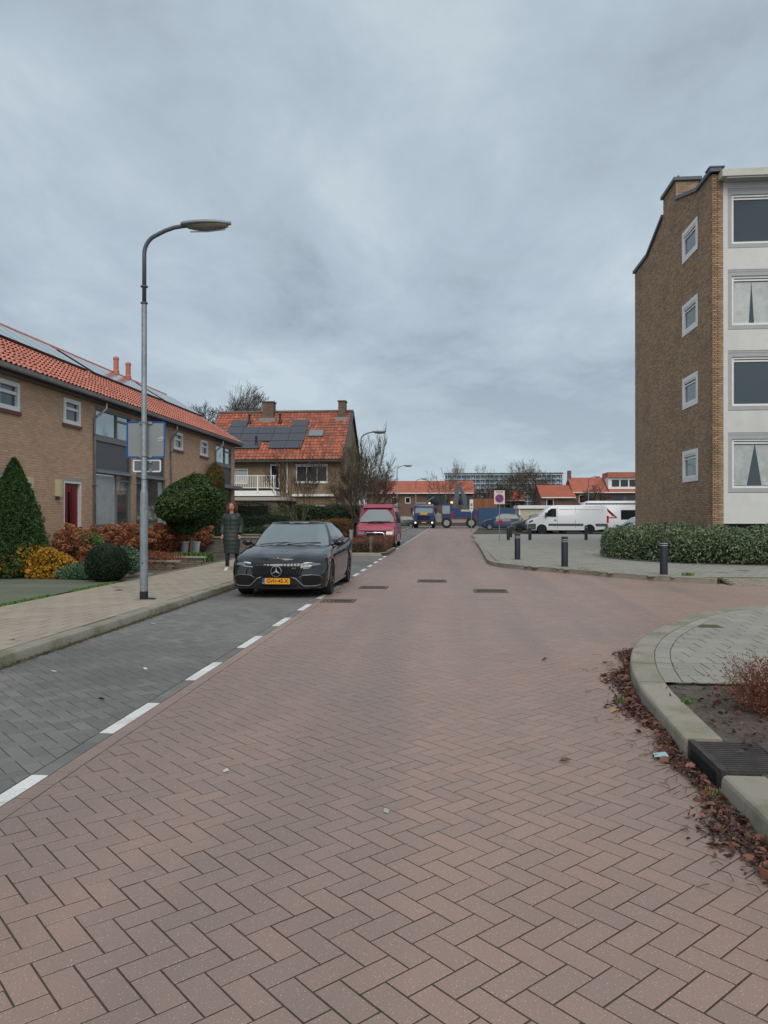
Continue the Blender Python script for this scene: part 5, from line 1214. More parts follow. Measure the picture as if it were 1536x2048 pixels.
# --- white panel van seen from its left side, nose to the left
M_wp = mat('white_paint', (.66, .68, .71), rough=.35, coat=.5); M_dg = mat('grey_trim', (.06, .075, .08), rough=.6)
def sideways(o, flip=True): o.rotation_euler = (0, 0, math.radians(-90)); return o     # local +y -> world +x, local +x -> world -y
v = sideways(empty('panel_van', (6.35, 65.2, 0), label='white long panel van with its nose to the left, behind the bollards', cat='van'))
pr = [(.12, .30), (.02, .40), (.0, .75), (.08, 1.02), (.35, 1.18), (.95, 1.38), (1.65, 2.12), (1.95, 2.30), (2.4, 2.36), (6.3, 2.36), (6.45, 2.28), (6.62, 1.2), (6.62, .42)]
b_, tw = profile_body('body', M_wp, v, pr, .98, .10, (1.2, .12), (1.18, 5.05), .43, .36)
box('underbody', M_under, v, -.8, .8, .4, 6.3, .2, .75)
for s_ in (-1, 1):
    side_panel('side_window', M_glassd, v, [(1.42, 1.42), (2.36, 1.42), (2.36, 2.08), (1.98, 2.08), (1.72, 1.92)], .98, tw, s_)
    side_panel('window_reflection_panel', M_sideglass, v, [(1.95, 1.46), (2.30, 1.46), (2.30, 2.04), (2.02, 2.04)], .98, tw, s_, .010)
    side_panel('rub_strip', M_dg, v, [(1.72, .66), (4.55, .66), (4.55, .84), (1.72, .84)], .98, tw, s_, .012); side_panel('rub_strip', M_dg, v, [(5.55, .62), (6.5, .62), (6.5, .84), (5.5, .84)], .98, tw, s_, .012)
    side_panel('bumper_side', M_dg, v, [(.05, .34), (.70, .34), (.72, .80), (.55, .86), (.05, .80)], .98, tw, s_, .012)
    side_panel('headlight', M_lens, v, [(.10, .86), (.48, 1.0), (.46, 1.16), (.16, 1.06)], .98, tw, s_, .010)
    side_panel('tail_light', M_tail, v, [(6.42, .92), (6.58, .92), (6.58, 1.48), (6.42, 1.48)], .98, tw, s_, .012)
    for y in (2.44, 3.9): side_panel('door_gap', M_dg, v, [(y, .45), (y+.02, .45), (y+.02, 2.2), (y, 2.2)], .98, tw, s_, .002)
    side_panel('swage_line', mat('white_shade', (.55, .57, .60), rough=.4), v, [(2.6, 2.0), (6.2, 2.0), (6.2, 2.03), (2.6, 2.03)], .98, tw, s_, .008)
    MB().box(s_*1.02, s_*1.24, 1.45, 1.58, 1.42, 1.75).build('wing_mirror', M_black, v)
    for yw in (1.18, 5.05): wheel(v, (s_*.86, yw, .36), .36, .22, s_, M_rim, 6, .60)
    side_panel('door_handle', M_black, v, [(2.20, 1.12), (2.36, 1.12), (2.36, 1.17), (2.20, 1.17)], .98, tw, s_, .025)
front_panel('windshield', M_carglass, v, -.82, .82, (.98, 1.42), (1.62, 2.07), off=.012, x2=-.74, x3=.74); front_panel('bumper', M_dg, v, -.9, .9, (.015, .42), (.0, .78), off=.012)
# --- motorhome behind it
v = sideways(empty('motorhome', (10.9, 71.5, 0), label='white motorhome with red and black stripes, partly hidden by the white van', cat='motorhome'))
pr = [(.1, .4), (.0, .6), (.05, 1.0), (.5, 1.3), (.95, 2.2), (1.1, 2.55), (1.6, 2.82), (7.2, 2.82), (7.35, 2.7), (7.4, .5)]
b_, tw = profile_body('body', M_wp, v, pr, 1.1, .08, (2., .04), (1.2, 5.2), .42, .36); box('underbody', M_under, v, -.9, .9, .4, 7, .2, .75)
for s_ in (-1, 1):
    side_panel('dark_band', M_cop, v, [(1.2, 2.50), (7.2, 2.50), (7.2, 2.62), (1.2, 2.62)], 1.1, tw, s_, .012)
    side_panel('side_window', M_glassd, v, [(4.35, 1.15), (6.1, 1.15), (6.1, 2.0), (4.35, 2.0)], 1.1, tw, s_, .02)
    side_panel('stripe', M_tail, v, [(3.6, 1.45), (3.85, 1.45), (3.0, 2.3), (2.75, 2.3)], 1.1, tw, s_, .010); side_panel('stripe', M_black, v, [(3.9, 1.3), (4.05, 1.3), (3.15, 2.15), (3.0, 2.2)], 1.1, tw, s_, .010)
    side_panel('stripe', M_tail, v, [(1.6, 1.28), (3.9, 1.28), (3.9, 1.36), (1.6, 1.36)], 1.1, tw, s_, .010)
    for yw in (1.2, 5.2): wheel(v, (s_*.95, yw, .34), .34, .22, s_, M_rims, 6, .62)
# --- small cars in the lot
def hatch(loc, rz, paint, label, L_=4.2, H_=1.5, suv=False, rim=None, wd=.88):
    v = empty('parked_car', loc, rz, label, 'car', 'cars in the parking lot'); k = L_/4.2; h = H_/1.5
    pr = [(.12*k, .24), (.0, .36), (.02, .62*h), (.18*k, .78*h), (1.05*k, .96*h), (1.75*k, 1.38*h), (2.2*k, 1.48*h), (3.1*k, 1.48*h), (3.75*k, 1.36*h), (4.08*k, 1.0*h), (4.18*k, .85*h), (4.18*k, .34)]
    b_, tw = profile_body('body', paint, v, pr, wd, .08, (.9*h, .20), (.82*k, 3.38*k), .35, .32); box('underbody', M_under, v, -.7, .7, .3, L_-.3, .18, .65)
    for s_ in (-1, 1):
        side_panel('side_window', M_sideglass, v, [(1.35*k, .98*h), (2.3*k, .98*h), (2.3*k, 1.36*h), (1.9*k, 1.34*h)], wd, tw, s_); side_panel('side_window', M_sideglass, v, [(2.38*k, .98*h), (3.72*k, 1.0*h), (3.45*k, 1.36*h), (2.38*k, 1.37*h)], wd, tw, s_)
        side_panel('headlight', M_lens, v, [(.08*k, .64*h), (.45*k, .72*h), (.42*k, .80*h), (.12*k, .74*h)], wd, tw, s_, .008); side_panel('tail_light', M_tail, v, [(3.98*k, .82*h), (4.14*k, .82*h), (4.1*k, 1.02*h), (3.92*k, 1.02*h)], wd, tw, s_, .008)
        MB().ell((s_*(wd+.06), 1.4*k, 1.02*h), (.09, .06, .06), 8, 6).build('wing_mirror', paint, v, smooth=True)
        for yw in (.82*k, 3.38*k): wheel(v, (s_*(wd-.11), yw, .32), .32, .2, s_, rim or M_rims, 6, .66)
    front_panel('windshield', M_carglass, v, -.72, .72, (1.08*k, .99*h), (1.72*k, 1.36*h), off=.012, x2=-.60, x3=.60)
    return v
navy = mat('navy_paint', (.018, .040, .085), rough=.3, coat=.8); blk = mat('dark_paint', (.02, .022, .024), rough=.3, coat=.8); sbl = mat('sky_blue_paint', (.10, .22, .42), rough=.3, coat=.8); dgr = mat('graphite_paint', (.035, .045, .042), rough=.35, coat=.7); redp = mat('red_paint', (.30, .02, .03), rough=.3, coat=.8); slv = mat('silver_paint', (.45, .48, .50), rough=.3, metal=.4, coat=.6)
Q = math.radians(-90)
hatch((3.3, 83, 0), Q, navy, 'navy blue people carrier left of the no-parking sign post', 4.5, 1.75)
hatch((6.3, 79, 0), Q, blk, 'black off-road car parked behind the no-parking sign', 4.4, 1.65)
hatch((8.1, 76, 0), Q, sbl, 'light blue car behind the two far bollards', 4.0, 1.5)
hatch((5.35, 70.2, 0), Q, dgr, 'dark graphite car with its nose behind the bollards left of the white van', 4.4, 1.5, rim=M_rim)
hatch((6.55, 68.2, 0), Q, redp, 'red car just visible behind the bonnet of the white van', 4.0, 1.52)
hatch((13.0, 60.5, 0), math.radians(-60), slv, 'silver car with blue reflections beside the apartment block hedge', 4.3, 1.45)
hatch((-8.2, 96, 0), Q, dgr, 'dark car standing crosswise at the street end, left of the blue truck', 4.2, 1.45)
# --- blue truck and excavator at the end of the street
M_tb2 = mat('truck_blue', (.015, .035, .13), rough=.4, coat=.4); M_amber = mat('amber_beacon', (1., .45, .05), rough=.3, emit=((1., .42, .08), 2.5)); M_lit = mat('lit_headlight', (1, .95, .8), rough=.3, emit=((1., .93, .75), 1.))
v = empty('tipper_truck', (-3.05, 90, 0), label='dark blue truck facing the camera with a lit amber beacon', cat='truck')
pr = [(.1, .55), (.0, .6), (.0, 1.5), (.12, 2.5), (.3, 2.75), (1.9, 2.85), (1.95, .6)]
b_, tw = profile_body('cab', M_tb2, v, pr, 1.2, .08, (1.6, .06), (), .5, .5)
front_panel('windshield', M_carglass, v, -1.0, 1.0, (.03, 1.62), (.11, 2.42), off=.012, x2=-.95, x3=.95); front_panel('grille', M_under, v, -.75, .75, (0, .95), (0, 1.5), off=.01); box('bumper', M_black, v, -1.2, 1.2, -.10, .3, .45, .85)
for k in range(4): front_panel('grille_bar', M_tb2, v, -.7, .7, (0, 1.0+k*.13), (0, 1.04+k*.13), off=.02)
front_panel('chrome_bar', M_chrome, v, -.75, .75, (0, 1.50), (0, 1.56), off=.03)
text('M.v.B', .24, M_plate, v, (0, -.03, 1.76-.16), (math.pi/2, 0, 0), 'cab_lettering', .004, .008) if False else box('yellow_lettering_board', M_plate, v, -.42, .42, -.02, -.008, 1.60, 1.80)
box('number_plate', M_plate, v, -.26, .26, -.12, -.101, .62, .74)
for s_ in (-1, 1):
    MB().lathe([(.10, 0), (.10, .04), (.05, .05)], 12, axis='y').build('headlight', M_lit, v, loc=(s_*.98, -.15, .66)); box('wing_mirror', M_black, v, s_*1.42-.12, s_*1.42+.12, .1, .2, 1.7, 2.4); MB().tube([(s_*1.15, .25, 2.4), (s_*1.4, .15, 2.35)], .03, 5).build('mirror_arm', M_black, v)
    for yw in (1.1, 4.6, 5.9): wheel(v, (s_*1.05, yw, .5), .5, .3, s_, M_rim, 6, .6)
box('chassis', M_under, v, -.5, .5, 1.5, 7.5, .6, 1.0); box('load_body', M_tb2, v, -1.22, 1.22, 2.2, 7.4, 1.0, 2.5); box('sun_visor', M_tb2, v, -1.05, 1.05, -.12, .2, 2.46, 2.56)
MB().lathe([(.09, 0), (.09, .14), (.04, .18)], 10).build('beacon', M_amber, v, loc=(.65, .6, 2.86)); box('roof_rack', M_signb, v, -1.0, .3, .8, 1.4, 2.86, 3.05)
# truck crane behind the cab
MB().tube([(0.4, 2.1, 1.0), (.4, 2.1, 3.2), (1.2, 2.1, 3.7)], .14, 6).build('loader_crane', M_cop, v)
v = empty('wheeled_excavator', (.55, 91, 0), label='blue wheeled excavator with raised folded arm and amber beacon', cat='excavator')
box('chassis', mat('machine_grey', (.30, .29, .27), rough=.7), v, -1.6, 2.2, .3, 1.9, .65, 1.05); 
MB().prism([(-2.1, .7), (-1.25, .7), (-1.25, 1.6), (-2.6, 2.0)], .2, 1.9, 'y').build('dozer_blade', MATS['machine_grey'], v)
MB().prism([(-.75, 1.25), (2.55, 1.25), (2.7, 1.6), (2.5, 2.25), (-.2, 2.35), (-.75, 1.7)], .1, 2.1, 'y').build('engine_body', M_tb2, v)
MB().prism([(-1.5, 1.15), (-.45, 1.15), (-.3, 2.75), (-.9, 2.95), (-1.55, 2.8)], -.0, 1.0, 'y').build('cab', M_tb2, v)
box('cab_window', M_carglass, v, -1.45, -.55, -.02, -.001, 1.7, 2.65); box('counterweight', M_tb2, v, 1.9, 2.75, .05, 2.15, 1.2, 1.9)
box('lettering_panel', mat('pale_green_letters', (.45, .48, .30), rough=.5), v, .75, 1.75, .085, .099, 1.95, 2.2)
box('warning_board', M_tail, v, -.55, -.20, .06, .095, 1.3, 1.95); box('warning_board', M_tail, v, 2.35, 2.6, .03, .049, 1.25, 1.55)
bm = MB().loft([[(-.55, 1.1, 1.9), (.1, 1.1, 1.9), (.1, 1.6, 1.9), (-.55, 1.6, 1.9)], [(-.1, 1.1, 3.6), (.55, 1.1, 3.6), (.55, 1.6, 3.6), (-.1, 1.6, 3.6)], [(.1, 1.15, 5.1), (.5, 1.15, 5.2), (.5, 1.55, 5.2), (.1, 1.55, 5.1)]]).build('boom', M_cop, v)
MB().loft([[(.3, 1.12, 5.1), (.8, 1.12, 4.9), (.8, 1.4, 4.9), (.3, 1.4, 5.1)], [(.85, 1.12, 3.8), (1.4, 1.12, 3.8), (1.4, 1.4, 3.8), (.85, 1.4, 3.8)], [(1.1, 1.12, 2.7), (1.5, 1.12, 2.7), (1.5, 1.4, 2.7), (1.1, 1.4, 2.7)]]).build('stick', M_cop, v)
MB().tube([(.0, 1.4, 2.4), (.2, 1.4, 3.9)], .09, 6).build('hydraulic_ram', M_chrome, v); MB().lathe([(.12, 0), (.12, .16), (.05, .2)], 10).build('beacon', M_amber, v, loc=(-.35, .9, 2.95))
MB().prism([(.9, 2.6), (1.5, 2.65), (1.6, 2.3), (1.3, 2.05), (.9, 2.2)], .9, 1.8, 'y').build('bucket', M_cop, v)
for x in (-.95, 1.95):
    for y in (.15, 1.95):
        w_ = MB().lathe([(.36, -.2), (.58, -.2), (.62, -.12), (.62, .12), (.58, .2), (.36, .2)], 22, axis='y').build('wheel', M_rubber, v, loc=(x, y, .62)); MB().lathe([(.34, -.205), (.30, -.16), (.1, -.12), (.05, -.2)], 16, axis='y').build('rim', MATS['machine_grey'], w_)
# ================================================================ PERSON
def skin_body(name, m, parent, nodes, edges, radii, levels=2, root=0):
    me = bpy.data.meshes.new(name); me.from_pydata(nodes, edges, []); o = link(name, me, parent); sk_ = o.modifiers.new('s', 'SKIN'); 
    for i, r in enumerate(radii): me.skin_vertices[0].data[i].radius = (r, r) if isinstance(r, float) else r
    me.skin_vertices[0].data[root].use_root = True; sk_.use_smooth_shade = True
    sb = o.modifiers.new('b', 'SUBSURF'); sb.levels = levels; sb.render_levels = levels
    dg = bpy.context.evaluated_depsgraph_get(); dg.update(); me2 = bpy.data.meshes.new_from_object(o.evaluated_get(dg)); o.modifiers.clear(); o.data = me2; bpy.data.meshes.remove(me)
    me2.materials.clear(); me2.materials.append(m); me2.polygons.foreach_set('use_smooth', [True]*len(me2.polygons)); return o
M_skin = mat('skin', (.46, .24, .18), rough=.55); M_coat = mat('green_quilted_coat', (.024, .040, .034), (.019, .032, .028), rough=.6, grain=(9, .15)); M_hair = mat('auburn_hair', (.14, .045, .025), (.08, .025, .016), rough=.7, rnd=True); M_jean = mat('dark_trousers', (.014, .014, .024), rough=.9); M_shoe = mat('white_trainer', (.66, .65, .64), rough=.6)
p = empty('person', (-5.70, 19.75, .12), math.radians(4), label='woman walking on the pavement in a long dark green quilted coat, auburn hair, white trainers', cat='person')
# local frame: faces -y; her right is -x in the picture
bd = [(0, 0, .95), (0, 0, 1.15), (0, 0, 1.36), (0, -.01, 1.47), (0, -.015, 1.53), (0, -.02, 1.61), (0, -.02, 1.71),
      (.09, 0, .92), (.09, -.10, .50), (.085, -.17, .10), (.085, -.26, .045),        # leading leg
      (-.09, 0, .92), (-.085, .10, .52), (-.08, .34, .17), (-.08, .30, .07),
      (.16, 0, 1.38), (.225, .03, 1.14), (.228, -.10, .93), (-.16, 0, 1.38), (-.225, .02, 1.14), (-.228, -.10, .95)]
nodes = [(-x, y, z) for x, y, z in bd]
ed = [(0, 1), (1, 2), (2, 3), (3, 4), (4, 5), (5, 6), (0, 7), (7, 8), (8, 9), (9, 10), (0, 11), (11, 12), (12, 13), (13, 14), (2, 15), (15, 16), (16, 17), (2, 18), (18, 19), (19, 20)]
rd = [.11, .105, .10, .05, .055, .085, .075, .07, .045, .03, .024, .07, .045, .03, .024, .045, .04, .03, .045, .04, .03]
skin_body('body', M_skin, p, nodes, ed, [float(r) for r in rd])
# face
fc = MB().ell((0, -.030, 1.635), (.073, .088, .108), 18, 14).build('head', M_skin, p, smooth=True)
MB().loft([[(-.007, -.112, 1.66), (.007, -.112, 1.66), (0, -.116, 1.665)], [(-.015, -.116, 1.615), (.015, -.116, 1.615), (0, -.140, 1.62)]]).build('nose', M_skin, fc, smooth=True)
MB().ell((0, -.108, 1.585), (.024, .010, .007), 10, 6).build('mouth', mat('lips', (.30, .09, .08), rough=.5), fc, smooth=True)
for s_ in (-1, 1):
    MB().ell((s_*.030, -.104, 1.648), (.013, .008, .007), 8, 6).build('eye', mat('eye_dark', (.03, .02, .02), rough=.3), fc, smooth=True); MB().ell((s_*.031, -.110, 1.668), (.018, .006, .004), 8, 4).build('eyebrow', M_hair, fc, smooth=True); MB().ell((s_*.075, -.02, 1.63), (.012, .022, .03), 8, 6).build('ear', M_skin, fc, smooth=True)
hr = MB().ell((0, .015, 1.685), (.100, .098, .090), 16, 10).build('hair', M_hair, p, smooth=True)
rg = np.random.default_rng(3); hb = MB()
for k in range(330):
    a = rg.uniform(-.15*math.pi, 1.15*math.pi); x0, y0 = .098*math.cos(a), .02+.085*math.sin(a); z0 = rg.uniform(1.60, 1.755); rr = rg.uniform(.95, 1.42)
    if z0 > 1.70: x0 *= .8; y0 *= .8
    pts = [(x0*rr+.014*math.sin(i*2.1+k), y0*rr+.012*math.cos(i*2.4+k)-.006*i*(1 if y0 < .02 else 0), z0-i*.030) for i in range(5)]
    hb.tube(pts, [.012, .014, .013, .010, .004], 4)
hb.build('hair_curls', M_hair, hr, smooth=True)
# quilted coat: ringed horizontal baffles, A-line hem at mid shin
rings = []; zsq = np.linspace(.42, 1.46, 79)
for z in zsq:
    t = (z-.42)/1.04; q = .007*abs(math.sin((z-.42)/.104*math.pi))
    wx = float(np.interp(z, [.42, .60, .80, .98, 1.15, 1.34, 1.42, 1.46], [.185, .205, .225, .22, .205, .22, .17, .10]))+q; wy = float(np.interp(z, [.42, .8, 1.1, 1.34, 1.46], [.185, .185, .15, .145, .085]))+q
    cy = float(np.interp(z, [.42, .8, 1.0], [-.02, -.01, 0])); n = 28
    rings.append([(wx*math.cos(2*math.pi*i/n)*(1+.03*math.sin(3*2*math.pi*i/n+z*4)*(1-t)), cy+wy*math.sin(2*math.pi*i/n)*(1+.05*math.sin(2*2*math.pi*i/n+z*6)*(1-t)), z) for i in range(n)])
ct = MB().loft(rings).build('coat', M_coat, p, smooth=True); fixn(ct)
MB().box(-.006, .006, -.172, -.15, .50, 1.42).build('zip', M_black, ct)
def sleeve(P, R):
    rings = []; P = [Vector(a) for a in P]
    for i in range(41):
        t = i/40*(len(P)-1); k = min(len(P)-2, int(t)); c = P[k].lerp(P[k+1], t-k); dd = (P[k+1]-P[k]).normalized(); r = R[k]+(R[k+1]-R[k])*(t-k)+.005*abs(math.sin(i*.55)); u = dd.orthogonal().normalized(); w_ = dd.cross(u)
        rings.append([c+(u*math.cos(2*math.pi*j/12)+w_*math.sin(2*math.pi*j/12))*r for j in range(12)])
    fixn(MB().loft(rings).build('sleeve', M_coat, ct, smooth=True))
sleeve([(-.10, 0, 1.42), (-.195, .0, 1.36), (-.235, .03, 1.15), (-.232, -.09, .945)], [.085, .080, .066, .052]); sleeve([(.10, 0, 1.42), (.195, .0, 1.36), (.245, .03, 1.15), (.238, -.11, .945)], [.085, .080, .066, .052])
MB().tube([(.10*math.cos(a), .02+.095*math.sin(a), 1.455+.02*math.sin(a)) for a in np.linspace(-math.pi*.42, math.pi*1.42, 16)], [.035]*16, 8).build('collar', M_coat, ct, smooth=True)
for s_, yy in ((1, -.12), (-1, -.10)):     # hands: palm and five fingers, gently curled
    if s_ < 0: base = Vector((-.230, -.115, .925))
    else: base = Vector((.238, -.135, .925))
    hn = [tuple(base), tuple(base+Vector((0, -.012, -.045)))]; he = [(0, 1)]; hrad = [.022, .026]
    for k in range(4):
        x = (-.024+.016*k); i0 = len(hn); l = (.026, .030, .029, .023)[k]
        hn += [tuple(base+Vector((x, -.018, -.075))), tuple(base+Vector((x, -.032, -.075-l))), tuple(base+Vector((x, -.022, -.078-l*1.7)))]; he += [(1, i0), (i0, i0+1), (i0+1, i0+2)]; hrad += [.0085, .008, .007]
    i0 = len(hn); hn += [tuple(base+Vector((-s_*.030, -.02, -.03))), tuple(base+Vector((-s_*.036, -.035, -.06)))]; he += [(0, i0), (i0, i0+1)]; hrad += [.010, .008]
    skin_body('hand', M_skin, p, hn, he, [float(r) for r in hrad], 1)
for s_, kn, ft in ((-1, (-.09, -.10, .50), (-.085, -.17, .09)), (1, (.085, .10, .52), (.08, .34, .19))):
    MB().tube([(s_*.08, 0, .85), kn, ((kn[0]+ft[0])/2, (kn[1]+ft[1])/2+.012, (kn[2]+ft[2])/2), ft], [.085, .062, .054, .046], 12).build('trouser_leg', M_jean, p, smooth=True)
def shoe(x, y, z, pitch):
    pr = [(-.045, .0), (-.05, .035), (-.03, .075), (.03, .085), (.09, .06), (.17, .045), (.215, .025), (.215, .0)]; rings = []
    for xx, k in ((-.043, .7), (-.036, 1), (.036, 1), (.043, .7)): rings.append([(xx*(1 if a < .12 else .85), -a, b*k) for a, b in pr])
    o = fixn(MB().loft(rings).build('shoe', M_shoe, p, loc=(x, y, z), rot=(pitch, 0, 0))); autosm(o, 60)
shoe(-.085, -.17, 0., 0); shoe(.08, .35, .105, math.radians(38))
# ================================================================ STREET FURNITURE
def lamp(loc, label, h=6.33, s=1., rz=0., foot=True):
    t = empty('street_lamp', loc, rz, label, 'street lamp', 'curved street lamps along the left pavement')
    MB().lathe([(.066, 0), (.066, 1.77), (.060, 1.83), (.045, 1.87), (.045, 4.95), (.040, 5.02)], 20, c=(0, 0, 0)).build('pole', M_steel, t, smooth=False)
    autosm(t.children[0], 40)
    c = [(0, 0, 5.0), (0, 0, 5.85)]+[(.30-.30*math.cos(a), 0, 5.85+.33*math.sin(a)) for a in np.linspace(.15, 1.25, 7)]+[(.36, 0, 6.235), (.52, 0, 6.285), (.68, 0, 6.305), (.84, 0, 6.312)]
    MB().tube(c, .035, 12).build('arm', M_steeld, t, smooth=True)
    for z in (5.02, 5.30): MB().lathe([(.037, -.012), (.062, -.01), (.062, .01), (.037, .012)], 12, c=(0, 0, z)).build('collar', M_steeld, t)
    # lantern: shallow boat-shaped shell, clear underside
    rings = []
    for k in range(13):
        u = k/12; x = .66+.84*u; w_ = .155*math.sin(math.pi*min(1, (u+.12)/1.12))**.55 if u < 1 else .02; top = .055*math.sin(math.pi*min(.97, u*.78+.2))**.5+.02; bot = -.10*math.sin(math.pi*min(1, max(0, (u-.02)/.98)))**.6
        rings.append([(x, w_*math.cos(a), 6.315+(top if math.sin(a) > 0 else -bot*.0+.03)*math.sin(a)*(1 if math.sin(a) > 0 else .6)) for a in np.linspace(0, 2*math.pi, 16, endpoint=False)])
    fixn(MB().loft(rings).build('lantern_hood', M_signb, t, smooth=True))
    rings = []
    for k in range(11):
        u = k/10; x = .76+.68*u; w_ = .125*math.sin(math.pi*(.06+.88*u))**.5; b = .085*math.sin(math.pi*(.1+.8*u))**.6
        rings.append([(x, w_*math.cos(a), 6.30-b*abs(math.sin(a))) for a in np.linspace(math.pi, 2*math.pi, 9)])
    MB().loft(rings, closed=False, caps=False).build('lantern_glass', mat('lamp_bowl', (.20, .18, .14), rough=.15, spec=.8), t, smooth=True)
    MB().tube([(.80, .0, 6.205), (1.1, .0, 6.20), (1.40, .0, 6.225)], .012, 6).build('lantern_rim', M_refl, t)
    if foot:
        MB().lathe([(.070, -.01), (.070, .14), (.066, .142)], 20).build('base_sleeve', M_rubber, t); MB().box(.06, .20, -.02, .02, .012, .03).build('base_bracket', M_black, t)
        MB().lathe([(.018, .066), (.018, .071)], 10, axis='y', c=(0, -.14, 0)).build('inspection_cap', M_steeld, t, loc=(0, .005, .62), rot=(0, 0, 0))
        MB().lathe([(.047, 2.02), (.047, 2.035)], 16).build('green_band', mat('green_tape', (.02, .12, .09), rough=.5), t)
        MB().prism([(-.16, -.14), (.16, -.14), (.16, .16), (-.16, .16)], -.001, .006).build('base_slab', M_kerb, t)
    return t
lamp((-5.16, 12.62, .12), 'grey street lamp nearest the camera, on the left pavement with two sign backs')
lamp((-5.22, 45, .12), 'second street lamp, rising behind the brown beech hedge left of the crimson camper van', foot=False)
lamp((-5.22, 76, .12), 'street lamp beyond the crimson camper van, third along the left side', foot=False)
lamp((-4.6, 104, .12), 'street lamp in front of the far terrace, left of the blue truck', foot=False)
lamp((-.6, 112, .1), 'small far street lamp between the blue truck and the far terrace', foot=False)
lamp((17.6, 100, .1), 'far street lamp behind the motorhome', foot=False)
# rounded traffic sign seen from behind
def rrect(w_, h, r, n=6):
    o = []
    for cx, cz, a0 in ((w_/2-r, h/2-r, 0), (-w_/2+r, h/2-r, 90), (-w_/2+r, -h/2+r, 180), (w_/2-r, -h/2+r, 270)):
        for k in range(n+1): a = math.radians(a0+90*k/n); o.append((cx+r*math.cos(a), cz+r*math.sin(a)))
    return o
def signback(loc, w_, h, rimm, backm, label, r=.03, rz=0.):
    t = empty('traffic_sign', loc, rz, label, 'traffic sign')
    MB().prism(rrect(w_, h, r), .0, .004, 'y').build('rim_plate', rimm, t); MB().prism(rrect(w_-.055, h-.055, r*.6), -.006, -.001, 'y').build('sign_back', backm, t)
    fr = MB(); o, i_ = rrect(w_, h, r), rrect(w_-.035, h-.035, r*.7); n = len(o)
    fr.add([(x, -.012, z) for x, z in o]+[(x, -.012, z) for x, z in i_]+[(x, .0, z) for x, z in o]+[(x, 0, z) for x, z in i_], [(k, (k+1) % n, n+(k+1) % n, n+k) for k in range(n)]+[(k, 2*n+k, 2*n+(k+1) % n, (k+1) % n) for k in range(n)]+[(n+k, n+(k+1) % n, 3*n+(k+1) % n, 3*n+k) for k in range(n)])
    fixn(fr.build('rim', rimm, t)); return t
t = signback((-5.16, 12.70, 2.83), .66, .62, M_blue, M_signb, 'square grey back of a blue-rimmed traffic sign on the nearest lamp post', rz=math.radians(5))
for z in (.285, -.285): MB().box(-.11, -.045, -.03, -.007, z-.018, z+.018).box(.045, .11, -.03, -.007, z-.018, z+.018).tube([(.05*math.cos(a), -.08-.05*math.sin(a), z) for a in np.linspace(-.6, math.pi+.6, 10)], .008, 5).build('bracket', M_steel, t)
MB().box(.20, .30, -.0068, -.0062, .02, .035).box(.24, .30, -.0068, -.0062, .045, .055).box(.20, .27, -.0068, -.0062, -.015, -.005).build('sticker', M_refl, t)
t = signback((-5.14, 12.70, 2.385), .48, .21, M_signw, mat('sign_back_dark', (.12, .13, .135), rough=.5), 'small white-rimmed plate seen from behind below the square sign', rz=math.radians(5))
MB().box(-.09, -.045, -.03, -.007, .05, .09).box(.045, .09, -.03, -.007, .05, .09).box(-.09, -.045, -.03, -.007, -.09, -.05).box(.045, .09, -.03, -.007, -.09, -.05).build('bracket', M_steel, t)
t = signback((-5.25, 44.9, 2.85), .52, .74, M_signw, mat('sign_back_mid', (.30, .32, .33), rough=.5), 'upright plate seen from behind on the lamp post by the camper van')
# no-parking zone sign
t = empty('no_parking_sign', (2.71, 42.7, .12), label='white no-parking zone sign with red and blue disc on a thin post', cat='traffic sign')
MB().tube([(0, 0, 0), (0, 0, 2.78)], .028, 10).build('post', M_steel, t); MB().box(-.29, .29, -.045, -.03, 2.03, 2.78).build('sign_plate', M_signw, t)
MB().lathe([(.235, 0), (.235, -.006)], 32, axis='y').build('red_ring', M_signr, t, loc=(0, -.046, 2.34)); MB().lathe([(.175, 0), (.175, -.006)], 32, axis='y').build('blue_disc', M_blue, t, loc=(0, -.053, 2.34))
a = math.radians(-45); ca, sa_ = math.cos(a), math.sin(a)
MB().add([(x*ca-z*sa_, -.061, 2.34+x*sa_+z*ca) for x, z in ((-.18, -.028), (.18, -.028), (.18, .028), (-.18, .028))], [(0, 1, 2, 3)]).build('red_bar', M_signr, t)
text('ZONE', .13, M_black, t, (0, -.047, 2.69), (math.pi/2, 0, 0), 'sign_lettering', .001, .001)
MB().lathe([(.16, 0), (.16, -.01)], 16, axis='y').build('red_reflector', M_tail, t, loc=(.06, -.04, 1.02), rot=(0, 0, 0)).scale = (.7, 1, .9)
t = empty('direction_sign', (1.93, 70, 0), label='tall narrow white sign on a post left of the navy people carrier', cat='traffic sign')
MB().tube([(0, 0, 0), (0, 0, 3.0)], .03, 8).build('post', M_steel, t); MB().prism([(-.16, 2.0), (.0, 1.75), (.16, 2.0), (.16, 2.95), (-.16, 2.95)], -.05, -.035, 'y').build('sign_plate', M_signw, t); MB().box(-.10, .10, -.06, -.051, 2.35, 2.6).box(-.10, .10, -.06, -.051, 2.1, 2.2).build('sign_print', M_signb, t)
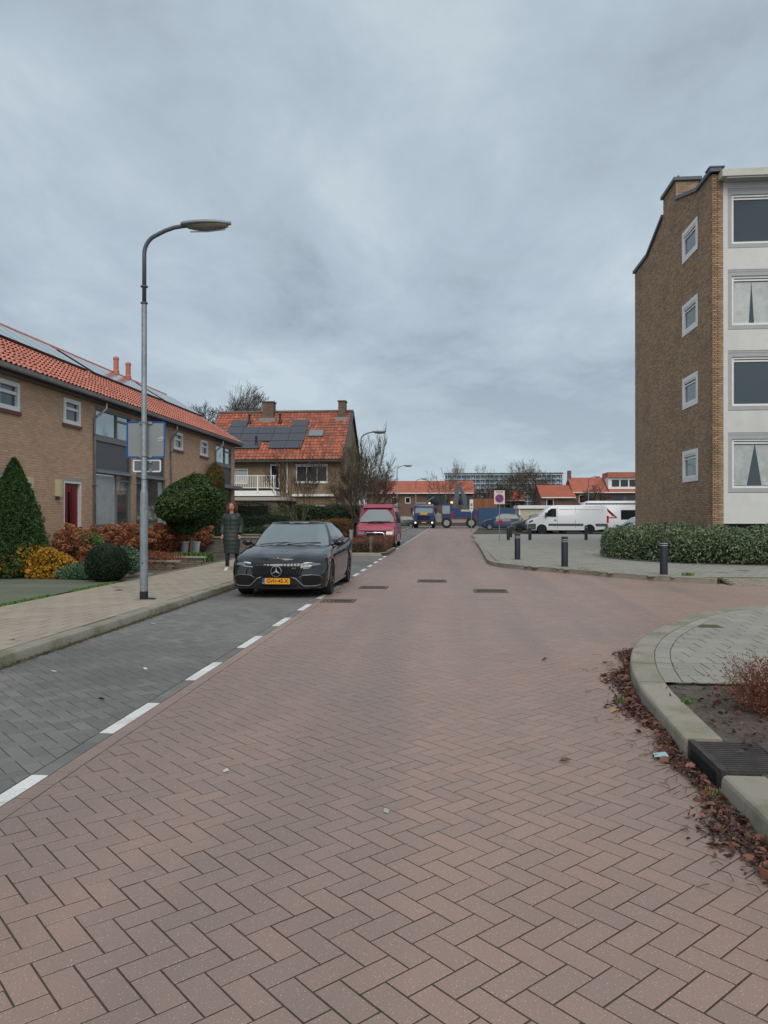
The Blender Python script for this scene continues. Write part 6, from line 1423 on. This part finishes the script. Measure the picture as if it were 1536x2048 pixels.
# bollards
def bollard(loc, label):
    t = empty('bollard', loc, random.uniform(0, 1), label, 'bollard', 'black bollards with pale bands')
    R_ = .092; o = MB().lathe([(R_, -.02), (R_, .60), (R_*.985, .605), (R_*.985, .80), (R_*.93, .825), (R_*.6, .835), (.01, .838)], 24).build('post', M_bol, t); autosm(o, 40)
    for z in (.695, .745): MB().lathe([(R_*.99+.0015, z), (R_*.99+.0015, z+.014)], 24, caps=False).build('pale_band', M_refl, t)
    MB().prism([(-.16, -.16), (.16, -.16), (.16, .16), (-.16, .16)], -.02, .004).build('base_slab', M_kerb, t)
for x, y, l in ((5.12, 19.0, 'black bollard nearest the camera, at the pavement corner in front of the green hedge'), (3.17, 21.7, 'black bollard in the middle of the near three, on the grey corner pavement'), (2.16, 25.0, 'black bollard closest to the road of the near three'), (3.32, 44.4, 'far black bollard just right of the no-parking sign post'), (4.55, 44.5, 'far black bollard in front of the nose of the white van'), (7.75, 44.8, 'far black bollard in front of the rear wheel of the white van'), (3.9, 50, 'farthest black bollard, half hidden behind the one beside the sign post')):
    bollard((x, y, .118), l)
# bicycle rack behind the hedge
t = empty('bicycle_rack', (8.2, 34.5, .12), label='grey metal bicycle rack with slanted hoops behind the low green hedge', cat='bicycle rack')
for k in range(9): MB().tube([(-1.2+k*.32, 0, 0), (-1.2+k*.32, 0, .5), (-1.0+k*.32, 0, .85), (-.82+k*.32, 0, .80), (-.95+k*.32, .1, .05)], .022, 6).build('hoop', M_zinc, t, smooth=True)
MB().tube([(-1.4, 0, .05), (1.5, 0, .05)], .025, 6).build('rail', M_zinc, t)
# planting strip between the parking bays
ps = sheet('planting_strip', [(-4.5, 28.95), (-2.4, 28.95), (-2.36, 29.4), (-2.36, 34), (-4.5, 34)], .105, M_soil)
kerb('strip_kerb', np.array([(-4.55, 28.8), (-2.9, 28.8), (-2.6, 28.95), (-2.42, 29.3), (-2.38, 34)]), .18, .12, .9, flip=-1)
t = empty('wooden_post', (-3.02, 29.3, .1), label='short weathered wooden post in the planting strip', cat='post'); MB().prism([(-.05, -.05), (.05, -.05), (.05, .05), (-.05, .05)], 0, .62).build('post', M_wood, t)
t = empty('utility_cabinet', (-4.0, 31.0, .1), label='small grey marker post at the foot of the lamp in the planting strip', cat='post'); MB().prism(rrect(.14, .10, .02, 3), 0, .85).build('body', M_signb, t)
# litter
for k, (x, y, l, c_, s_) in enumerate(((1.33, 5.02, 'small pale blue card lying in the leaves by the kerb drain', (.32, .45, .48), .045), (-1.35, 4.55, 'pale scrap lying on the bricks near the white dashes', (.5, .45, .4), .018), (-.33, 4.0, 'grey blob of chewing gum on the bricks in the middle of the road', (.36, .36, .33), .018), (-3.05, 7.5, 'white scrap on the dark parking bricks beside the dashed line', (.7, .7, .68), .022), (-3.9, 7.3, 'white scrap on the dark parking bricks near the left kerb', (.7, .7, .68), .022), (-4.2, 10.6, 'white scrap in the gutter of the left kerb', (.7, .7, .68), .03), (4.6, 18.4, 'flat white litter against the far right kerb', (.75, .75, .75), .08), (7.2, 22.2, 'white litter at the edge of the green hedge', (.75, .75, .75), .05))):
    z = .125 if y > 22 else .006
    o = MB().add([(-s_, -s_*.8, 0), (s_, -s_*.7, .004), (s_*.9, s_*.8, .012), (-s_*.8, s_*.7, .003), (-s_, -s_*.8, -.003), (s_, -s_*.7, .001), (s_*.9, s_*.8, .009), (-s_*.8, s_*.7, .0)], [(0, 1, 2, 3), (7, 6, 5, 4), (0, 4, 5, 1), (1, 5, 6, 2), (2, 6, 7, 3), (3, 7, 4, 0)]).build('litter', mat('litter_%.2f_%.2f' % (c_[0], c_[2]), c_, rough=.6), None, loc=(x, y, z+(.02 if k == 0 else 0)), rot=(0, 0, k*.7)); tag(o, l, 'litter')
# ================================================================ VEGETATION
def up(o, l, c, g=None): return tag(o, l, c, g)
# leaf litter along the near kerb
C = resample(KN, .02); sel = C[(C[:, 1] > 2.2) & (C[:, 1] < 9.0)]
n = 6500; i = RNG.integers(0, len(sel)-1, n); t_ = sel[i+1]-sel[i]; t_ /= np.linalg.norm(t_, axis=1)[:, None]; nr = np.c_[t_[:, 1], -t_[:, 0]]
wid = .060+.025*np.sin(sel[i, 1]*2.1)+.025*np.sin(sel[i, 1]*5.3); off = -np.minimum(np.abs(RNG.normal(0, 1, n)), 3)*wid-.01
P = np.c_[sel[i]+nr*off[:, None], RNG.uniform(.004, .035, n)*np.exp(-np.abs(off)/.2)+.004]
lt = leaves('leaf_litter', L_litter, P, .036, kind='stuff', asp=.42, fold=.8, flat=.6, hexa=True); 
m_ = RNG.random(n) < .05; leaves('orange_leaf_litter', L_litter2, P[m_]+[0, 0, .01], .06, kind='stuff', flat=.6, asp=.6, hexa=True)
n = 3600; P = np.c_[RNG.uniform(1.72, 4.5, n), RNG.uniform(2.2, 6.6, n), RNG.uniform(.12, .16, n)]; P = P[RNG.random(n) < np.clip((P[:, 0]-1.6)*1.5, .12, 1)]; leaves('bed_leaf_litter', L_litter, P, .042, kind='stuff', flat=.75, hexa=True, asp=.45)
P = P[::9]; leaves('bed_pale_leaf_litter', L_litter2, P+[0, 0, .01], .06, kind='stuff', flat=.7, hexa=True)
# loose big leaves, each its own
lm = [meshnp('fallen_leaf', *(lambda s_: (np.array([(-s_, 0, 0), (-.3*s_, -.42*s_, .012), (.5*s_, -.33*s_, .016), (s_, 0, .004), (.5*s_, .33*s_, .020), (-.3*s_, .42*s_, .010), (0, 0, -.002), (.45*s_, 0, .002)]), np.array([(0, 1, 6, 6), (1, 2, 7, 6), (2, 3, 7, 7), (3, 4, 7, 7), (4, 5, 6, 7), (5, 0, 6, 6)])))(s_), m) for s_, m in ((.05, L_litter2), (.04, L_litter), (.035, L_yel))]
for k, (x, y, v_) in enumerate(((1.36, 4.2, 0), (1.40, 4.0, 0), (1.30, 3.7, 0), (1.33, 5.6, 1), (1.42, 5.3, 0), (1.28, 6.15, 2), (1.36, 6.5, 1), (1.62, 8.2, 2), (2.4, 5.6, 0), (2.5, 5.4, 0), (1.38, 3.5, 0), (1.41, 3.2, 0), (.72, 4.9, 1), (-2.9, 6.2, 1), (-3.5, 5.0, 1), (1.0, 8.3, 1))):
    o = link('fallen_leaf', lm[v_], None, (x, y, .012), (RNG.normal(0, .2), RNG.normal(0, .2), k*1.3)); tag(o, 'curled fallen leaf '+['lying loose on the road beside the kerb', 'in red brown lying flat on the bricks', 'in yellow lying in the gutter'][v_], 'leaf', ['orange leaves by the kerb', 'red brown leaves on the bricks', 'yellow leaves in the gutter'][v_])
# twigs among the litter
mb = MB()
for k in range(240):
    i = random.randrange(len(sel)-1); x, y = sel[i]; x -= abs(random.gauss(0, .16)); a = random.gauss(1.2, .7); l = random.uniform(.04, .13); mb.tube([(x, y, .012), (x+l*.5*math.cos(a), y+l*.5*math.sin(a), .022), (x+l*math.cos(a+.3), y+l*math.sin(a+.3), .012)], .0022, 3, cap=False)
for k in range(160):
    x, y = random.uniform(1.75, 4), random.uniform(2.4, 6.6); a = random.uniform(0, 6); l = random.uniform(.05, .2); mb.tube([(x, y, .14), (x+l*math.cos(a), y+l*math.sin(a), .145)], .003, 3, cap=False)
mb.build('fallen_twigs', M_twig, None, kind='stuff')
# moss and weeds
def tuft(name, label, c, r, n, h, m, cat='weed', lean=.5, wd=.006):
    V, F = [], []
    for k in range(n):
        a = random.uniform(0, 6.283); q = random.uniform(0, r); x, y = c[0]+q*math.cos(a), c[1]+q*math.sin(a); a = random.uniform(0, 6.283); l = random.uniform(.5, 1)*h; e1 = lean*l*random.uniform(.3, 1); px, py = -math.sin(a)*wd, math.cos(a)*wd; b = len(V)
        V += [(x-px, y-py, c[2]), (x+px, y+py, c[2]), (x+math.cos(a)*e1*.4-px*.8, y+math.sin(a)*e1*.4-py*.8, c[2]+l*.6), (x+math.cos(a)*e1*.4+px*.8, y+math.sin(a)*e1*.4+py*.8, c[2]+l*.6), (x+math.cos(a)*e1, y+math.sin(a)*e1, c[2]+l*(1-.3*lean)), (x+math.cos(a)*e1+px*.2, y+math.sin(a)*e1+py*.2, c[2]+l*(1-.3*lean))]
        F += [(b, b+1, b+3, b+2), (b+2, b+3, b+5, b+4)]
    o = link(name, meshnp(name, np.array(V), np.array(F), m)); return tag(o, label, cat)
tuft('weed', 'bright green weed at the curve of the near kerb', (1.42, 6.5, 0), .05, 60, .06, L_grass)
tuft('weed', 'green weed at the foot of the kerb below the drain', (1.43, 4.35, 0), .05, 60, .07, L_grass)
tuft('weed', 'olive moss tuft on top of the near kerb', (1.80, 6.05, .125), .05, 80, .025, L_grass)
tuft('weed', 'grass tuft behind the kerb beside the nearest bollard', (5.6, 18.75, .12), .16, 160, .10, L_grass)
V = []
gp = np.c_[RNG.uniform(-7.16, -6.99, 2600), RNG.uniform(9, 16.5, 2600), np.full(2600, .125)]; gp = gp[np.sin(gp[:, 1]*2.2)+np.sin(gp[:, 1]*5)*.7 > -.6]; leaves('grass_strip', L_grass, gp, .045, kind='stuff')
n = 9000; y = RNG.uniform(4, 28, n); leaves('gutter_moss', leafm('moss_leaf', (.07, .07, .03), (.12, .095, .055)), np.c_[-4.515+np.abs(RNG.normal(0, .035, n)), y, np.abs(RNG.normal(0, .012, n))+.003], .022, kind='stuff', flat=.7)
# dry fern-like shrub in the near bed
t = empty('dry_shrub', (2.50, 5.75, .1), label='rusty brown dry shrub in the planting bed at the right edge', cat='shrub'); mb = MB(); tips = []
for k in range(640):
    a = random.uniform(0, 6.283); q = random.uniform(0, .36); p0 = Vector((q*math.cos(a), q*math.sin(a), 0)); d_ = Vector((math.cos(a)*random.uniform(.1, .9), math.sin(a)*random.uniform(.1, .9), 1)).normalized(); L_ = random.uniform(.20, .54); pts = [p0+d_*L_*s_+Vector((random.gauss(0, .008), random.gauss(0, .008), -.06*s_*s_)) for s_ in (0, .4, .7, 1)]; mb.tube(pts, [.0028, .0022, .0018, .001], 3, cap=False)
    for s_ in range(26): u = random.uniform(.25, 1); tips.append(p0+d_*L_*u+Vector((random.gauss(0, .022), random.gauss(0, .022), random.gauss(0, .018)-.06*u*u)))
mb.build('stems', mat('rust_twig', (.22, .085, .05), (.14, .06, .04), rough=1, rnd=True), t); leaves('leaves', L_fern, np.array([tuple(q) for q in tips]), .016, t)
t = empty('dry_shrub', (3.35, 5.2, .1), label='second dry brown shrub behind the first, mostly beyond the right edge', cat='shrub'); leaves('leaves', L_fern, blob(5000, (0, 0, .2), (.5, .5, .26), .2), .02, t)
# low evergreen hedge in front of the apartment block
rg = np.random.default_rng(5); n = 60000
HP = [(5.12, 26.9), (5.25, 25.6), (5.9, 24.2), (6.9, 23.0), (8.5, 22.5), (13, 22.4), (13, 26.9), (8.95, 27.3), (8.95, 32.0), (7.0, 31), (5.6, 28.6)]
x = rg.uniform(4.8, 13.2, n*3); y = rg.uniform(22, 34.5, n*3); ok = pip(x, y, HP); x, y = x[ok], y[ok]
ha = np.array(HP+[HP[0]]); dmin = np.full(len(x), 9.)
for a, b in zip(ha[:-1], ha[1:]):
    e_ = b-a; tt = np.clip(((x-a[0])*e_[0]+(y-a[1])*e_[1])/(e_@e_), 0, 1); dmin = np.minimum(dmin, np.hypot(x-a[0]-tt*e_[0], y-a[1]-tt*e_[1]))
Hh = np.clip(.45+1.1*np.sqrt(np.clip(dmin, 0, .35)), .3, .88)*(1+.13*np.sin(x*2.3+y)+.12*np.sin(y*3.1-x*1.7)+.09*np.sin(x*6.1)*np.sin(y*5.7))
edge = dmin < .35; keep = edge | (rg.random(len(x)) < .55); x, y, Hh, edge = x[keep], y[keep], Hh[keep], edge[keep]
z = .12+Hh*np.where(edge, rg.random(len(x))**.7, 1-.32*rg.random(len(x))**1.5)
t = empty('hedge', (7, 25, .12), label='low spreading green hedge in front of the apartment block', cat='hedge')
n_ = len(x); o = leaves('leaves', L_hedge, np.c_[x-7, y-25, z-.12+.05*RNG.random(len(x))*(RNG.random(len(x)) < .3)], .10, t, asp=.36, hexa=True); print('hedge leaves', n_)
# dark core so that the ground does not show between the leaves
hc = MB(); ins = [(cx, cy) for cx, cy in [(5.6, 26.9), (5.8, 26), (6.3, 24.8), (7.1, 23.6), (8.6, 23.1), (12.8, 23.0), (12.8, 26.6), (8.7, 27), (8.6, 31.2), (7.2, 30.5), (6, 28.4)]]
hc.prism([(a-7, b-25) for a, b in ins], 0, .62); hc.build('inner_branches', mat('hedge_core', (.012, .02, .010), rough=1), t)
mb = MB()
for k in range(900):
    j = rg.integers(0, n_); q = Vector((x[j]-7, y[j]-25, z[j]-.12)); d_ = Vector((rg.normal()*.5, rg.normal()*.5-.2, 1)).normalized(); mb.tube([q-d_*.15, q, q+d_*rg.uniform(.05, .18)], .004, 3, cap=False)
mb.build('sprigs', L_hedge, t)
# ---- front gardens on the left
def shrub(name, label, cat, c, r, n, leaf, size, seed, shell=.55, lump=.18, core=None, zmin=0., group=None, asp=.6, stems=0, stemm=None, fn=None):
    t = empty(name, (c[0], c[1], .11), label=label, cat=cat, group=group); P = blob(n, (0, 0, c[2]-.11), r, shell, lump, seed)
    if fn: P = fn(P)
    P = P[P[:, 2] > zmin+.0]; leaves('leaves', leaf, P, size, t, asp=asp)
    if core: MB().ell((0, 0, c[2]-.11), (r[0]*core, r[1]*core, r[2]*core), 14, 10).build('inner_branches', MATS['hedge_core'], t, smooth=True)
    if stems:
        mb = MB()
        for k in range(stems): a = random.uniform(0, 6.28); q = random.random()*.2; mb.tube([(q*r[0]*math.cos(a), q*r[1]*math.sin(a), 0), (r[0]*.4*math.cos(a), r[1]*.4*math.sin(a), (c[2]-.11)*.8), (r[0]*.75*math.cos(a), r[1]*.75*math.sin(a), c[2]-.11+r[2]*.3)], .008, 4)
        mb.build('stems', stemm or M_twig, t)
    return t
# pointed cypress
t = empty('cypress', (-10.05, 17.0, .11), label='pointed green cypress at the left edge beside the yellow bush', cat='conifer')
n = 26000; rg = np.random.default_rng(4); h = rg.random(n)**.8; z = h*2.72
R_ = .95*np.interp(h, [0, .15, .4, .7, .92, 1], [.80, .95, .72, .43, .17, .03]); a = rg.uniform(0, 6.283, n); q = 1-.32*rg.random(n)**1.8; lump = 1+.09*np.sin(a*5+z*3)+.08*np.sin(a*9-z*7)+.07*np.sin(a*17+z*13)
leaves('foliage', L_cyp, np.c_[.92*R_*q*lump*np.cos(a), .92*R_*q*lump*np.sin(a), z+.04*np.sin(a*23)], .085, t, asp=.30)
# little second leader at left
n2 = 3500; h = rg.random(n2); a = rg.uniform(0, 6.28, n2); R2 = .32*(1-h)**.8; leaves('foliage', L_cyp, np.c_[-.42+R2*np.cos(a), -.2+R2*np.sin(a), 1.5+h*1.0], .07, t, asp=.35)
MB().lathe([(.60, 0), (.65, .4), (.46, 1.1), (.22, 1.9), (.03, 2.4)], 12).build('inner_branches', MATS['hedge_core'], t); MB().tube([(0, 0, 0), (0, 0, .6)], .07).build('trunk', M_tread, t)
shrub('yellow_shrub', 'yellow and orange autumn bush at the back of the driveway, at the left edge', 'shrub', (-10.0, 16.9, .50), (1.05, .5, .48), 9000, L_yel, .075, 11, .45, .22, .6, -.3, asp=.7)
shrub('yellow_shrub', 'rounder golden bush between the cypress and the mint-green plants', 'shrub', (-9.05, 16.75, .42), (.55, .45, .40), 5200, leafm('leaf_gold', (.50, .24, .02), (.26, .16, .02)), .065, 12, .45, .22, .6, -.3, asp=.7)
shrub('clipped_ball_bush', 'round black-green clipped ball bush beside the lamp post', 'bush', (-7.36, 16.0, .54), (.46, .46, .46), 16000, L_ball, .032, 13, .90, .02, .9, -.36, fn=lambda P: P*[1, 1, .93])
shrub('mint_plants', 'pale blue-green leafy plants left of the clipped ball bush', 'plant', (-8.25, 16.5, .25), (.50, .30, .20), 1700, L_mint, .085, 14, .2, .25, None, -.1, asp=.3)
shrub('green_shrub', 'fresh green rounded shrub in front of the red door', 'shrub', (-9.0, 18.3, .72), (.48, .45, .42), 5200, L_green, .055, 15, .4, .2, .62, -.3)
shrub('green_shrub', 'small variegated shrub just right of the clipped ball bush', 'shrub', (-7.35, 17.1, .45), (.30, .28, .36), 1700, L_mint, .05, 16, .3, .2, .5, -.3)
shrub('heather_plant', 'brown withered plants behind the mint-green ones', 'plant', (-8.7, 17.6, .32), (.55, .35, .24), 2600, L_hyd, .045, 17, .2, .25, .4, -.2)
shrub('heather_plant', 'brown withered plants right of the lamp post', 'plant', (-8.0, 20.4, .32), (.65, .9, .26), 3600, L_hyd, .045, 27, .2, .3, .4, -.2)
# hydrangeas in a long row: dried flower heads over twiggy stems
for k in range(15):
    y = 17.9+k*.80; x = -9.55+.10*math.sin(k*1.7)+(.5 if k < 1 else 0)
    if 19.9 < y < 20.9: x += .35
    t = empty('hydrangea', (x, y, .11), label={0: 'dried brown hydrangea bush at the near end of the row, beside the cypress', 3: 'dried brown hydrangea bush in front of the red door', 14: 'dried brown hydrangea bush at the far end of the row'}.get(k, 'dried brown hydrangea bush within the long row before the terrace'), cat='hydrangea', group='dried hydrangeas before the terrace')
    rgk = np.random.default_rng(100+k); hs = []; mb = MB()
    for j in range(26):
        a = rgk.uniform(0, 6.283); q = math.sqrt(rgk.random())*.50; hz_ = .78+.30*(1-(q/.5)**2)+rgk.normal(0, .07)-(.35*rgk.random() if q > .3 else 0); c_ = (q*math.cos(a), q*math.sin(a)*1.05, hz_); hs.append(c_)
        mb.tube([(c_[0]*.3, c_[1]*.3, 0), (c_[0]*.75, c_[1]*.75, hz_*.5), c_], .006, 4)
    mb.build('stems', M_twig, t)
    P = np.concatenate([np.array(c_)+.082*(lambda d: d/np.linalg.norm(d, axis=1)[:, None])(rgk.normal(size=(95, 3)))*[1, 1, .8] for c_ in hs]); leaves('flower_heads', L_hyd2, P, .042, t, asp=.9)
    leaves('leaves', L_hyd, blob(1500, (0, 0, .55), (.48, .50, .42), .2, .15, 200+k), .075, t, asp=.6)
# clipped round tree
t = empty('round_tree', (-8.48, 24.6, .11), label='round clipped evergreen tree on a bare stem in front of the terrace', cat='tree')
def rt(P): P = P.copy(); s_ = np.clip((P[:, 2]-2.1)/.9, 0, 1); P[:, :2] *= (1-.35*s_)[:, None]; return P
leaves('crown', L_dark, rt(blob(34000, (0, 0, 1.82), (1.0, .97, .88), .60, .24, 30)), .095, t)
leaves('crown_top', L_dark, blob(400, (.1, 0, 2.66), (.13, .13, .22), .1, .1, 31), .06, t)
MB().ell((0, 0, 1.80), (.68, .66, .56), 14, 10).build('inner_branches', MATS['hedge_core'], t, smooth=True)
MB().tube([(0, 0, 0), (.03, 0, .6), (0, 0, 1.4)], [.055, .045, .045], 8).build('trunk', M_tread, t)
tuft('grass_clump', 'bright green grassy plant under the round clipped tree', (-8.05, 23.2, .11), .75, 1500, .42, L_green, 'plant', .9, .014)
# climbing shrub on the wall
t = empty('climbing_shrub', (-10.2, 32.5, .11), label='orange and green climbing shrub on the terrace wall behind the round tree', cat='shrub')
leaves('leaves', L_clim, blob(9000, (.05, 0, 3.0), (.35, .95, .85), .3, .2, 33), .07, t); leaves('leaves', L_dark, blob(9000, (.1, .4, 1.5), (.45, .9, 1.3), .3, .2, 34), .07, t); MB().tube([(0, 0, 0), (.05, .1, 2), (0, 0, 3)], .04, 6).build('stem', M_tread, t)
# white pots, low walls
for k, (x, y) in enumerate(((-9.15, 25.9), (-8.75, 25.9))):
    t = empty('plant_pot', (x, y, .11), label=['white plant pot left of the round tree stem', 'white plant pot right of the round tree stem'][k], cat='plant pot', group='white pots behind the round tree'); MB().lathe([(.10, 0), (.15, .46), (.165, .48), (.165, .52), (.14, .52), (.13, .46), (.01, .44)], 16).build('pot', M_wframe, t)
def low_wall(label, x0, x1, y, h, courses):
    t = empty('low_garden_wall', ((x0+x1)/2, y, .11), label=label, cat='garden wall'); me = MB().box(-.10, .10, -.05, .05, .0, .052).mesh('brick', mat('wall_brick', (.20, .18, .15), (.13, .115, .095), rough=.9, rnd=True)); n = int((x1-x0)/.21)
    for c in range(courses):
        for i in range(n): link('brick', me, t, (-(x1-x0)/2+.105+i*.21+(c % 2)*.05, 0, .0+c*.062))
    box('coping', M_kerb, t, -(x1-x0)/2-.03, (x1-x0)/2+.03, -.09, .09, courses*.062, courses*.062+.05)
low_wall('low brick garden wall right of the lamp post, the nearer one', -8.6, -7.15, 19.9, .3, 3)
low_wall('low brick garden wall before the grassy plant', -8.9, -7.12, 21.9, .3, 3)
low_wall('brick garden wall behind the walking woman', -10.4, -7.1, 29.2, .6, 9)
low_wall('brick wall of the next garden, partly hidden by the black car', -10.4, -7.1, 33.0, .6, 9)
box('step_slab', M_kerb, None, -8.2, -7.1, 17.75, 18.05, .11, .15); tag(bpy.data.objects['step_slab'], 'pale slab edging beside the clipped ball bush', 'edging slab')
# hedges before the corner house
def hedge_box(label, x0, x1, y0, y1, h, leaf, n, size=.08, seed=0, name='hedge', z0=.1):
    cx, cy = (x0+x1)/2, (y0+y1)/2; t = empty(name, (cx, cy, z0), label=label, cat='hedge'); rg = np.random.default_rng(seed); w_, d_ = x1-x0, y1-y0; A = [w_*d_, w_*h, w_*h, d_*h, d_*h]; f_ = rg.choice(5, n, p=np.array(A)/sum(A)); u, v = rg.random(n), rg.random(n); P = np.zeros((n, 3)); P[:, 0] = (u-.5)*w_; P[:, 1] = (v-.5)*d_; P[:, 2] = h
    for k, (ax_, s_) in enumerate(((1, -1), (1, 1), (0, -1), (0, 1))):
        m_ = f_ == k+1; P[m_, ax_] = s_*(d_ if ax_ else w_)/2; P[m_, 1-ax_] = (u[m_]-.5)*(w_ if ax_ else d_); P[m_, 2] = v[m_]*h
    P += rg.normal(0, .05, P.shape)+.05*np.sin(P[:, [1, 2, 0]]*3); P = P[P[:, 2] > 0]; leaves('leaves', leaf, P, size, t); MB().box(-w_/2+.08, w_/2-.08, -d_/2+.08, d_/2-.08, 0, h-.08).build('inner_branches', MATS['hedge_core'], t)
hedge_box('tall dark clipped hedge behind the walking woman', -12.0, -9.4, 38.5, 39.6, 2.0, L_ball, 9000, .06, 1)
hedge_box('lower dark clipped hedge step behind the walking woman', -10.6, -7.9, 36.3, 37.4, 1.35, L_ball, 8000, .06, 2)
hedge_box('low green hedge along the garden edge above the parked black car', -10.2, -7.1, 33.6, 34.1, .85, L_ivy, 5000, .06, 3)
hedge_box('ivy-covered hedge in front of the corner house', -9.3, -5.15, 45.2, 46.2, 1.95, L_ivy, 15000, .10, 4)
hedge_box('brown beech hedge left of the second lamp post', -6.7, -4.95, 36.5, 37.5, 1.15, L_brownhedge, 8000, .06, 5)
hedge_box('low rusty clipped shrubs filling the planting strip', -4.25, -2.55, 29.2, 33.7, .42, leafm('leaf_strip', (.20, .085, .05), (.12, .06, .04)), 17000, .045, 6)
shrub('green_shrub', 'loose yellow-green shrub beside the ivy hedge', 'shrub', (-9.7, 42, 1.1), (1.3, .8, .9), 5000, leafm('leaf_olive', (.14, .17, .06), (.07, .10, .035)), .09, 41, .3, .25, .5)
t = empty('wheelie_bin', (-7.35, 31.5, .11), label='dark grey wheeled bin behind the roof of the black car', cat='bin'); MB().loft([[(-.22, -.25, .05), (.22, -.25, .05), (.22, .25, .05), (-.22, .25, .05)], [(-.28, -.33, .95), (.28, -.33, .95), (.28, .33, .95), (-.28, .33, .95)]]).build('body', M_dgrey, t); MB().loft([[(-.3, -.36, .95), (.3, -.36, .95), (.3, .36, .95), (-.3, .36, .95)], [(-.26, -.3, 1.05), (.26, -.3, 1.05), (.26, .34, 1.05), (-.26, .34, 1.05)]]).build('lid', M_black, t)
for s_ in (-1, 1): MB().lathe([(.1, -.03), (.1, .03)], 12, axis='x').build('wheel', M_rubber, t, loc=(s_*.25, .3, .1))
# ---- bare trees
def bare(name, label, c, L0, r0, depth, seed, spread=.5, kids=3, upv=.2, shrink=.74, trunk=0., m=M_twig, lean=(0, 0, 1), group='bare winter trees', stems=1, sides=5, gn=.12, sd=.35):
    global RMIN; RMIN = .011 if c[1] > 60 else .006
    random.seed(seed); t = empty(name, c, label=label, cat='tree', group=group); mb, tw = MB(), MB()
    if trunk: mb.tube([(0, 0, 0), (.02, 0, trunk*.5), (0, 0, trunk)], [r0*1.35, r0*1.1, r0], 8)
    for k in range(stems):
        a = 6.283*k/stems+random.uniform(-.3, .3); d_ = Vector(lean) if stems == 1 else Vector((math.cos(a)*sd, math.sin(a)*sd, 1))
        grow(mb, (0, 0, trunk*.98), d_, L0*random.uniform(.8, 1.1), r0/(stems**.4), depth, spread, kids=kids, up=upv, shrink=shrink, sides=sides, tw=tw, gn=gn)
    mb.build('trunk', M_tread, t); tw.build('crown', m, t); return t
bare('street_tree', 'big twiggy shrub-like tree behind the crimson camper van', (-4.75, 42, .1), 1.35, .13, 6, 3, .55, 3, .16, .75, .7, stems=8, sd=.62)
bare('street_tree', 'mossy yellow-green twiggy tree right beside the second lamp post', (-4.3, 39, .1), 1.6, .07, 5, 23, .30, 3, .4, .72, .9, m=M_twigg, stems=3, sd=.22)
bare('vase_tree', 'small upright bare multi-stemmed tree before the corner house balcony', (-7.75, 39.5, .1), 1.75, .06, 4, 5, .22, 3, .32, .74, .5, stems=9, sd=.30)
bare('garden_tree', 'bare tree with bowed branches in front of the gable of the corner house', (-5.6, 44, .1), 1.7, .07, 5, 6, .55, 3, .1, .72, 1.3, stems=3)
bare('background_tree', 'large bare tree rising behind the roof of the corner house', (-22.2, 72, 0), 3.1, .30, 6, 8, .58, 4, .10, .74, 4.2, stems=3, m=M_twig)
bare('background_tree', 'bare tree left of the large one behind the terrace end', (-25.6, 68, 0), 2.8, .22, 5, 9, .55, 4, .1, .74, 4.5, stems=3)
bare('background_tree', 'bare crown showing just above the terrace ridge beside the lamp pole', (-30.5, 66, 0), 3.4, .24, 5, 12, .55, 4, .1, .74, 5., stems=3)
bare('background_tree', 'pale bare tree in front of the far terrace roof', (-.9, 108, 0), 2.2, .14, 5, 14, .5, 3, .12, .76, 2., stems=3, m=mat('pale_twig', (.15, .12, .09), (.11, .09, .07), rough=1, rnd=True))
for k, (x, y, s_, l) in enumerate(((7.6, 118, 1., 'bare dark tree above the no-parking sign, left of the pair'), (12.0, 116, 1.1, 'bare dark tree above the white van, right of the pair'), (4.9, 121, .8, 'smaller bare tree right of the far terrace'), (9.8, 124, .9, 'bare tree between the two dark ones before the flats'), (14.4, 122, .75, 'bare tree beside the far gabled house'), (19.6, 104, .62, 'slight bare tree in front of the far steep red roof'))):
    bare('background_tree', l, (x, y, 0), 2.6*s_, .16*s_, 6, 40+k, .55, 3, .10, .74, 1.2*s_, stems=4, sides=4)
shrub('blossom_tree', 'pinkish twiggy shrub at the left end of the far terrace', 'tree', (-8.2, 100, 2.6), (1.8, 1.5, 1.9), 3500, leafm('leaf_pink', (.34, .20, .17), (.22, .14, .12)), .10, 51, .2, .2, None)
